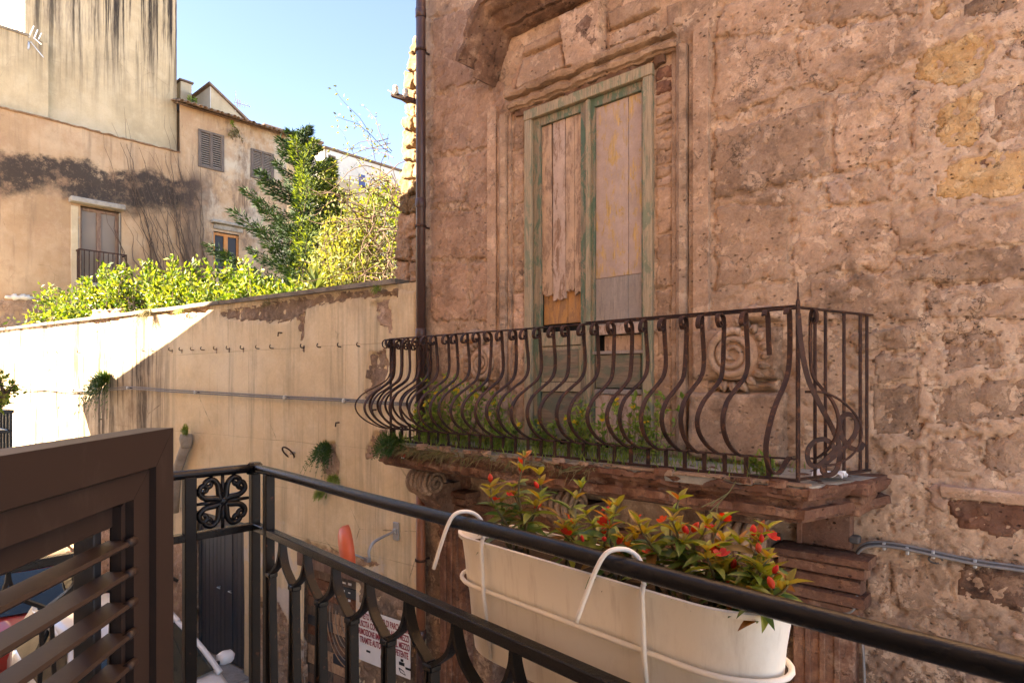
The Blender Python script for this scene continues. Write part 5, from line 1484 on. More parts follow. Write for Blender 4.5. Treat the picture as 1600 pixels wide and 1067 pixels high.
# --- house with grey shutters
SH = thing('shuttered_house', 'stained ochre house with grey louvred shutters and a tiled roof edge', 'building', (LB, 10, 0))
zE = CZ + 9.28
hole = []
def hw(x0, yt, x1, yb):
    p = lb(x0, yt); q = lb(x1, yb); return (p.y, q.z - CZ, q.y, p.z - CZ)
S1 = hw(312, 206, 347, 266); S2 = hw(394, 236, 425, 282); W3 = hw(333, 362, 374, 425)
yE = 12.0
sheet('wall', LBF, lines((8.2, yE, .08)), lines((-2, 9.28, .08)), hdisp, M['house'], SH, hole=[S1, S2, W3])
MB().box((LB - 5, 8.21, 0), (LB - .5, yE, zE - .05)).box((LB - .5, yE - .3, 0), (LB - .06, yE, zE - .05)).build('core', M['house'], SH)
for (y0, v0, y1, v1) in (S1, S2):
    w_ = bpy.data.objects.new('shutters', None); COL.objects.link(w_); w_.parent = SH; w_.location = (0, 0, 0)
    ym = (y0 + y1) / 2
    wbox('frame', y0 - .06, y0 + .05, CZ + v0, CZ + v1, LB + .05, .12, M['wood_dark'], w_); wbox('frame', y1 - .05, y1 + .06, CZ + v0, CZ + v1, LB + .05, .12, M['wood_dark'], w_)
    wbox('frame', ym - .05, ym + .05, CZ + v0, CZ + v1, LB + .052, .12, M['wood_dark'], w_)
    wbox('frame', y0 - .06, y1 + .06, CZ + v1, CZ + v1 + .08, LB + .055, .12, M['wood_dark'], w_); wbox('frame', y0 - .06, y1 + .06, CZ + v0 - .08, CZ + v0, LB + .055, .12, M['wood_dark'], w_)
    for (a, b) in ((y0 + .05, ym - .05), (ym + .05, y1 - .05)):
        n = 15
        for i in range(n):
            z = CZ + v0 + (v1 - v0) * (i + .5) / n
            MB().obox((LB - .0, (a + b) / 2, z), (.075, b - a - .004, .014), Matrix.Rotation(math.radians(38), 3, 'Y')).build('louvre', M['wood_grey'], w_)
    wbox('dark_behind', y0, y1, CZ + v0, CZ + v1, LB - .16, .02, M['black_void'], w_, 0)
y0, v0, y1, v1 = W3
w_ = bpy.data.objects.new('orange_window', None); COL.objects.link(w_); w_.parent = SH; w_.location = (0, 0, 0)
for a, b in ((y0, y0 + .08), (y1 - .08, y1), ((y0 + y1) / 2 - .07, (y0 + y1) / 2 + .07)): wbox('post', a, b, CZ + v0, CZ + v1, LB - .04, .08, M['wood_win'], w_)
wbox('head', y0 + .08, y1 - .08, CZ + v1 - .09, CZ + v1, LB - .042, .08, M['wood_win'], w_)
for a, b in ((y0 + .08, (y0 + y1) / 2 - .07), ((y0 + y1) / 2 + .07, y1 - .08)): wbox('pane', a, b, CZ + v0, CZ + v1 - .09, LB - .09, .01, M['pane_dark'], w_, 0)
for a, b in ((y0 - .02, y0 - .001), (y1 + .001, y1 + .02)): wbox('reveal', a, b, CZ + v0, CZ + v1, LB, .3, M['lintel'], w_, 0)
p = lb(329, 344); q = lb(383, 358); wbox('lintel', p.y, q.y, q.z, p.z, LB + .22, .45, M['lintel'], SH, .02)
wbox('window_apron', p.y + .1, q.y - .1, q.z - .18, q.z - .002, LB + .06, .1, M['lintel'], SH, .02)
# tile edge
y = 8.1; rr = random.Random(3); bmesh_ = None
def half_tile(L=.42, r=.085):
    mb = MB(); rings = []
    for x in (0, L):
        rings.append([Vector((x, (r - .01 * (x > 0)) * math.cos(t), (r - .01 * (x > 0)) * math.sin(t))) for t in np.linspace(0, math.pi, 9)] + [Vector((x, (r - .02) * math.cos(t), (r - .02) * math.sin(t))) for t in np.linspace(math.pi, 0, 9)])
    mb.loft(rings); o = mb.build('roof_tile', M['tile'], smooth=True); me = o.data; bpy.data.objects.remove(o); return me
tile_me = half_tile()
while y < yE + .1:
    for row in range(3):
        inst('roof_tile', tile_me, SH, (LB + .14 - row * .33 + rr.uniform(-.03, .03) - SH.location.x, y - SH.location.y, zE + .02 + row * .10 - SH.location.z + rr.uniform(-.01, .015)), (0, math.radians(196), rr.uniform(-.08, .08)), (-1, 1, -1))
    y += .185
MB().prism([(LB + .12, 8.1, zE - .02), (LB + .12, yE + .15, zE - .02), (LB - 5, yE + .15, zE + 1.5), (LB - 5, 8.1, zE + 1.5)], (0, 0, .03)).build('roof', M['tile'], SH)
# rooftop box with a lean-to gable
rb = thing('rooftop_room', 'small pale rooftop room with a sunlit face and a sloping gable above the shuttered house', 'building', (LB - 2, 9.6, zE))
Xr = LB - 1.2
c = onX(330, 134, Xr); e1 = onX(386, 192, Xr); e0 = onX(330, 172, Xr)
MB().prism([(Xr, c.y, zE), (Xr, c.y, c.z), (Xr, e1.y, e1.z), (Xr, e1.y, zE)], (-2.6, 0, 0)).build('gable_room', M['farhouse'], rb)
MB().box((Xr - 1.6, c.y - .03, zE + .1), (Xr - .01, c.y - .002, c.z - .02)).build('sunlit_face', M['white_and_sunlit_render'], rb)  # sun-facing side whitened: sunlight put into its colour
MB().prism([(Xr + .08, c.y - .1, c.z + .02), (Xr + .08, e1.y + .1, e1.z + .0), (Xr + .08, e1.y + .1, e1.z + .08), (Xr + .08, c.y - .1, c.z + .10)], (-2.8, 0, 0)).build('gable_coping', M['tile'], rb)
p0 = onX(282, 126, Xr - 1.4); p1 = onX(300, 160, Xr - 1.4)
MB().box((Xr - 2.6, p0.y, zE), (Xr - 1.4, p1.y, p0.z), .02).build('chimney', M['farhouse'], rb)
MB().box((Xr - 2.65, p0.y - .05, p0.z), (Xr - 1.35, p1.y + .05, p0.z + .07), .01).build('chimney_cap', M['tile'], rb)
a2 = thing('roof_aerial', 'thin roof aerial on a mast behind the rooftop room', 'aerial', onX(369, 176, Xr))
zz2 = (onX(369, 176, Xr) - Vector((0, 0, CZ))).dot(FW)
MB().tube([at(368, 190, zz2), at(368, 142, zz2)], .018, 6).build('mast', M['steel'], a2)
MB().tube([at(366, 160, zz2), at(391, 167, zz2)], .014, 5).build('boom', M['steel'], a2)
for i in range(7):
    p = at(368 + i * 3.4, 160.5 + i * .9, zz2); h = .16 - i * .012
    MB().tube([p + Vector((0, .0, h)), p - Vector((0, 0, h))], .010, 5).build('element', M['orange' if i < 3 else 'steel'], a2)

# --- far houses across the garden
FH = thing('far_house', 'pale ochre flat topped house behind the cypress', 'building', (-30, 15, 0))
Xf = -30.0
c0 = onX(414, 198, Xf)
MB().box((Xf - 6, c0.y, 0), (Xf, 18, c0.z)).build('wall', M['farhouse'], FH)
MB().box((Xf - 6.1, c0.y - .1, c0.z), (Xf + .1, 18.05, c0.z + .12), .02).build('parapet_coping', M['tile'], FH)
for x in (462,):
    p = onX(x, 262, Xf + .02); MB().box((Xf - .05, p.y, p.z - 1.2), (Xf + .03, p.y + .8, p.z), .01).build('window', M['wood_dark'], FH)
F2 = thing('far_terrace', 'white banded pale terrace house with a sunlit end beyond the garden trees', 'building', (-28, 19, 0))
Xg = -28.0; c1 = onX(508, 233, Xg)
MB().box((Xg - 4, c1.y, 0), (Xg, 27, c1.z)).build('wall', M['farhouse'], F2)
MB().box((Xg - 4, c1.y - .04, 1), (Xg - .01, c1.y - .003, c1.z - .02)).build('sunlit_end', M['white_and_sunlit_render'], F2)  # end wall facing the sun, sunlight painted as whiter render
MB().box((Xg - .01, c1.y + .05, c1.z - 1.3), (Xg + .03, 26, c1.z - .01)).build('white_band', M['white_and_sunlit_render'], F2)
MB().box((Xg - 4.1, c1.y - .1, c1.z), (Xg + .12, 27, c1.z + .12), .02).build('parapet_coping', M['tile'], F2)
p = onX(513, 242, Xg); q = onX(524, 300, Xg); MB().box((Xg - .05, p.y, q.z), (Xg + .05, q.y, p.z), .01).build('shutter', M['wood_door'], F2)
p = onX(560, 272, Xg); q = onX(570, 294, Xg); MB().box((Xg - .05, p.y, q.z), (Xg + .05, q.y, p.z), .01).build('window', M['sign_blue'], F2)

# ------------------------------------------------------------------ garden
ge = MB(); GZ = CZ - .2
ge.add([(LB, 3.2, GZ), (-20.5, 3.6, GZ), (-5.7, 4.95, GZ), (-5.5, 40, GZ), (-60, 40, GZ), (-60, 12, GZ), (LB, 12, GZ)], [tuple(range(7))])
tag(ge.build('garden_ground', M['earth']), 'raised earth of the walled garden', None, None, 'structure')

def leaf_quad(mb, c, d, nrm, L, W):
    """one leaf: a kite of two triangles folded along its rib"""
    d = d.normalized(); s = d.cross(nrm)
    if s.length < 1e-4: s = d.orthogonal()
    s.normalize(); up = s.cross(d)
    n = len(mb.v)
    mb.v += [tuple(c), tuple(c + d * (L * .45) + s * (W / 2) + up * (W * .18)), tuple(c + d * L), tuple(c + d * (L * .45) - s * (W / 2) + up * (W * .18))]
    mb.f += [(n, n + 1, n + 2), (n, n + 2, n + 3)]

def rvec(r):
    while True:
        v = Vector((r.uniform(-1, 1), r.uniform(-1, 1), r.uniform(-1, 1)))
        if .01 < v.length < 1: return v.normalized()

def bush(name, label, cat, base, crown_c, rad, nclump, nleaf, L, W, mat, seed, group=None, trunk=True, crad=.28, upright=.4):
    """crown of leaf clumps over a volume, each clump a spray of leaves on a twig"""
    r = random.Random(seed); root = thing(name, label, cat, base, group)
    mb = MB(); tw = MB(); cc = Vector(crown_c); b = Vector(base)
    for i in range(nclump):
        v = rvec(r); k = r.uniform(.45, 1.0) ** .6
        c = cc + Vector((v.x * rad[0], v.y * rad[1], v.z * rad[2])) * k
        c += Vector((0, 0, .25 * rad[2] * pn(c.x * .9, c.y * .9, seed)))
        if c.z < b.z + .1: continue
        out = (c - cc).normalized() * .6 + Vector((0, 0, upright)) + rvec(r) * .5
        cr = crad * r.uniform(.6, 1.3)
        tw.tube([c - out * cr * 1.6, c, c + out * cr], [.012, .008, .004], 4, False)
        for j in range(nleaf):
            t = r.uniform(-.6, 1.0); p = c + out * (cr * t) + rvec(r) * cr * .45
            d = (out * .5 + rvec(r)).normalized()
            leaf_quad(mb, p, d, rvec(r) + Vector((0, 0, .8)), L * r.uniform(.7, 1.25), W * r.uniform(.8, 1.2))
    mb.build('foliage', mat, root)
    if trunk:
        for k in range(3):
            q = cc + Vector((r.uniform(-.5, .5) * rad[0], r.uniform(-.5, .5) * rad[1], 0))
            tw.tube(bez([b, b.lerp(q, .5) + rvec(r) * .08, q], 4), [.06 - .004 * i for i in range(9)], 6)
    tw.build('trunk', M['bark'], root)
    return root

# citrus trees along the wall: (px, top py, depth, rx, label)
cit = [(112, 440, 16.6, 1.05, 'leftmost citrus tree, low and pale beside the ruined wall'),
       (165, 418, 15.6, 1.15, 'citrus tree in front of the tall balcony window'),
       (225, 402, 15.0, 1.15, 'bright citrus tree right of the balcony window'),
       (285, 404, 14.0, 1.05, 'citrus tree in the middle of the garden row'),
       (345, 402, 13.2, 1.0, 'citrus tree below the orange window'),
       (402, 412, 12.4, .95, 'citrus tree at the foot of the cypress, left side'),
       (440, 428, 11.6, .75, 'small citrus tree touching the coping under the cypress')]
for i, (px, py, z, rx, lab) in enumerate(cit):
    top = at(px, py, z); h = top.z - CZ
    c = Vector((top.x, top.y, CZ + h * .36)); rz = h * .50
    bush('citrus_tree', lab, 'tree', (top.x, top.y, GZ), c, (rx, rx * .9, rz + .1), 170, 26, .13, .062, M['citrus'], 60 + i, 'citrus trees behind the garden wall', crad=.24)

# cypress: drooping tiers of fine sprays round a tapering trunk
def cypress(name, label, px, pybase, pytop, z, lean, seed, mats, width, n=70):
    r = random.Random(seed); t = at(px + lean, pytop, z); b = at(px, pybase, z); b.z = GZ
    root = thing(name, label, 'tree', b)
    H = t.z - b.z
    def ax(k): return b.lerp(t, k)
    MB().tube([ax(k / 10) for k in range(11)], [.14 * (1 - k / 11) + .012 for k in range(11)], 8).build('trunk', M['bark'], root)
    mbs = [MB(), MB()]; br = MB()
    for i in range(n):
        k = .06 + .93 * (i + r.random()) / n
        a = i * 2.4 + r.uniform(-.5, .5)
        sp = width * (1 - k) ** .80 * r.uniform(.6, 1.2) + .10
        d = Vector((math.cos(a), math.sin(a), 0)); up = r.uniform(.10, .45) + .35 * k
        pts = [ax(k) + d * (sp * s) + Vector((0, 0, sp * (up * s - .12 * math.sin(s * 3)))) for s in (0, .25, .5, .75, 1)]
        br.tube(pts, [.03 * (1 - k) + .008, .02 * (1 - k) + .006, .012, .008, .004], 4, False)
        young = d.dot(RT) > .1 and .30 < k < .97  # right-hand sprays coloured yellow to read as sunlit
        m = int(160 + 620 * sp / width)
        for j in range(m):
            s = r.uniform(.05, 1.03); q = int(min(3, s * 4)); f = s * 4 - q
            p = pts[q].lerp(pts[q + 1], f)
            wv = (.05 + .26 * max(0, 1 - s) ** .5 * min(1, s * 3)) * (.35 + .75 * sp / width)
            o = rvec(r); o.z *= .45; p = p + o * wv
            dd = (d * .9 + o * .9 + Vector((0, 0, .25)) + rvec(r) * .5).normalized()
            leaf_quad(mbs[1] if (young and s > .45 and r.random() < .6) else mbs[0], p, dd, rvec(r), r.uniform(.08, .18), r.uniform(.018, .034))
    mbs[0].build('crown', mats[0], root); mbs[1].build('sunlit_sprays', mats[1], root); br.build('branches', M['bark'], root)
cypress('cypress_tree', 'tall dark feathery cypress tree with a sunlit right side', 463, 460, 203, 15.0, 10, 5, (M['cypress'], M['cypress_y']), 2.3, 78)
cypress('cypress_tree', 'slender yellow green young cypress right of the tall dark one', 500, 460, 255, 16.0, 10, 8, (M['cypress_y'], M['cypress_y']), 1.0, 60)

# loose grey-green and yellow trees on the right, tangled with bare vine
for (px, py, z, rx, rz_, mat, lab, seed, nc) in [
        (560, 350, 12.0, .85, 1.3, 'olive', 'loose grey green tree behind the wall near the palace', 81, 200),
        (612, 310, 13.5, .9, 1.8, 'yellowleaf', 'bright yellow green tree against the palace edge', 82, 210),
        (540, 420, 11.0, .65, .75, 'olive', 'low round grey green shrub just above the coping', 83, 120)]:
    top = at(px, py, z); c = Vector((top.x, top.y, top.z - rz_ * .8))
    bush('garden_tree', lab, 'tree', (top.x, top.y, GZ), c, (rx, rx, rz_), nc, 22, .10, .05, M[mat], seed, crad=.26, upright=.6)
vn = thing('bare_vine', 'tangle of bare brown vine twigs hanging by the palace edge', 'vine', at(600, 440, 10.5))
r = random.Random(17); mb = MB(); lf = MB()
for i in range(75):
    p = at(r.uniform(560, 624), r.uniform(270, 440), r.uniform(9.6, 11.2)); d = rvec(r); d.z *= .6; pts = [p]
    for k in range(9):
        d = (d + rvec(r) * .5 + Vector((0, 0, -.06))).normalized(); p = p + d * .15; pts.append(p)
    mb.tube(pts, [.009 - .0006 * k for k in range(10)], 4, False)
for i in range(16):
    p = at(r.uniform(585, 624), r.uniform(215, 300), r.uniform(9.8, 11)); d = (Vector((-.5, -.1, .5)) + rvec(r) * .6).normalized(); pts = [p]
    for k in range(9):
        d = (d + rvec(r) * .28 + Vector((-.02, 0, -.05))).normalized(); p = p + d * .14; pts.append(p)
        for _ in range(2): leaf_quad(lf, p + rvec(r) * .06, rvec(r), rvec(r), .06, .03)
    mb.tube(pts, [.007 - .0006 * k for k in range(10)], 4, False)
mb.build('twigs', M['twig'], vn); lf.build('leaves', M['olive'], vn)

# spiky palm just over the coping
pm = thing('fan_palm', 'small grey green palm with spiky leaves just over the coping', 'palm', at(492, 450, 10.2))
r = random.Random(23); c = at(494, 452, 10.2)
for i in range(26):
    a = r.uniform(0, 2 * math.pi); e = r.uniform(.3, 1.3); d = Vector((math.cos(a) * math.cos(e), math.sin(a) * math.cos(e), math.sin(e))); L = r.uniform(.35, .6)
    mb = MB(); pts = [c + d * (L * s) + Vector((0, 0, -.22 * L * s * s)) for s in (0, .25, .5, .75, 1)]; sd = d.cross(Vector((0, 0, 1))).normalized()
    for k in range(4):
        w0, w1 = (.012, .026, .024, .016, .002)[k], (.012, .026, .024, .016, .002)[k + 1]
        mb.add([pts[k] - sd * w0, pts[k] + sd * w0, pts[k + 1] + sd * w1, pts[k + 1] - sd * w1], [(0, 1, 2, 3)])
    mb.build('leaf', M['palm'], pm)
# dense background mass behind the trees so the garden reads deep
for i, (px, py, z, rx, rz_) in enumerate([(520, 395, 18.5, 1.6, 1.2), (585, 380, 18.5, 1.8, 1.5), (450, 420, 18.0, 1.5, .9)]):
    top = at(px, py, z); bush('background_shrub', ['dark shrub deep in the garden behind the young cypress', 'yellow shrub deep in the garden near the palace', 'dark shrub deep in the garden behind the tall cypress'][i], 'shrub', (top.x, top.y, GZ), (top.x, top.y, GZ + rz_ * .9), (rx, rx, rz_), 130, 24, .16, .07, M['yellowleaf' if i == 1 else 'olive'], 91 + i)

# --- ferns and weeds rooted in the walls
def fern(name, label, root_p, n, L, seed, mat='fern', droop=1.0, out=None, cat='fern', w=.022):
    r = random.Random(seed); t = thing(name, label, cat, root_p); o = out or GW.n
    for i in range(n):
        a = r.uniform(-1.3, 1.3); d = (o * r.uniform(.3, 1) + (GW.u * math.sin(a)) + Vector((0, 0, r.uniform(-.2, .9)))).normalized()
        LL = L * r.uniform(.5, 1.1); mb = MB(); p0 = Vector(root_p) + rvec(r) * .03; pts = []
        for k in range(10):
            s = k / 9; pts.append(p0 + d * (LL * s) + Vector((0, 0, -droop * LL * s * s)))
        mb.tube(pts, .0025, 3, False)
        for k in range(1, 10):
            tg = (pts[k] - pts[k - 1]).normalized(); sd = tg.cross(o).normalized(); ww = w * 2.2 * math.sin(math.pi * min(.97, .15 + k / 10.5)) + .006
            for sg_ in (-1, 1): leaf_quad(mb, pts[k], (sd * sg_ + tg * .5 + rvec(r) * .15), o + rvec(r) * .3, ww * 1.5, w * .55)
        mb.build('frond', M[mat], t)
    return t
fern('wall_fern', 'large hanging fern in the sunlit shade edge of the garden wall', GW.px(170, 590, .02), 70, .60, 1, droop=1.3, w=.04)
fern('wall_fern', 'dark fern in a hole of the wall above the black railing', GW.px(513, 700, .0), 40, .32, 2, droop=1.2)
fern('wall_fern', 'pale little fern below the dark one on the wall', GW.px(508, 768, .01), 14, .17, 3, 'weed', .6)
fern('wall_fern', 'second small weed right of the pale little fern', GW.px(526, 750, .01), 12, .14, 4, 'weed', .7)
fern('wall_weed', 'dry yellow tuft hanging from the coping at the shadow edge', GW.px(234, 490, .06), 30, .26, 5, 'drygrass', .9, cat='weed', w=.014)
fern('drain_weed', 'little green weed growing from the drain mouth', GW.px(294, 672, .10), 16, .10, 6, 'weed', .3, cat='weed')
for i, (x, y, lab) in enumerate([(85, 498, 'sparse weed on the coping at the far left'), (285, 486, 'thin weed on the coping left of the bare patch'), (420, 472, 'dry weed on the coping above the bare patch'), (590, 452, 'dry weed near the end of the coping')]):
    fern('coping_weed', lab, GW.px(x, y, .05), 10, .13, 30 + i, 'weed' if i % 2 else 'drygrass', .5, cat='weed', w=.012)
# roof moss and ivy on the shuttered house
for i, (x, y, w_, lab) in enumerate([(302, 164, .5, 'green moss clump at the left end of the tile edge'), (322, 178, .4, 'green moss clump right of the roof corner'), (365, 200, .3, 'small moss clump in the middle of the tile edge'), (432, 222, .35, 'yellow moss clump at the right end of the tile edge'), (372, 222, .45, 'dark dry ivy hanging between the two shutters')]):
    c = lb(x, y, LB + .12); bush('roof_moss', lab, 'moss', c, c, (.12, w_, .16 if i < 4 else .4), 22, 16, .09, .05, M['weed' if i < 4 else 'drygrass'], 140 + i, trunk=False, crad=.1)
# ------------------------------------------------------------------ parked cars
def car(name, label, group, xf, yc, paint, scale=1.0, L=3.6):
    """small hatchback facing +X; xf = front bumper"""
    t = thing(name, label, 'car', (xf - L / 2, yc, 0), group)
    def S(x): return xf - x * L / 3.6            # x measured back from the nose
    hw_ = .80
    # lower body loft: station = (x, z sill, z belt, half width at sill, half width at belt)
    st = [(0.0, .38, .60, .52, .50), (.06, .26, .70, .66, .62), (.25, .20, .78, .76, .70), (.60, .18, .86, .80, .745), (.95, .18, .93, .80, .765), (1.3, .18, .95, .81, .775), (2.2, .18, .97, .81, .775), (3.0, .18, .98, .80, .755), (3.35, .22, .98, .77, .71), (3.53, .28, .92, .70, .64), (3.6, .40, .80, .58, .52)]
    rings = []
    for x, zs, zb, a, b in st:
        half = [(0, zs), (a * .85, zs), (a * .98, zs + .05), (a * 1.0, zs + (zb - zs) * .45), (a * .99, zs + (zb - zs) * .75), (b, zb - .03), (b * .93, zb), (b * .55, zb + .035), (0, zb + .05)]
        ring = [Vector((S(x), yc + y, z)) for y, z in half] + [Vector((S(x), yc - y, z)) for y, z in half[-2:0:-1]]
        rings.append(ring)
    MB().loft(rings).build('body', paint, t, True)
    # roof shell
    rs = [(1.50, 1.36, .50), (1.62, 1.425, .545), (1.9, 1.47, .56), (2.4, 1.48, .56), (2.9, 1.45, .545), (3.12, 1.40, .52), (3.22, 1.34, .50)]
    rg = []
    for x, z, hw2 in rs:
        row = [(-1, -.055), (-.96, -.02), (-.8, .0), (-.4, .022), (0, .028), (.4, .022), (.8, .0), (.96, -.02), (1, -.055)]
        rg.append([Vector((S(x), yc + hw2 * a, z + b)) for a, b in row] + [Vector((S(x), yc + hw2 * a * .97, z + b - .04)) for a, b in row[::-1]])
    MB().loft(rg).build('roof', paint, t, True)
    A0, A1 = (.80, .93), (1.50, 1.335)
    for sg_ in (-1, 1):
        MB().flat(bez([(S(.78), yc + sg_ * .71, .93), (S(1.12), yc + sg_ * .625, 1.16), (S(1.52), yc + sg_ * .525, 1.36)], 6), .055, .05, (0, 1, 0)).build('pillar', paint, t, True)
        MB().flat([(S(2.28), yc + sg_ * .75, .97), (S(2.26), yc + sg_ * .57, 1.40)], .06, .04, (1, 0, 0)).build('pillar', M['darkplastic'], t)
        MB().flat([(S(3.34), yc + sg_ * .70, .97), (S(3.12), yc + sg_ * .53, 1.38)], .22, .05, (1, 0, 0)).build('pillar', paint, t)
        MB().flat(bez([(S(1.52), yc + sg_ * .535, 1.375), (S(2.3), yc + sg_ * .565, 1.43), (S(3.1), yc + sg_ * .535, 1.385)], 5), .05, .035, (0, 1, 0)).build('roof_rail', paint, t, True)
        MB().add([(S(.92), yc + sg_ * .735, .955), (S(2.26), yc + sg_ * .755, .98), (S(2.25), yc + sg_ * .572, 1.385), (S(1.56), yc + sg_ * .545, 1.355)], [(0, 1, 2, 3)]).build('side_window', M['carglass'], t)
        MB().add([(S(2.30), yc + sg_ * .755, .98), (S(3.3), yc + sg_ * .71, .985), (S(3.08), yc + sg_ * .54, 1.37), (S(2.29), yc + sg_ * .572, 1.385)], [(0, 1, 2, 3)]).build('side_window', M['carglass'], t)
        # mirror
        mc_ = Vector((S(.98), yc + sg_ * .86, 1.0))
        mm = bpy.data.objects.new('wing_mirror', None); COL.objects.link(mm); mm.parent = t; mm.location = (0, 0, 0)
        MB().loft([[mc_ + Vector((dx, sg_ * y_ * k_, z_ * k_)) for y_, z_ in ((-.09, -.05), (-.04, -.075), (.05, -.07), (.09, -.03), (.10, .02), (.07, .06), (-.02, .07), (-.09, .04))] for dx, k_ in ((.075, .45), (.06, .78), (.02, 1.0), (-.035, 1.03), (-.045, .97))]).build('mirror_shell', paint, mm, True)
        MB().bar(mc_, (S(.95), yc + sg_ * .74, .97), .04, .03).build('mirror_stalk', M['darkplastic'], mm)
        for x in (.66, 2.95):
            wl = bpy.data.objects.new('wheel', None); COL.objects.link(wl); wl.parent = t; wl.location = (0, 0, 0)
            c = (S(x), yc + sg_ * .70, .29)
            MB().lathe(c, (0, sg_, 0), [(-.09, .20), (-.09, .27), (-.06, .29), (.07, .29), (.10, .27), (.105, .20)], 22).build('tyre', M['rubber'], wl, True)
            MB().lathe(c, (0, sg_, 0), [(.06, .20), (.095, .195), (.10, .05), (.11, .0)], 18).build('rim', M['galv'], wl, True)
        MB().lathe((S(.16), yc + sg_ * .56, .66), Vector((.8, sg_ * .35, .25)), [(-.04, .10), (.01, .10), (.03, .075), (.035, 0)], 14).build('headlight', M['lampglass'], t, True)
    # windscreen and rear pane, gently curved
    def pane(name, lo, hi, zl, zh, wl_, wh, bow):
        n = 9; r0 = []; r1 = []
        for i in range(n):
            s = -1 + 2 * i / (n - 1); k = bow * (1 - s * s)
            r0.append(Vector((S(lo) + k, yc + s * wl_, zl))); r1.append(Vector((S(hi) + k * .6, yc + s * wh, zh)))
        rm = [a.lerp(b, .5) + Vector((.02 if bow > 0 else -.02, 0, .03)) for a, b in zip(r0, r1)]
        MB().loft([r0, rm, r1], False, False).build(name, M['carglass'], t, True)
    pane('windscreen', .84, 1.52, .96, 1.37, .68, .50, .10)
    pane('rear_window', 3.36, 3.16, 1.0, 1.36, .62, .48, -.08)
    MB().box((S(-.02), yc - .55, .30), (S(.12), yc + .55, .44), .03).build('bumper', M['darkplastic'], t)
    MB().box((S(.02), yc - .26, .47), (S(-.025), yc + .26, .58), .01).build('number_plate', M['sign'], t)
    for sg_ in (-.35, .2): MB().bar((S(.84), yc + sg_, .985), (S(1.25), yc + sg_ + .32, 1.225), .02, .015).build('wiper', M['darkplastic'], t)
    return t
G_ = 'cars parked along the garden wall'
car('parked_car', 'white hatchback nearest the viewer below the iron railing', G_, -6.45, 2.35, M['car_white'])
car('parked_car', 'red hatchback parked behind the white one, seen through the louvres', G_, -10.3, 2.25, M['car_red'])
car('parked_car', 'silver hatchback parked behind the red one, seen through the louvres', G_, -14.1, 2.15, M['car_silver'])

# ------------------------------------------------------------------ rusty goose-breast railing of the palace balcony
RL = thing('balcony_railing', 'rusty bulging wrought iron railing on the palace balcony', 'railing', (-3.2, 3.8, CZ - .56))
RY = 3.80; XL, XR = -5.08, -1.28
ZT, ZL, ZB = CZ + .438, CZ - .43, CZ - .545
def belly(k=1.0, j=0.0):
    """(out, z) of a bar from the bottom rail up, bulging like a goose breast and curling at the top"""
    pr = [(0, ZL - CZ), (.08 * k, -.425), (.22 * k, -.365), (.315 * k, -.28), (.335 * k, -.19), (.27 * k, -.10), (.15 * k, -.03), (.05 * k, .03), (.012, .09), (0, .18), (0, .30), (.002, .385)]
    sc_ = [(.014, .420), (.046, .432), (.078, .408), (.076, .368), (.050, .350), (.030, .366), (.040, .384)]
    P = bez([(o + j * math.sin(i * 1.3) * .012, z, 0) for i, (o, z) in enumerate(pr + sc_)], 4)
    return [(p.x, p.y) for p in P]
def belly_mesh(k, j):
    mb = MB(); mb.flat([Vector((0, -o, z)) for o, z in belly(k, j)], .027, .009, (1, 0, 0))
    ob = mb.build('bar', M['rust'], smooth='auto'); me = ob.data; bpy.data.objects.remove(ob); return me
bm_ = [belly_mesh(1.0, 0), belly_mesh(1.03, .6), belly_mesh(.97, -.6), belly_mesh(1.0, 1.0)]
ft = MB(); ft.box((-.013, -.005, ZB - CZ), (.013, .005, ZL - CZ)); ft_o = ft.build('foot_bar', M['rust']); ft_me = ft_o.data; bpy.data.objects.remove(ft_o)
r = random.Random(5)
n = 29
lo = Vector((0, RY, CZ)) - RL.location
for i in range(n):
    x = XL + .02 + (XR - XL - .04) * i / (n - 1)
    if i == n - 1: continue
    inst('foot_bar', ft_me, RL, (x - RL.location.x, lo.y, lo.z))
    if i == n - 2:
        continue
    inst('bar', bm_[r.randrange(4)], RL, (x + r.uniform(-.008, .008) - RL.location.x, lo.y, lo.z), (r.uniform(-.02, .02), r.uniform(-.01, .01), r.uniform(-.06, .06)))
# snapped bar and the slack bar by the corner
xb = XR - .16
MB().flat(bez([(xb, RY - .06, CZ + .40), (xb, RY - .035, CZ + .43), (xb, RY, CZ + .40), (xb + .005, RY, CZ + .28), (xb + .012, RY - .005, CZ + .17)], 5), .028, .009, (1, 0, 0)).build('snapped_bar', M['rust'], RL, 'auto')
xb = XR - .035
MB().flat(bez([(xb, RY - .06, CZ + .40), (xb, RY - .04, CZ + .43), (xb, RY, CZ + .40), (xb, RY, CZ + .15), (xb + .0, RY - .06, CZ + .02), (xb - .01, RY - .22, CZ - .15), (xb - .02, RY - .30, CZ - .33), (xb - .015, RY - .27, CZ - .46), (xb - .01, RY - .15, CZ - .50), (xb, RY - .05, CZ - .44), (xb, RY, CZ - .42)], 6), .028, .009, (1, 0, 0)).build('slack_bar', M['rust'], RL, 'auto')
# horizontal rails
MB().bar((XL - .02, RY, ZT), (XR + .01, RY, ZT - .004), .030, .012, (0, 1, 0), .003).build('top_rail', M['rust'], RL)
MB().bar((XL - .02, RY, ZL), (XR, RY, ZL), .024, .010, (0, 1, 0), .002).build('lower_rail', M['rust'], RL)
MB().bar((XL - .02, RY, ZB), (XR + .01, RY, ZB - .006), .035, .016, (0, 1, 0), .003).build('bottom_rail', M['rust'], RL)
MB().bar((-2.75, RY - .001, ZT + .010), (XR, RY - .001, ZT + .010), .028, .010, (0, 1, 0), .002).build('rail_splice', M['rust'], RL)
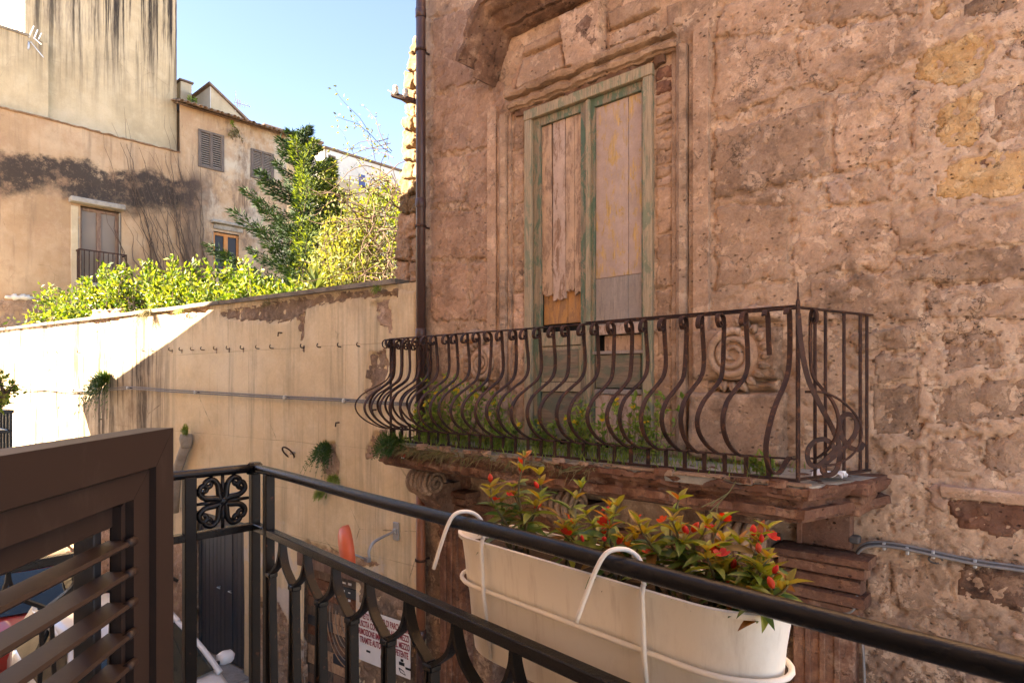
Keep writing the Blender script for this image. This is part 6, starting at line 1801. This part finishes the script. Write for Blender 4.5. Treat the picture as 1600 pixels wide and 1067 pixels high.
# corner post with spike
MB().tube([(XR + .012, RY, ZB - .02), (XR + .012, RY, ZT + .03), (XR + .012, RY, ZT + .05), (XR + .012, RY, ZT + .145)], [.013, .013, .007, .002], 8).build('corner_post', M['rust'], RL)
MB().tube([(XL - .01, RY, ZB - .02), (XL - .01, RY, ZT)], .013, 8).build('corner_post', M['rust'], RL)
# right return, splayed to the wall
A = Vector((XR + .012, RY, 0)); B = Vector((-1.075, F_Y - .02, 0))
def ret(t, z, o=0):
    d = (B - A); s = Vector((d.y, -d.x, 0)).normalized()
    return A + d * t + s * o + Vector((0, 0, z))
MB().bar(ret(0, ZT), ret(1.06, ZT + .0), .030, .012, (1, -.3, 0), .003).build('top_rail', M['rust'], RL)
MB().bar(ret(0, ZB), ret(1, ZB), .030, .014, (1, -.3, 0), .003).build('bottom_rail', M['rust'], RL)
sdv = (B - A).normalized()
for t in (.22, .36, .62, .86, .96):
    MB().tube([ret(t, ZB), ret(t, ZT)], .010, 7).build('straight_bar', M['rust'], RL)
def bellyR(t, k):
    return [ret(t, CZ + z, o * k) for o, z in belly(1.0, 0)]
MB().flat(bellyR(.16, .5), .026, .009, sdv).build('side_bar', M['rust'], RL, 'auto')
# slipped strap with two loops hanging at the corner
ys_ = .012
strap = [(1247, 490), (1252, 540), (1262, 590), (1280, 630), (1300, 668), (1312, 700), (1308, 732), (1295, 742), (1285, 735), (1292, 722), (1318, 700), (1336, 678), (1338, 656), (1326, 647), (1314, 654), (1313, 676), (1326, 697), (1342, 702), (1350, 692)]
zz_ = (A + Vector((.05, -.08, 0))).dot(FW)
MB().flat(bez([at(x, y, zz_ + .0016 * (x - 1250)) for x, y in strap], 5), .007, .028, FW).build('slipped_strap', M['rust'], RL, 'auto')
loop2 = [(1312, 694), (1296, 712), (1276, 728), (1264, 722), (1262, 704), (1272, 690), (1288, 686), (1300, 694), (1306, 706)]
MB().flat(bez([at(x, y, zz_ + .05) for x, y in loop2], 5), .007, .026, FW).build('slipped_strap', M['rust'], RL, 'auto')
MB().tube(bez([at(x, y, zz_ + .06) for x, y in [(1258, 612), (1290, 614), (1322, 632), (1345, 664), (1340, 700), (1310, 724), (1270, 726)]], 6), .007, 6).build('bent_hoop', M['rust'], RL, True)
# left return
A2 = Vector((XL - .01, RY, 0)); B2 = Vector((-5.27, F_Y - .02, 0))
MB().bar(A2 + Vector((0, 0, ZT)), B2 + Vector((0, 0, ZT)), .03, .012, (1, 0, 0), .003).build('top_rail', M['rust'], RL)
MB().bar(A2 + Vector((0, 0, ZB)), B2 + Vector((0, 0, ZB)), .03, .014, (1, 0, 0), .003).build('bottom_rail', M['rust'], RL)
MB().bar(A2 + Vector((0, 0, ZL)), B2 + Vector((0, 0, ZL)), .024, .010, (1, 0, 0), .003).build('lower_rail', M['rust'], RL)
d2 = (B2 - A2).normalized(); o2 = Vector((-d2.y, d2.x, 0))
if o2.x > 0: o2 = -o2
for t in (.08, .24, .40, .56, .72, .88):
    q = A2.lerp(B2, t)
    MB().flat([q + o2 * (o * .95) + Vector((0, 0, CZ + z)) for o, z in belly(1.0, 0)], .026, .009, d2).build('side_bar', M['rust'], RL, 'auto')
    MB().bar(q + Vector((0, 0, ZB)), q + Vector((0, 0, ZL)), .02, .009, d2).build('foot_bar', M['rust'], RL)
# corner bar of the left end
MB().flat([A2 + (o2 + Vector((0, -1, 0))).normalized() * (o * 1.0) + Vector((0, 0, CZ + z)) for o, z in belly(1.0, 0)], .026, .009, (1, -1, 0)).build('corner_bar', M['rust'], RL, 'auto')

# --- weeds on the balcony floor
def weed(name, label, p, n, H, seed, flowers=0, mat='weed', spread=.12):
    r = random.Random(seed); t = thing(name, label, 'weed', p); st = MB(); lf = MB(); p = Vector(p)
    for i in range(n):
        b = p + Vector((r.uniform(-spread, spread), r.uniform(-spread * .6, spread * .6), 0)); d = Vector((r.uniform(-.35, .35), r.uniform(-.3, .3), 1)).normalized(); h = H * r.uniform(.5, 1.1); pts = []
        for k in range(6): pts.append(b + d * (h * k / 5) + Vector((.04 * math.sin(k * .9 + i), 0, 0)) * h)
        st.tube(pts, [.003, .0028, .0025, .002, .0017, .0015], 4, False)
        for k in range(1, 6):
            for _ in range(4): leaf_quad(lf, pts[k] + rvec(r) * .01, (rvec(r) + Vector((0, 0, .3))), Vector((0, 0, 1)) + rvec(r) * .6, r.uniform(.035, .075), r.uniform(.016, .036))
        if i < flowers:
            q = pts[-1]
            mb = MB(); ax_ = (Vector((.1, -.8, .6)) + rvec(r) * .3).normalized(); uu = ax_.orthogonal().normalized(); vv = ax_.cross(uu)
            for a in range(11):
                an_ = a * 2 * math.pi / 11; leaf_quad(mb, q, (uu * math.cos(an_) + vv * math.sin(an_) + ax_ * .25), ax_, .026, .012)
            mb.lathe(q, ax_, [(0, .006), (.006, .007), (.009, .0)], 7)
            mb.build('flower', M['petal_yellow'], t)
    st.build('stems', M['stem'], t); lf.build('leaves', M[mat], t)
FLZ = CZ + TOPV
wd_ = [(-4.60, 4.05, 16, .62, 5, 'tall yellow flowered weed left of the door behind the railing'), (-4.25, 4.0, 16, .55, 4, 'dense yellow flowered weed by the left door post'), (-3.95, 4.1, 12, .46, 3, 'yellow flowered weed at the foot of the left door leaf'),
       (-3.45, 4.2, 10, .26, 1, 'low weed before the middle of the door'), (-3.05, 4.1, 12, .40, 3, 'yellow flowered weed before the right door leaf'), (-2.72, 4.15, 10, .42, 2, 'thin yellow flowered weed by the right door post'), (-2.45, 4.2, 9, .50, 1, 'spindly weed beside the carved scroll plinth'), (-4.85, 4.0, 12, .34, 1, 'low leafy weed near the left end of the balcony'), (-3.75, 4.0, 10, .22, 1, 'short weed close to the rail before the left leaf'), (-1.55, 4.0, 4, .10, 0, 'tiny green sprout by the corner post')]
for i, (x, y, n_, h, fl, lab) in enumerate(wd_): weed('balcony_weed', lab, (x, y, FLZ), int(n_ * 1.6), h, 200 + i, fl * 2)
r = random.Random(77); gr = MB()
for i in range(1500):
    x = r.choice([r.uniform(-5.1, -1.4), r.uniform(-5.0, -2.4)]); y = r.uniform(3.72, 4.5); p = Vector((x, y, FLZ)); d = Vector((r.uniform(-.5, .5), r.uniform(-.5, .5), 1)).normalized(); h = r.uniform(.03, .12) * (1.3 if x < -3.6 else 1)
    leaf_quad(gr, p, d, rvec(r), h, .008)
tag(gr.build('balcony_grass', M['weed']), 'thin grass and moss growing over the balcony floor', 'grass', None, 'stuff')
gr = MB()
for i in range(700):
    x = r.uniform(-5.1, -4.1) if r.random() < .6 else r.uniform(-4.2, -2.6); p = Vector((x, 3.70 + r.uniform(-.05, .05), FLZ - r.uniform(0, .03))); d = Vector((r.uniform(-.7, .7), -.6, r.uniform(-1, .3))).normalized()
    leaf_quad(gr, p, d, rvec(r), r.uniform(.06, .17), .007)
tag(gr.build('dry_grass', M['drygrass']), 'dry grass hanging over the left edge of the balcony slab', 'grass', None, 'stuff')
fern('balcony_fern', 'bushy green fern at the left corner of the balcony slab', Vector((-4.85, 3.70, FLZ + .02)), 34, .24, 9, 'fern', .5, out=Vector((0, -1, 0)), w=.024)
dr = thing('dry_root', 'pale dry root dangling from the edge of the balcony slab', 'root', (-1.95, 3.66, FLZ))
zz_ = onY(1140, 760, 3.66); zq = (zz_ - Vector((0, 0, CZ))).dot(FW)
for pts in ([(1150, 752), (1138, 770), (1124, 785), (1120, 800), (1124, 818)], [(1138, 770), (1118, 782), (1104, 788), (1096, 792)], [(1124, 785), (1112, 796), (1108, 800)], [(1118, 782), (1110, 790)]):
    MB().tube(bez([at(x, y, zq) for x, y in pts], 4), .0035, 5).build('root_strand', M['drygrass'], dr)
tp = thing('tape_scrap', 'scrap of red and white tape at the left end of the balcony', 'tape', (-5.2, 3.7, FLZ))
q = at(637, 697, 6.0); q2 = at(627, 720, 6.0)
for k in range(4): MB().flat([q.lerp(q2, k / 4), q.lerp(q2, (k + 1) / 4) + Vector((.01 * (k % 2), 0, 0))], .035, .002, (1, .3, 0)).build('tape_band', M['tape_red' if k % 2 == 0 else 'sign'], tp)

# ------------------------------------------------------------------ our own black iron balustrade
OB = thing('iron_balustrade', 'black iron balustrade of the near balcony with a round handrail', 'railing', (-2.53, 1.21, CZ - 1.41))
C0 = Vector((-2.53, 1.21, CZ)); E = Vector((.9951, -.0990, 0)); NB = Vector((-E.y, E.x, 0)) * -1   # NB: inward
NB = Vector((-.0990, -.9951, 0))
ZR, ZM, ZF = -.34, -.575, -1.30
def o_(s, z, inn=0): return C0 + E * s + NB * inn + Vector((0, 0, z))
# moulded half-round handrail
def rail_ring(p, dr_, r_=.0185):
    up = Vector((0, 0, 1)); sd = dr_.cross(up).normalized()
    return [p + sd * (r_ * math.cos(a)) + up * (r_ * .95 * math.sin(a)) for a in [i * 2 * math.pi / 16 for i in range(16)]]
pts = [o_(s, ZR + .0016 * math.sin(s * 5)) for s in np.linspace(.0, 3.4, 60)]
MB().loft([rail_ring(p, E) for p in pts]).build('handrail', M['black_iron'], OB, True)
SD = Vector((.02, -1, 0)).normalized()
pts2 = [C0 + SD * s + Vector((0, 0, ZR)) for s in np.linspace(0, 1.22, 14)]
MB().loft([rail_ring(p, SD) for p in pts2]).build('side_handrail', M['black_iron'], OB, True)
MB().lathe(C0 + Vector((0, 0, ZR - .024)), (0, 0, 1), [(0, .03), (.004, .034), (.036, .034), (.046, .024)], 6).build('corner_cap', M['black_iron'], OB)
MB().bar(o_(.01, ZM), o_(3.4, ZM), .030, .034, (0, 0, 1), .003).build('middle_rail', M['black_iron'], OB)
MB().bar(C0 + SD * .01 + Vector((0, 0, ZM)), C0 + SD * 1.22 + Vector((0, 0, ZM)), .030, .034, (0, 0, 1), .003).build('middle_rail', M['black_iron'], OB)
MB().bar(o_(.01, ZF), o_(3.4, ZF), .030, .030, (0, 0, 1), .003).build('bottom_rail', M['black_iron'], OB)
MB().bar(C0 + SD * .01 + Vector((0, 0, ZF)), C0 + SD * 1.22 + Vector((0, 0, ZF)), .030, .030, (0, 0, 1), .003).build('bottom_rail', M['black_iron'], OB)
def post(p, wd=.036): MB().bar(p + Vector((0, 0, -1.41)), p + Vector((0, 0, ZR - .01)), wd, wd, E, .003).build('post', M['black_rust'], OB)
post(C0.copy()); post(o_(.150, 0)); post(C0 + SD * .255, .042)
post(o_(2.9, 0))
# gothic loops and paired bars
sp = .216; s0 = .285
arm = [(0, ZM - .012), (.006, ZM - .05), (.03, ZM - .10), (.075, ZM - .135), (.100, ZM - .152)]
def arm_mesh(sg_):
    mb = MB(); mb.flat(bez([E * (x * sg_) + Vector((0, 0, z)) for x, z in arm], 5), .028, .011, NB); ob = mb.build('loop_arm', M['black_rust'], smooth='auto'); me = ob.data; bpy.data.objects.remove(ob); return me
am = [arm_mesh(-1), arm_mesh(1)]
def leg_mesh(sg_):
    mb = MB(); mb.flat([E * (sg_ * .010) + Vector((0, 0, ZM - .145)), E * (sg_ * .013) + Vector((0, 0, ZM - .30)), E * (sg_ * .034) + Vector((0, 0, ZF))], .028, .012, NB); ob = mb.build('bar', M['black_rust'], smooth='auto'); me = ob.data; bpy.data.objects.remove(ob); return me
lm = [leg_mesh(-1), leg_mesh(1)]
cl = MB(); cl.obox((0, 0, ZM - .158), (.042, .036, .020), Matrix.Rotation(math.atan2(E.y, E.x), 3, 'Z'), .004); clo = cl.build('collar', M['black_iron']); cl_me = clo.data; bpy.data.objects.remove(clo)
for i in range(14):
    s = s0 + i * sp; b = (C0 + E * s) - OB.location
    inst('loop_arm', am[0], OB, b); inst('loop_arm', am[1], OB, b)
    c = (C0 + E * (s + sp / 2)) - OB.location
    inst('collar', cl_me, OB, c); inst('bar', lm[0], OB, c); inst('bar', lm[1], OB, c)
c = (C0 + E * (s0 - sp / 2)) - OB.location; inst('collar', cl_me, OB, c); inst('bar', lm[0], OB, c); inst('bar', lm[1], OB, c)
# side panel: loops too
for i in range(4):
    s = .40 + i * .2; q = C0 + SD * s
    for sg_ in (-1, 1):
        MB().flat(bez([q + SD * (x * sg_) + Vector((0, 0, z)) for x, z in arm], 5), .026, .011, E).build('loop_arm', M['black_rust'], OB, 'auto')
        MB().flat([q + SD * (.10 + sg_ * .010) + Vector((0, 0, ZM - .145)), q + SD * (.10 + sg_ * .034) + Vector((0, 0, ZF))], .026, .012, E).build('bar', M['black_rust'], OB, 'auto')
# four-lobed cast scroll between corner post and side post
oc = C0 + SD * .130 + Vector((0, 0, (ZR + ZM) / 2))
for a in range(4):
    an_ = math.pi / 4 + a * math.pi / 2
    def q2(u, v): return oc + (SD * -1) * (u * math.cos(an_) - v * math.sin(an_)) + Vector((0, 0, u * math.sin(an_) + v * math.cos(an_)))
    for sg_ in (-1, 1):
        cv = [(.012, 0), (.03, .010 * sg_), (.062, .034 * sg_), (.092, .034 * sg_), (.104, .012 * sg_), (.094, -.002 * sg_), (.080, .006 * sg_), (.080, .018 * sg_), (.088, .020 * sg_)]
        P = bez([q2(u, v) for u, v in cv], 5)
        MB().tube(P, [.0125 - .004 * i / len(P) for i in range(len(P))], 8).build('scroll', M['black_iron'], OB, True)
MB().lathe(oc - E * .014, E, [(0, .01), (.006, .018), (.022, .018), (.028, .01)], 12).build('boss', M['black_iron'], OB, True)
for d in (Vector((0, 0, 1)), Vector((0, 0, -1)), SD, -SD): MB().tube([oc + d * .015, oc + d * .104], [.010, .006], 7).build('stub', M['black_iron'], OB, True)

# ------------------------------------------------------------------ brown louvred shutter on the left
ST = thing('louvred_shutter', 'brown aluminium louvred shutter leaf in the left foreground', 'shutter', (-1.01, .36, CZ - 1.35))
SF = Vector((-.7548, .6560, 0))                     # hinge -> free edge
P1 = at(271, 668, .95); P1 = Vector((P1.x, P1.y, 0)) - Vector((.6560, .7548, 0)) * .022; zt_ = CZ - .0646
SN = Vector((SF.y, -SF.x, 0))
if SN.dot(-FW) < 0: pass
SN = Vector((.6560, .7548, 0))                      # towards the viewer's right-hand side (seen face)
Wsh = .60; zb_ = CZ - 1.36
def sp_(d, z, o=0): return P1 - SF * d + SN * o + Vector((0, 0, z))
m_s = Matrix((SF, SN, Vector((0, 0, 1)))).transposed()
def sbx(name, d0, d1, z0, z1, o0, o1, bev=.002, mat='shutter'):
    c = (sp_(d0, z0, o0) + sp_(d1, z1, o1)) / 2
    return MB().obox(c, (abs(d1 - d0), abs(o1 - o0), abs(z1 - z0)), m_s, bev).build(name, M[mat], ST)
OW = .058; OT = .050
# outer frame with mitred corners
def mitre(name, pts_): MB().prism([sp_(d, z, .022) for d, z in pts_], -SN * .044).build(name, M['shutter'], ST)
g_ = .0006
mitre('top_rail', [(0 + g_, zt_), (Wsh, zt_), (Wsh, zt_ - OT), (OW + g_, zt_ - OT)])
mitre('stile', [(0, zt_ - g_), (OW, zt_ - OT - g_), (OW, zb_ + OW), (0, zb_)])
mitre('stile', [(Wsh - g_, zt_ - g_ - .05), (Wsh, zb_), (Wsh - OW, zb_ + OW), (Wsh - OW, zt_ - OT - .002)])
mitre('bottom_rail', [(g_, zb_ - .001), (OW + g_, zb_ + OW - .001), (Wsh - OW - g_, zb_ + OW - .001), (Wsh - g_, zb_ - .001)])
# inner sash, set a little back, with its bead
i0, i1 = OW + .003, OW + .048
zi = zt_ - OT - .003
def mitre2(name, pts_, o=.014, th=.03): MB().prism([sp_(d, z, o) for d, z in pts_], -SN * th).build(name, M['shutter'], ST)
mitre2('inner_top', [(i0 + g_, zi), (Wsh - OW, zi), (Wsh - OW, zi - .034), (i1 + g_, zi - .034)])
mitre2('inner_stile', [(i0, zi - g_), (i1, zi - .034 - g_), (i1, zb_ + .10), (i0, zb_ + .08)])
mitre2('inner_bead', [(i1 + .001, zi - .036), (i1 + .012, zi - .042), (i1 + .012, zb_ + .12), (i1 + .001, zb_ + .11)], .004, .012)
sbx('inner_hinge_stile', Wsh - OW - .05, Wsh - OW - .002, zb_ + .1, zi - .06, -.016, .012)
sbx('rebate', i1 + .012, i1 + .03, zb_ + .1, zi - .055, -.045, -.02, .001, 'darkplastic')
sbx('fixed_slat', i1 + .012, Wsh - OW - .05, zi - .068, zi - .040, -.030, -.006, .002)
# louvres, tilted, each with rounded front edge and end pin
zlo = zi - .088; k = 0; pitch = .040
while zlo > zb_ + .14:
    c = (sp_(i1 + .004, zlo) + sp_(Wsh - OW - .04, zlo)) / 2
    tl = Matrix.Rotation(math.radians(-36), 3, SF)
    d0_ = sp_(i1 + .012, zlo); d1_ = sp_(Wsh - OW - .05, zlo)
    th_ = math.radians(2); nrm = SN * math.cos(th_) - Vector((0, 0, math.sin(th_)))
    prof = [(-.013, -.0025), (.012, -.003), (.016, -.004), (.0185, -.001), (.016, .003), (-.013, .0025)]
    upv = Vector((0, 0, math.cos(th_))) + SN * math.sin(th_)
    rgs = [[p + nrm * a + upv * b for a, b in prof] for p in (d0_, d1_)]
    MB().loft(rgs).build('louvre', M['shutter'], ST)
    MB().tube([sp_(i1 - .002, zlo) + nrm * .014, sp_(i1 + .02, zlo) + nrm * .014], .006, 7).build('louvre_pin', M['shutter'], ST, True)
    zlo -= pitch; k += 1
for z in (zt_ - .12, zb_ + .15): MB().tube([sp_(Wsh + .012, z - .04), sp_(Wsh + .012, z + .04)], .010, 8).build('hinge', M['darkplastic'], ST, True)

# ------------------------------------------------------------------ planter on the rail
def srail(px, out=-.13):
    """distance along the rail at which a point `out` inside it shows at photo column px"""
    u = (px - 800) / 1000
    def e_(s):
        p = o_(s, 0, out) - Vector((0, 0, CZ)); return abs(p.dot(RT) / p.dot(FW) - u)
    return float(min(np.linspace(.6, 3.0, 1200), key=e_))
PT = thing('planter_box', 'long cream plastic planter box hanging outside the black rail', 'planter', o_(1.75, -.65, -.12))
sc_s = lambda px: None
s_l, s_r = srail(703, -.06), srail(1236, -.12)
cen = (s_l + s_r) / 2; hl = (s_r - s_l) / 2; OUT = -.032   # inner face just outside the rail
def stad(z, hl_, hd, n=10):
    """stadium outline, centre hd outside the rail"""
    c = o_(cen, z, OUT - .098); pts_ = []
    for i in range(n + 1):
        a = -math.pi / 2 + math.pi * i / n; pts_.append(c + E * (hl_ - .135 + .135 * math.cos(a)) + NB * (hd * math.sin(a)))
    for i in range(n + 1):
        a = math.pi / 2 + math.pi * i / n; pts_.append(c + E * (-(hl_ - .135) + .135 * math.cos(a)) + NB * (hd * math.sin(a)))
    return pts_
zr = -.386
wall = [(-.685, hl - .055, .066), (-.680, hl - .048, .074), (-.63, hl - .042, .079), (-.54, hl - .032, .083), (-.505, hl - .022, .086), (-.46, hl - .018, .088), (zr - .012, hl - .008, .094), (zr - .010, hl + .002, .099), (zr, hl + .003, .100), (zr + .001, hl - .006, .093), (zr - .05, hl - .014, .088), (zr - .055, hl - .015, .087)]
MB().loft([stad(z, a, b, 14) for z, a, b in wall]).build('box', M['planter'], PT, 'auto')
MB().loft([stad(zr - .035, hl - .018, .085), stad(zr - .034, hl - .03, .07)]).build('soil', M['soil'], PT)
rg = stad(-.502, hl - .010, .096, 14)
MB().tube(rg, .0058, 7, closed=True).build('support_ring', M['wire'], PT, True)
MB().tube(stad(-.67, hl - .06, .07, 10), .005, 6, closed=True).build('support_ring', M['wire'], PT, True)
for i, s in enumerate((srail(757, -.03) - .045, srail(1008, -.03) - .045)):
    f = OUT + .004
    # upright strap on the front face
    MB().tube([o_(s + .045, -.67, f - .02), o_(s + .045, -.502, f + .002), o_(s + .045, zr - .005, f + .008), o_(s + .045, zr + .012, f + .004)], .0050, 7).build('strap_wire', M['wire'], PT, True)
    pth = [o_(s + .045, zr + .010, f + .002), o_(s + .035, ZR + .004, -.030), o_(s + .022, ZR + .024, -.018), o_(s + .010, ZR + .031, .004), o_(s - .004, ZR + .024, .024), o_(s - .018, ZR - .004, .034), o_(s - .036, ZR - .05, .040), o_(s - .060, ZR - .115, .046)]
    MB().tube(bez(pth, 6), .0048, 8).build('rail_hook', M['wire'], PT, True)

# --- impatiens in the planter: every leaf and flower its own piece
def leaf_mesh(name, L, W, fold, bend, mat):
    mb = MB(); n = 6
    for i in range(n + 1):
        t = i / n; w_ = W * math.sin(math.pi * min(1, .06 + t * .94)) ** .8 * (1 - .25 * t) if i < n else .0005
        z = -bend * L * t * t
        mb.v += [(t * L, -w_ / 2, z + fold * w_), (t * L, 0, z), (t * L, w_ / 2, z + fold * w_)]
    for i in range(n):
        a = i * 3
        mb.f += [(a, a + 3, a + 4, a + 1), (a + 1, a + 4, a + 5, a + 2)]
    ob = mb.build(name, mat, smooth=True); me = ob.data; bpy.data.objects.remove(ob); return me
LM = [leaf_mesh('leaf', .070, .027, .25, .35, M['pleaf']), leaf_mesh('leaf', .062, .024, .3, .15, M['pleaf']), leaf_mesh('leaf', .076, .026, .2, .5, M['pleaf'])]
LT = [leaf_mesh('leaf', .046, .018, .35, .1, M['pleaf_top']), leaf_mesh('leaf', .052, .019, .3, .25, M['pleaf_top'])]
def flower_mesh():
    mb = MB()
    for k in range(5):
        a = k * 2 * math.pi / 5; d = Vector((math.cos(a), math.sin(a), .5)).normalized(); s = Vector((-math.sin(a), math.cos(a), 0)); n0 = len(mb.v)
        mb.v += [(0, 0, 0), tuple(d * .010 + s * .008), tuple(d * .019 + s * .005), tuple(d * .019 - s * .005), tuple(d * .010 - s * .008)]
        mb.f += [(n0, n0 + 1, n0 + 2, n0 + 3, n0 + 4)]
    ob = mb.build('flower', M['petal_red'], smooth=True); me = ob.data; bpy.data.objects.remove(ob); return me
def bud_mesh():
    mb = MB(); mb.lathe((0, 0, 0), (0, 0, 1), [(0, .003), (.006, .007), (.014, .008), (.022, .005), (.027, .001)], 8); ob = mb.build('bud', M['petal_red'], smooth=True); me = ob.data; bpy.data.objects.remove(ob); return me
FM, BM_ = flower_mesh(), bud_mesh()
def stalk_rot(d, roll):
    q = d.to_track_quat('X', 'Z'); return (q.to_matrix() @ Matrix.Rotation(roll, 3, 'X')).to_euler()
def flower_plant(s, inn, H, lean, seed, label, nst=4):
    r = random.Random(seed); base = o_(s, zr - .036, OUT - .098 + inn); t = thing('flowering_plant', label, 'plant', base, 'red flowered plants in the planter box')
    for i in range(nst):
        a = r.uniform(0, 6.28); b = Vector((.02 * math.cos(a), .02 * math.sin(a), 0)); h = H * (1.0 if i == 0 else r.uniform(.5, .92))
        d = (Vector((math.cos(a) * .30, math.sin(a) * .30, 1)) + E * lean).normalized() if i else (Vector((0, 0, 1)) + E * lean * .6).normalized()
        pts_ = [b + d * (h * k / 7) + Vector((.008 * math.sin(k + i), .008 * math.cos(k * .8 + i), 0)) for k in range(8)]
        mb = MB(); mb.tube(pts_, [.0042, .004, .0036, .0033, .003, .0026, .0022, .002], 6); ob = mb.build('stem', M['stem'], t, True, world=False)
        for k in range(2, 8):
            top = k >= 6
            cnt = 4 if top else 3
            for j in range(cnt):
                an_ = j * 2 * math.pi / cnt + k * 1.1 + r.uniform(-.4, .4); e = r.uniform(.45, 1.0) if top else r.uniform(-.05, .55)
                dd = Vector((math.cos(an_) * math.cos(e), math.sin(an_) * math.cos(e), math.sin(e)))
                inst('leaf', (LT if top else LM)[r.randrange(2 if top else 3)], t, pts_[k], stalk_rot(dd, r.uniform(-.5, .5)), r.uniform(.6, 1.0) * (.9 if top else 1))
        for j in range(r.choice((0, 1, 1, 2))):
            k = r.randrange(4, 8); p = pts_[k] + rvec(r) * .022 + Vector((0, 0, .012))
            inst('flower' if r.random() < .55 else 'bud', FM if r.random() < .55 else BM_, t, p, (r.uniform(-.9, .9), r.uniform(-.9, .9), r.uniform(0, 6)), r.uniform(.55, .9))
for i, (px, H, inn, lean, lab, nst) in enumerate([
        (812, .235, .0, -.02, 'tallest red flowered plant at the left end of the planter', 6), (895, .185, -.01, .25, 'bushy plant second from the left in the planter', 5), (968, .165, .01, -.05, 'plant between the two rail hooks with red buds', 5),
        (1040, .185, -.015, .0, 'red flowered plant in the middle of the planter behind the second hook', 5), (1100, .165, .01, .1, 'plant right of the second rail hook', 5), (1172, .150, .0, -.1, 'plant third from the right end with orange red flowers', 5),
        (1215, .160, -.01, .15, 'red flowered plant second from the right end of the planter', 4), (1262, .125, .01, .4, 'low plant leaning out of the right end of the planter', 4)]):
    flower_plant(min(srail(px), s_r - .06), inn, H, lean, 400 + i, lab, nst)

# ------------------------------------------------------------------ neighbour's balcony at the far left
NBc = thing('neighbour_balcony', 'dark railing corner of the neighbouring balcony at the left edge', 'balcony', (-7.0, .8, CZ - 1.2))
zN = 5.6; q = at(21, 640, zN); qx, qy, qz = q
MB().box((qx - .02, -.04, qz - .03), (qx + .03, qy, qz), .004).box((qx - .021, qy - .05, qz - .03), (qx - 1.9, qy, qz), .004).build('handrail', M['black_iron'], NBc)
MB().box((qx - .01, -.04, qz - .20), (qx + .02, qy - .02, qz - .175), .003).box((qx - .011, qy - .04, qz - .20), (qx - 1.9, qy - .01, qz - .175), .003).build('middle_rail', M['black_iron'], NBc)
for i in range(7): MB().box((qx - .01, qy - .03 - i * .13, qz - 1.05), (qx + .012, qy - .008 - i * .13, qz - .03), .002).build('bar', M['black_iron'], NBc)
for i in range(1, 13): MB().box((qx - .01 - i * .14, qy - .03, qz - 1.05), (qx + .012 - i * .14, qy - .008, qz - .03), .002).build('bar', M['black_iron'], NBc)
MB().box((qx - 1.95, -.04, qz - 1.2), (qx + .05, qy + .03, qz - 1.05), .01).build('slab', M['concrete'], NBc)
bp_ = thing('balcony_pot', 'white pot on the neighbouring balcony at the left edge', 'pot', (qx - .1, qy - .25, qz - 1.05))
MB().lathe((qx - .10, qy - .26, qz - .40), (0, 0, 1), [(0, .07), (.28, .12), (.30, .125), (.32, .12), (.30, .11)], 18).build('pot', M['sign'], bp_, True)
MB().lathe((qx - .10, qy - .26, qz - 1.05), (0, 0, 1), [(0, .12), (.03, .12), (.05, .04), (.6, .04), (.62, .1), (.645, .1)], 14).build('pot_stand', M['black_iron'], bp_, True)
cpx = at(-8, 614, 5.4)
bush('potted_shrub', 'red and green potted shrub on the neighbouring balcony at the left edge', 'plant', (qx - .10, qy - .26, qz - .1), cpx, (.13, .13, .14), 24, 14, .07, .03, M['weed'], 301, crad=.07, trunk=True)

# crumpled paper by the railing corner
pc = thing('paper_scrap', 'crumpled white paper on the balcony floor by the railing corner', 'paper', (-1.2, 4.15, FLZ))
r = random.Random(66); n_ = 7; vv = [Vector((-1.2 + (i - 3) * .028, 4.15 + (j - 3) * .024, FLZ + .012 + r.uniform(0, .045))) for j in range(n_) for i in range(n_)]
MB().add(vv, [(j * n_ + i, j * n_ + i + 1, (j + 1) * n_ + i + 1, (j + 1) * n_ + i) for j in range(n_ - 1) for i in range(n_ - 1)]).build('sheet', M['sign'], pc)
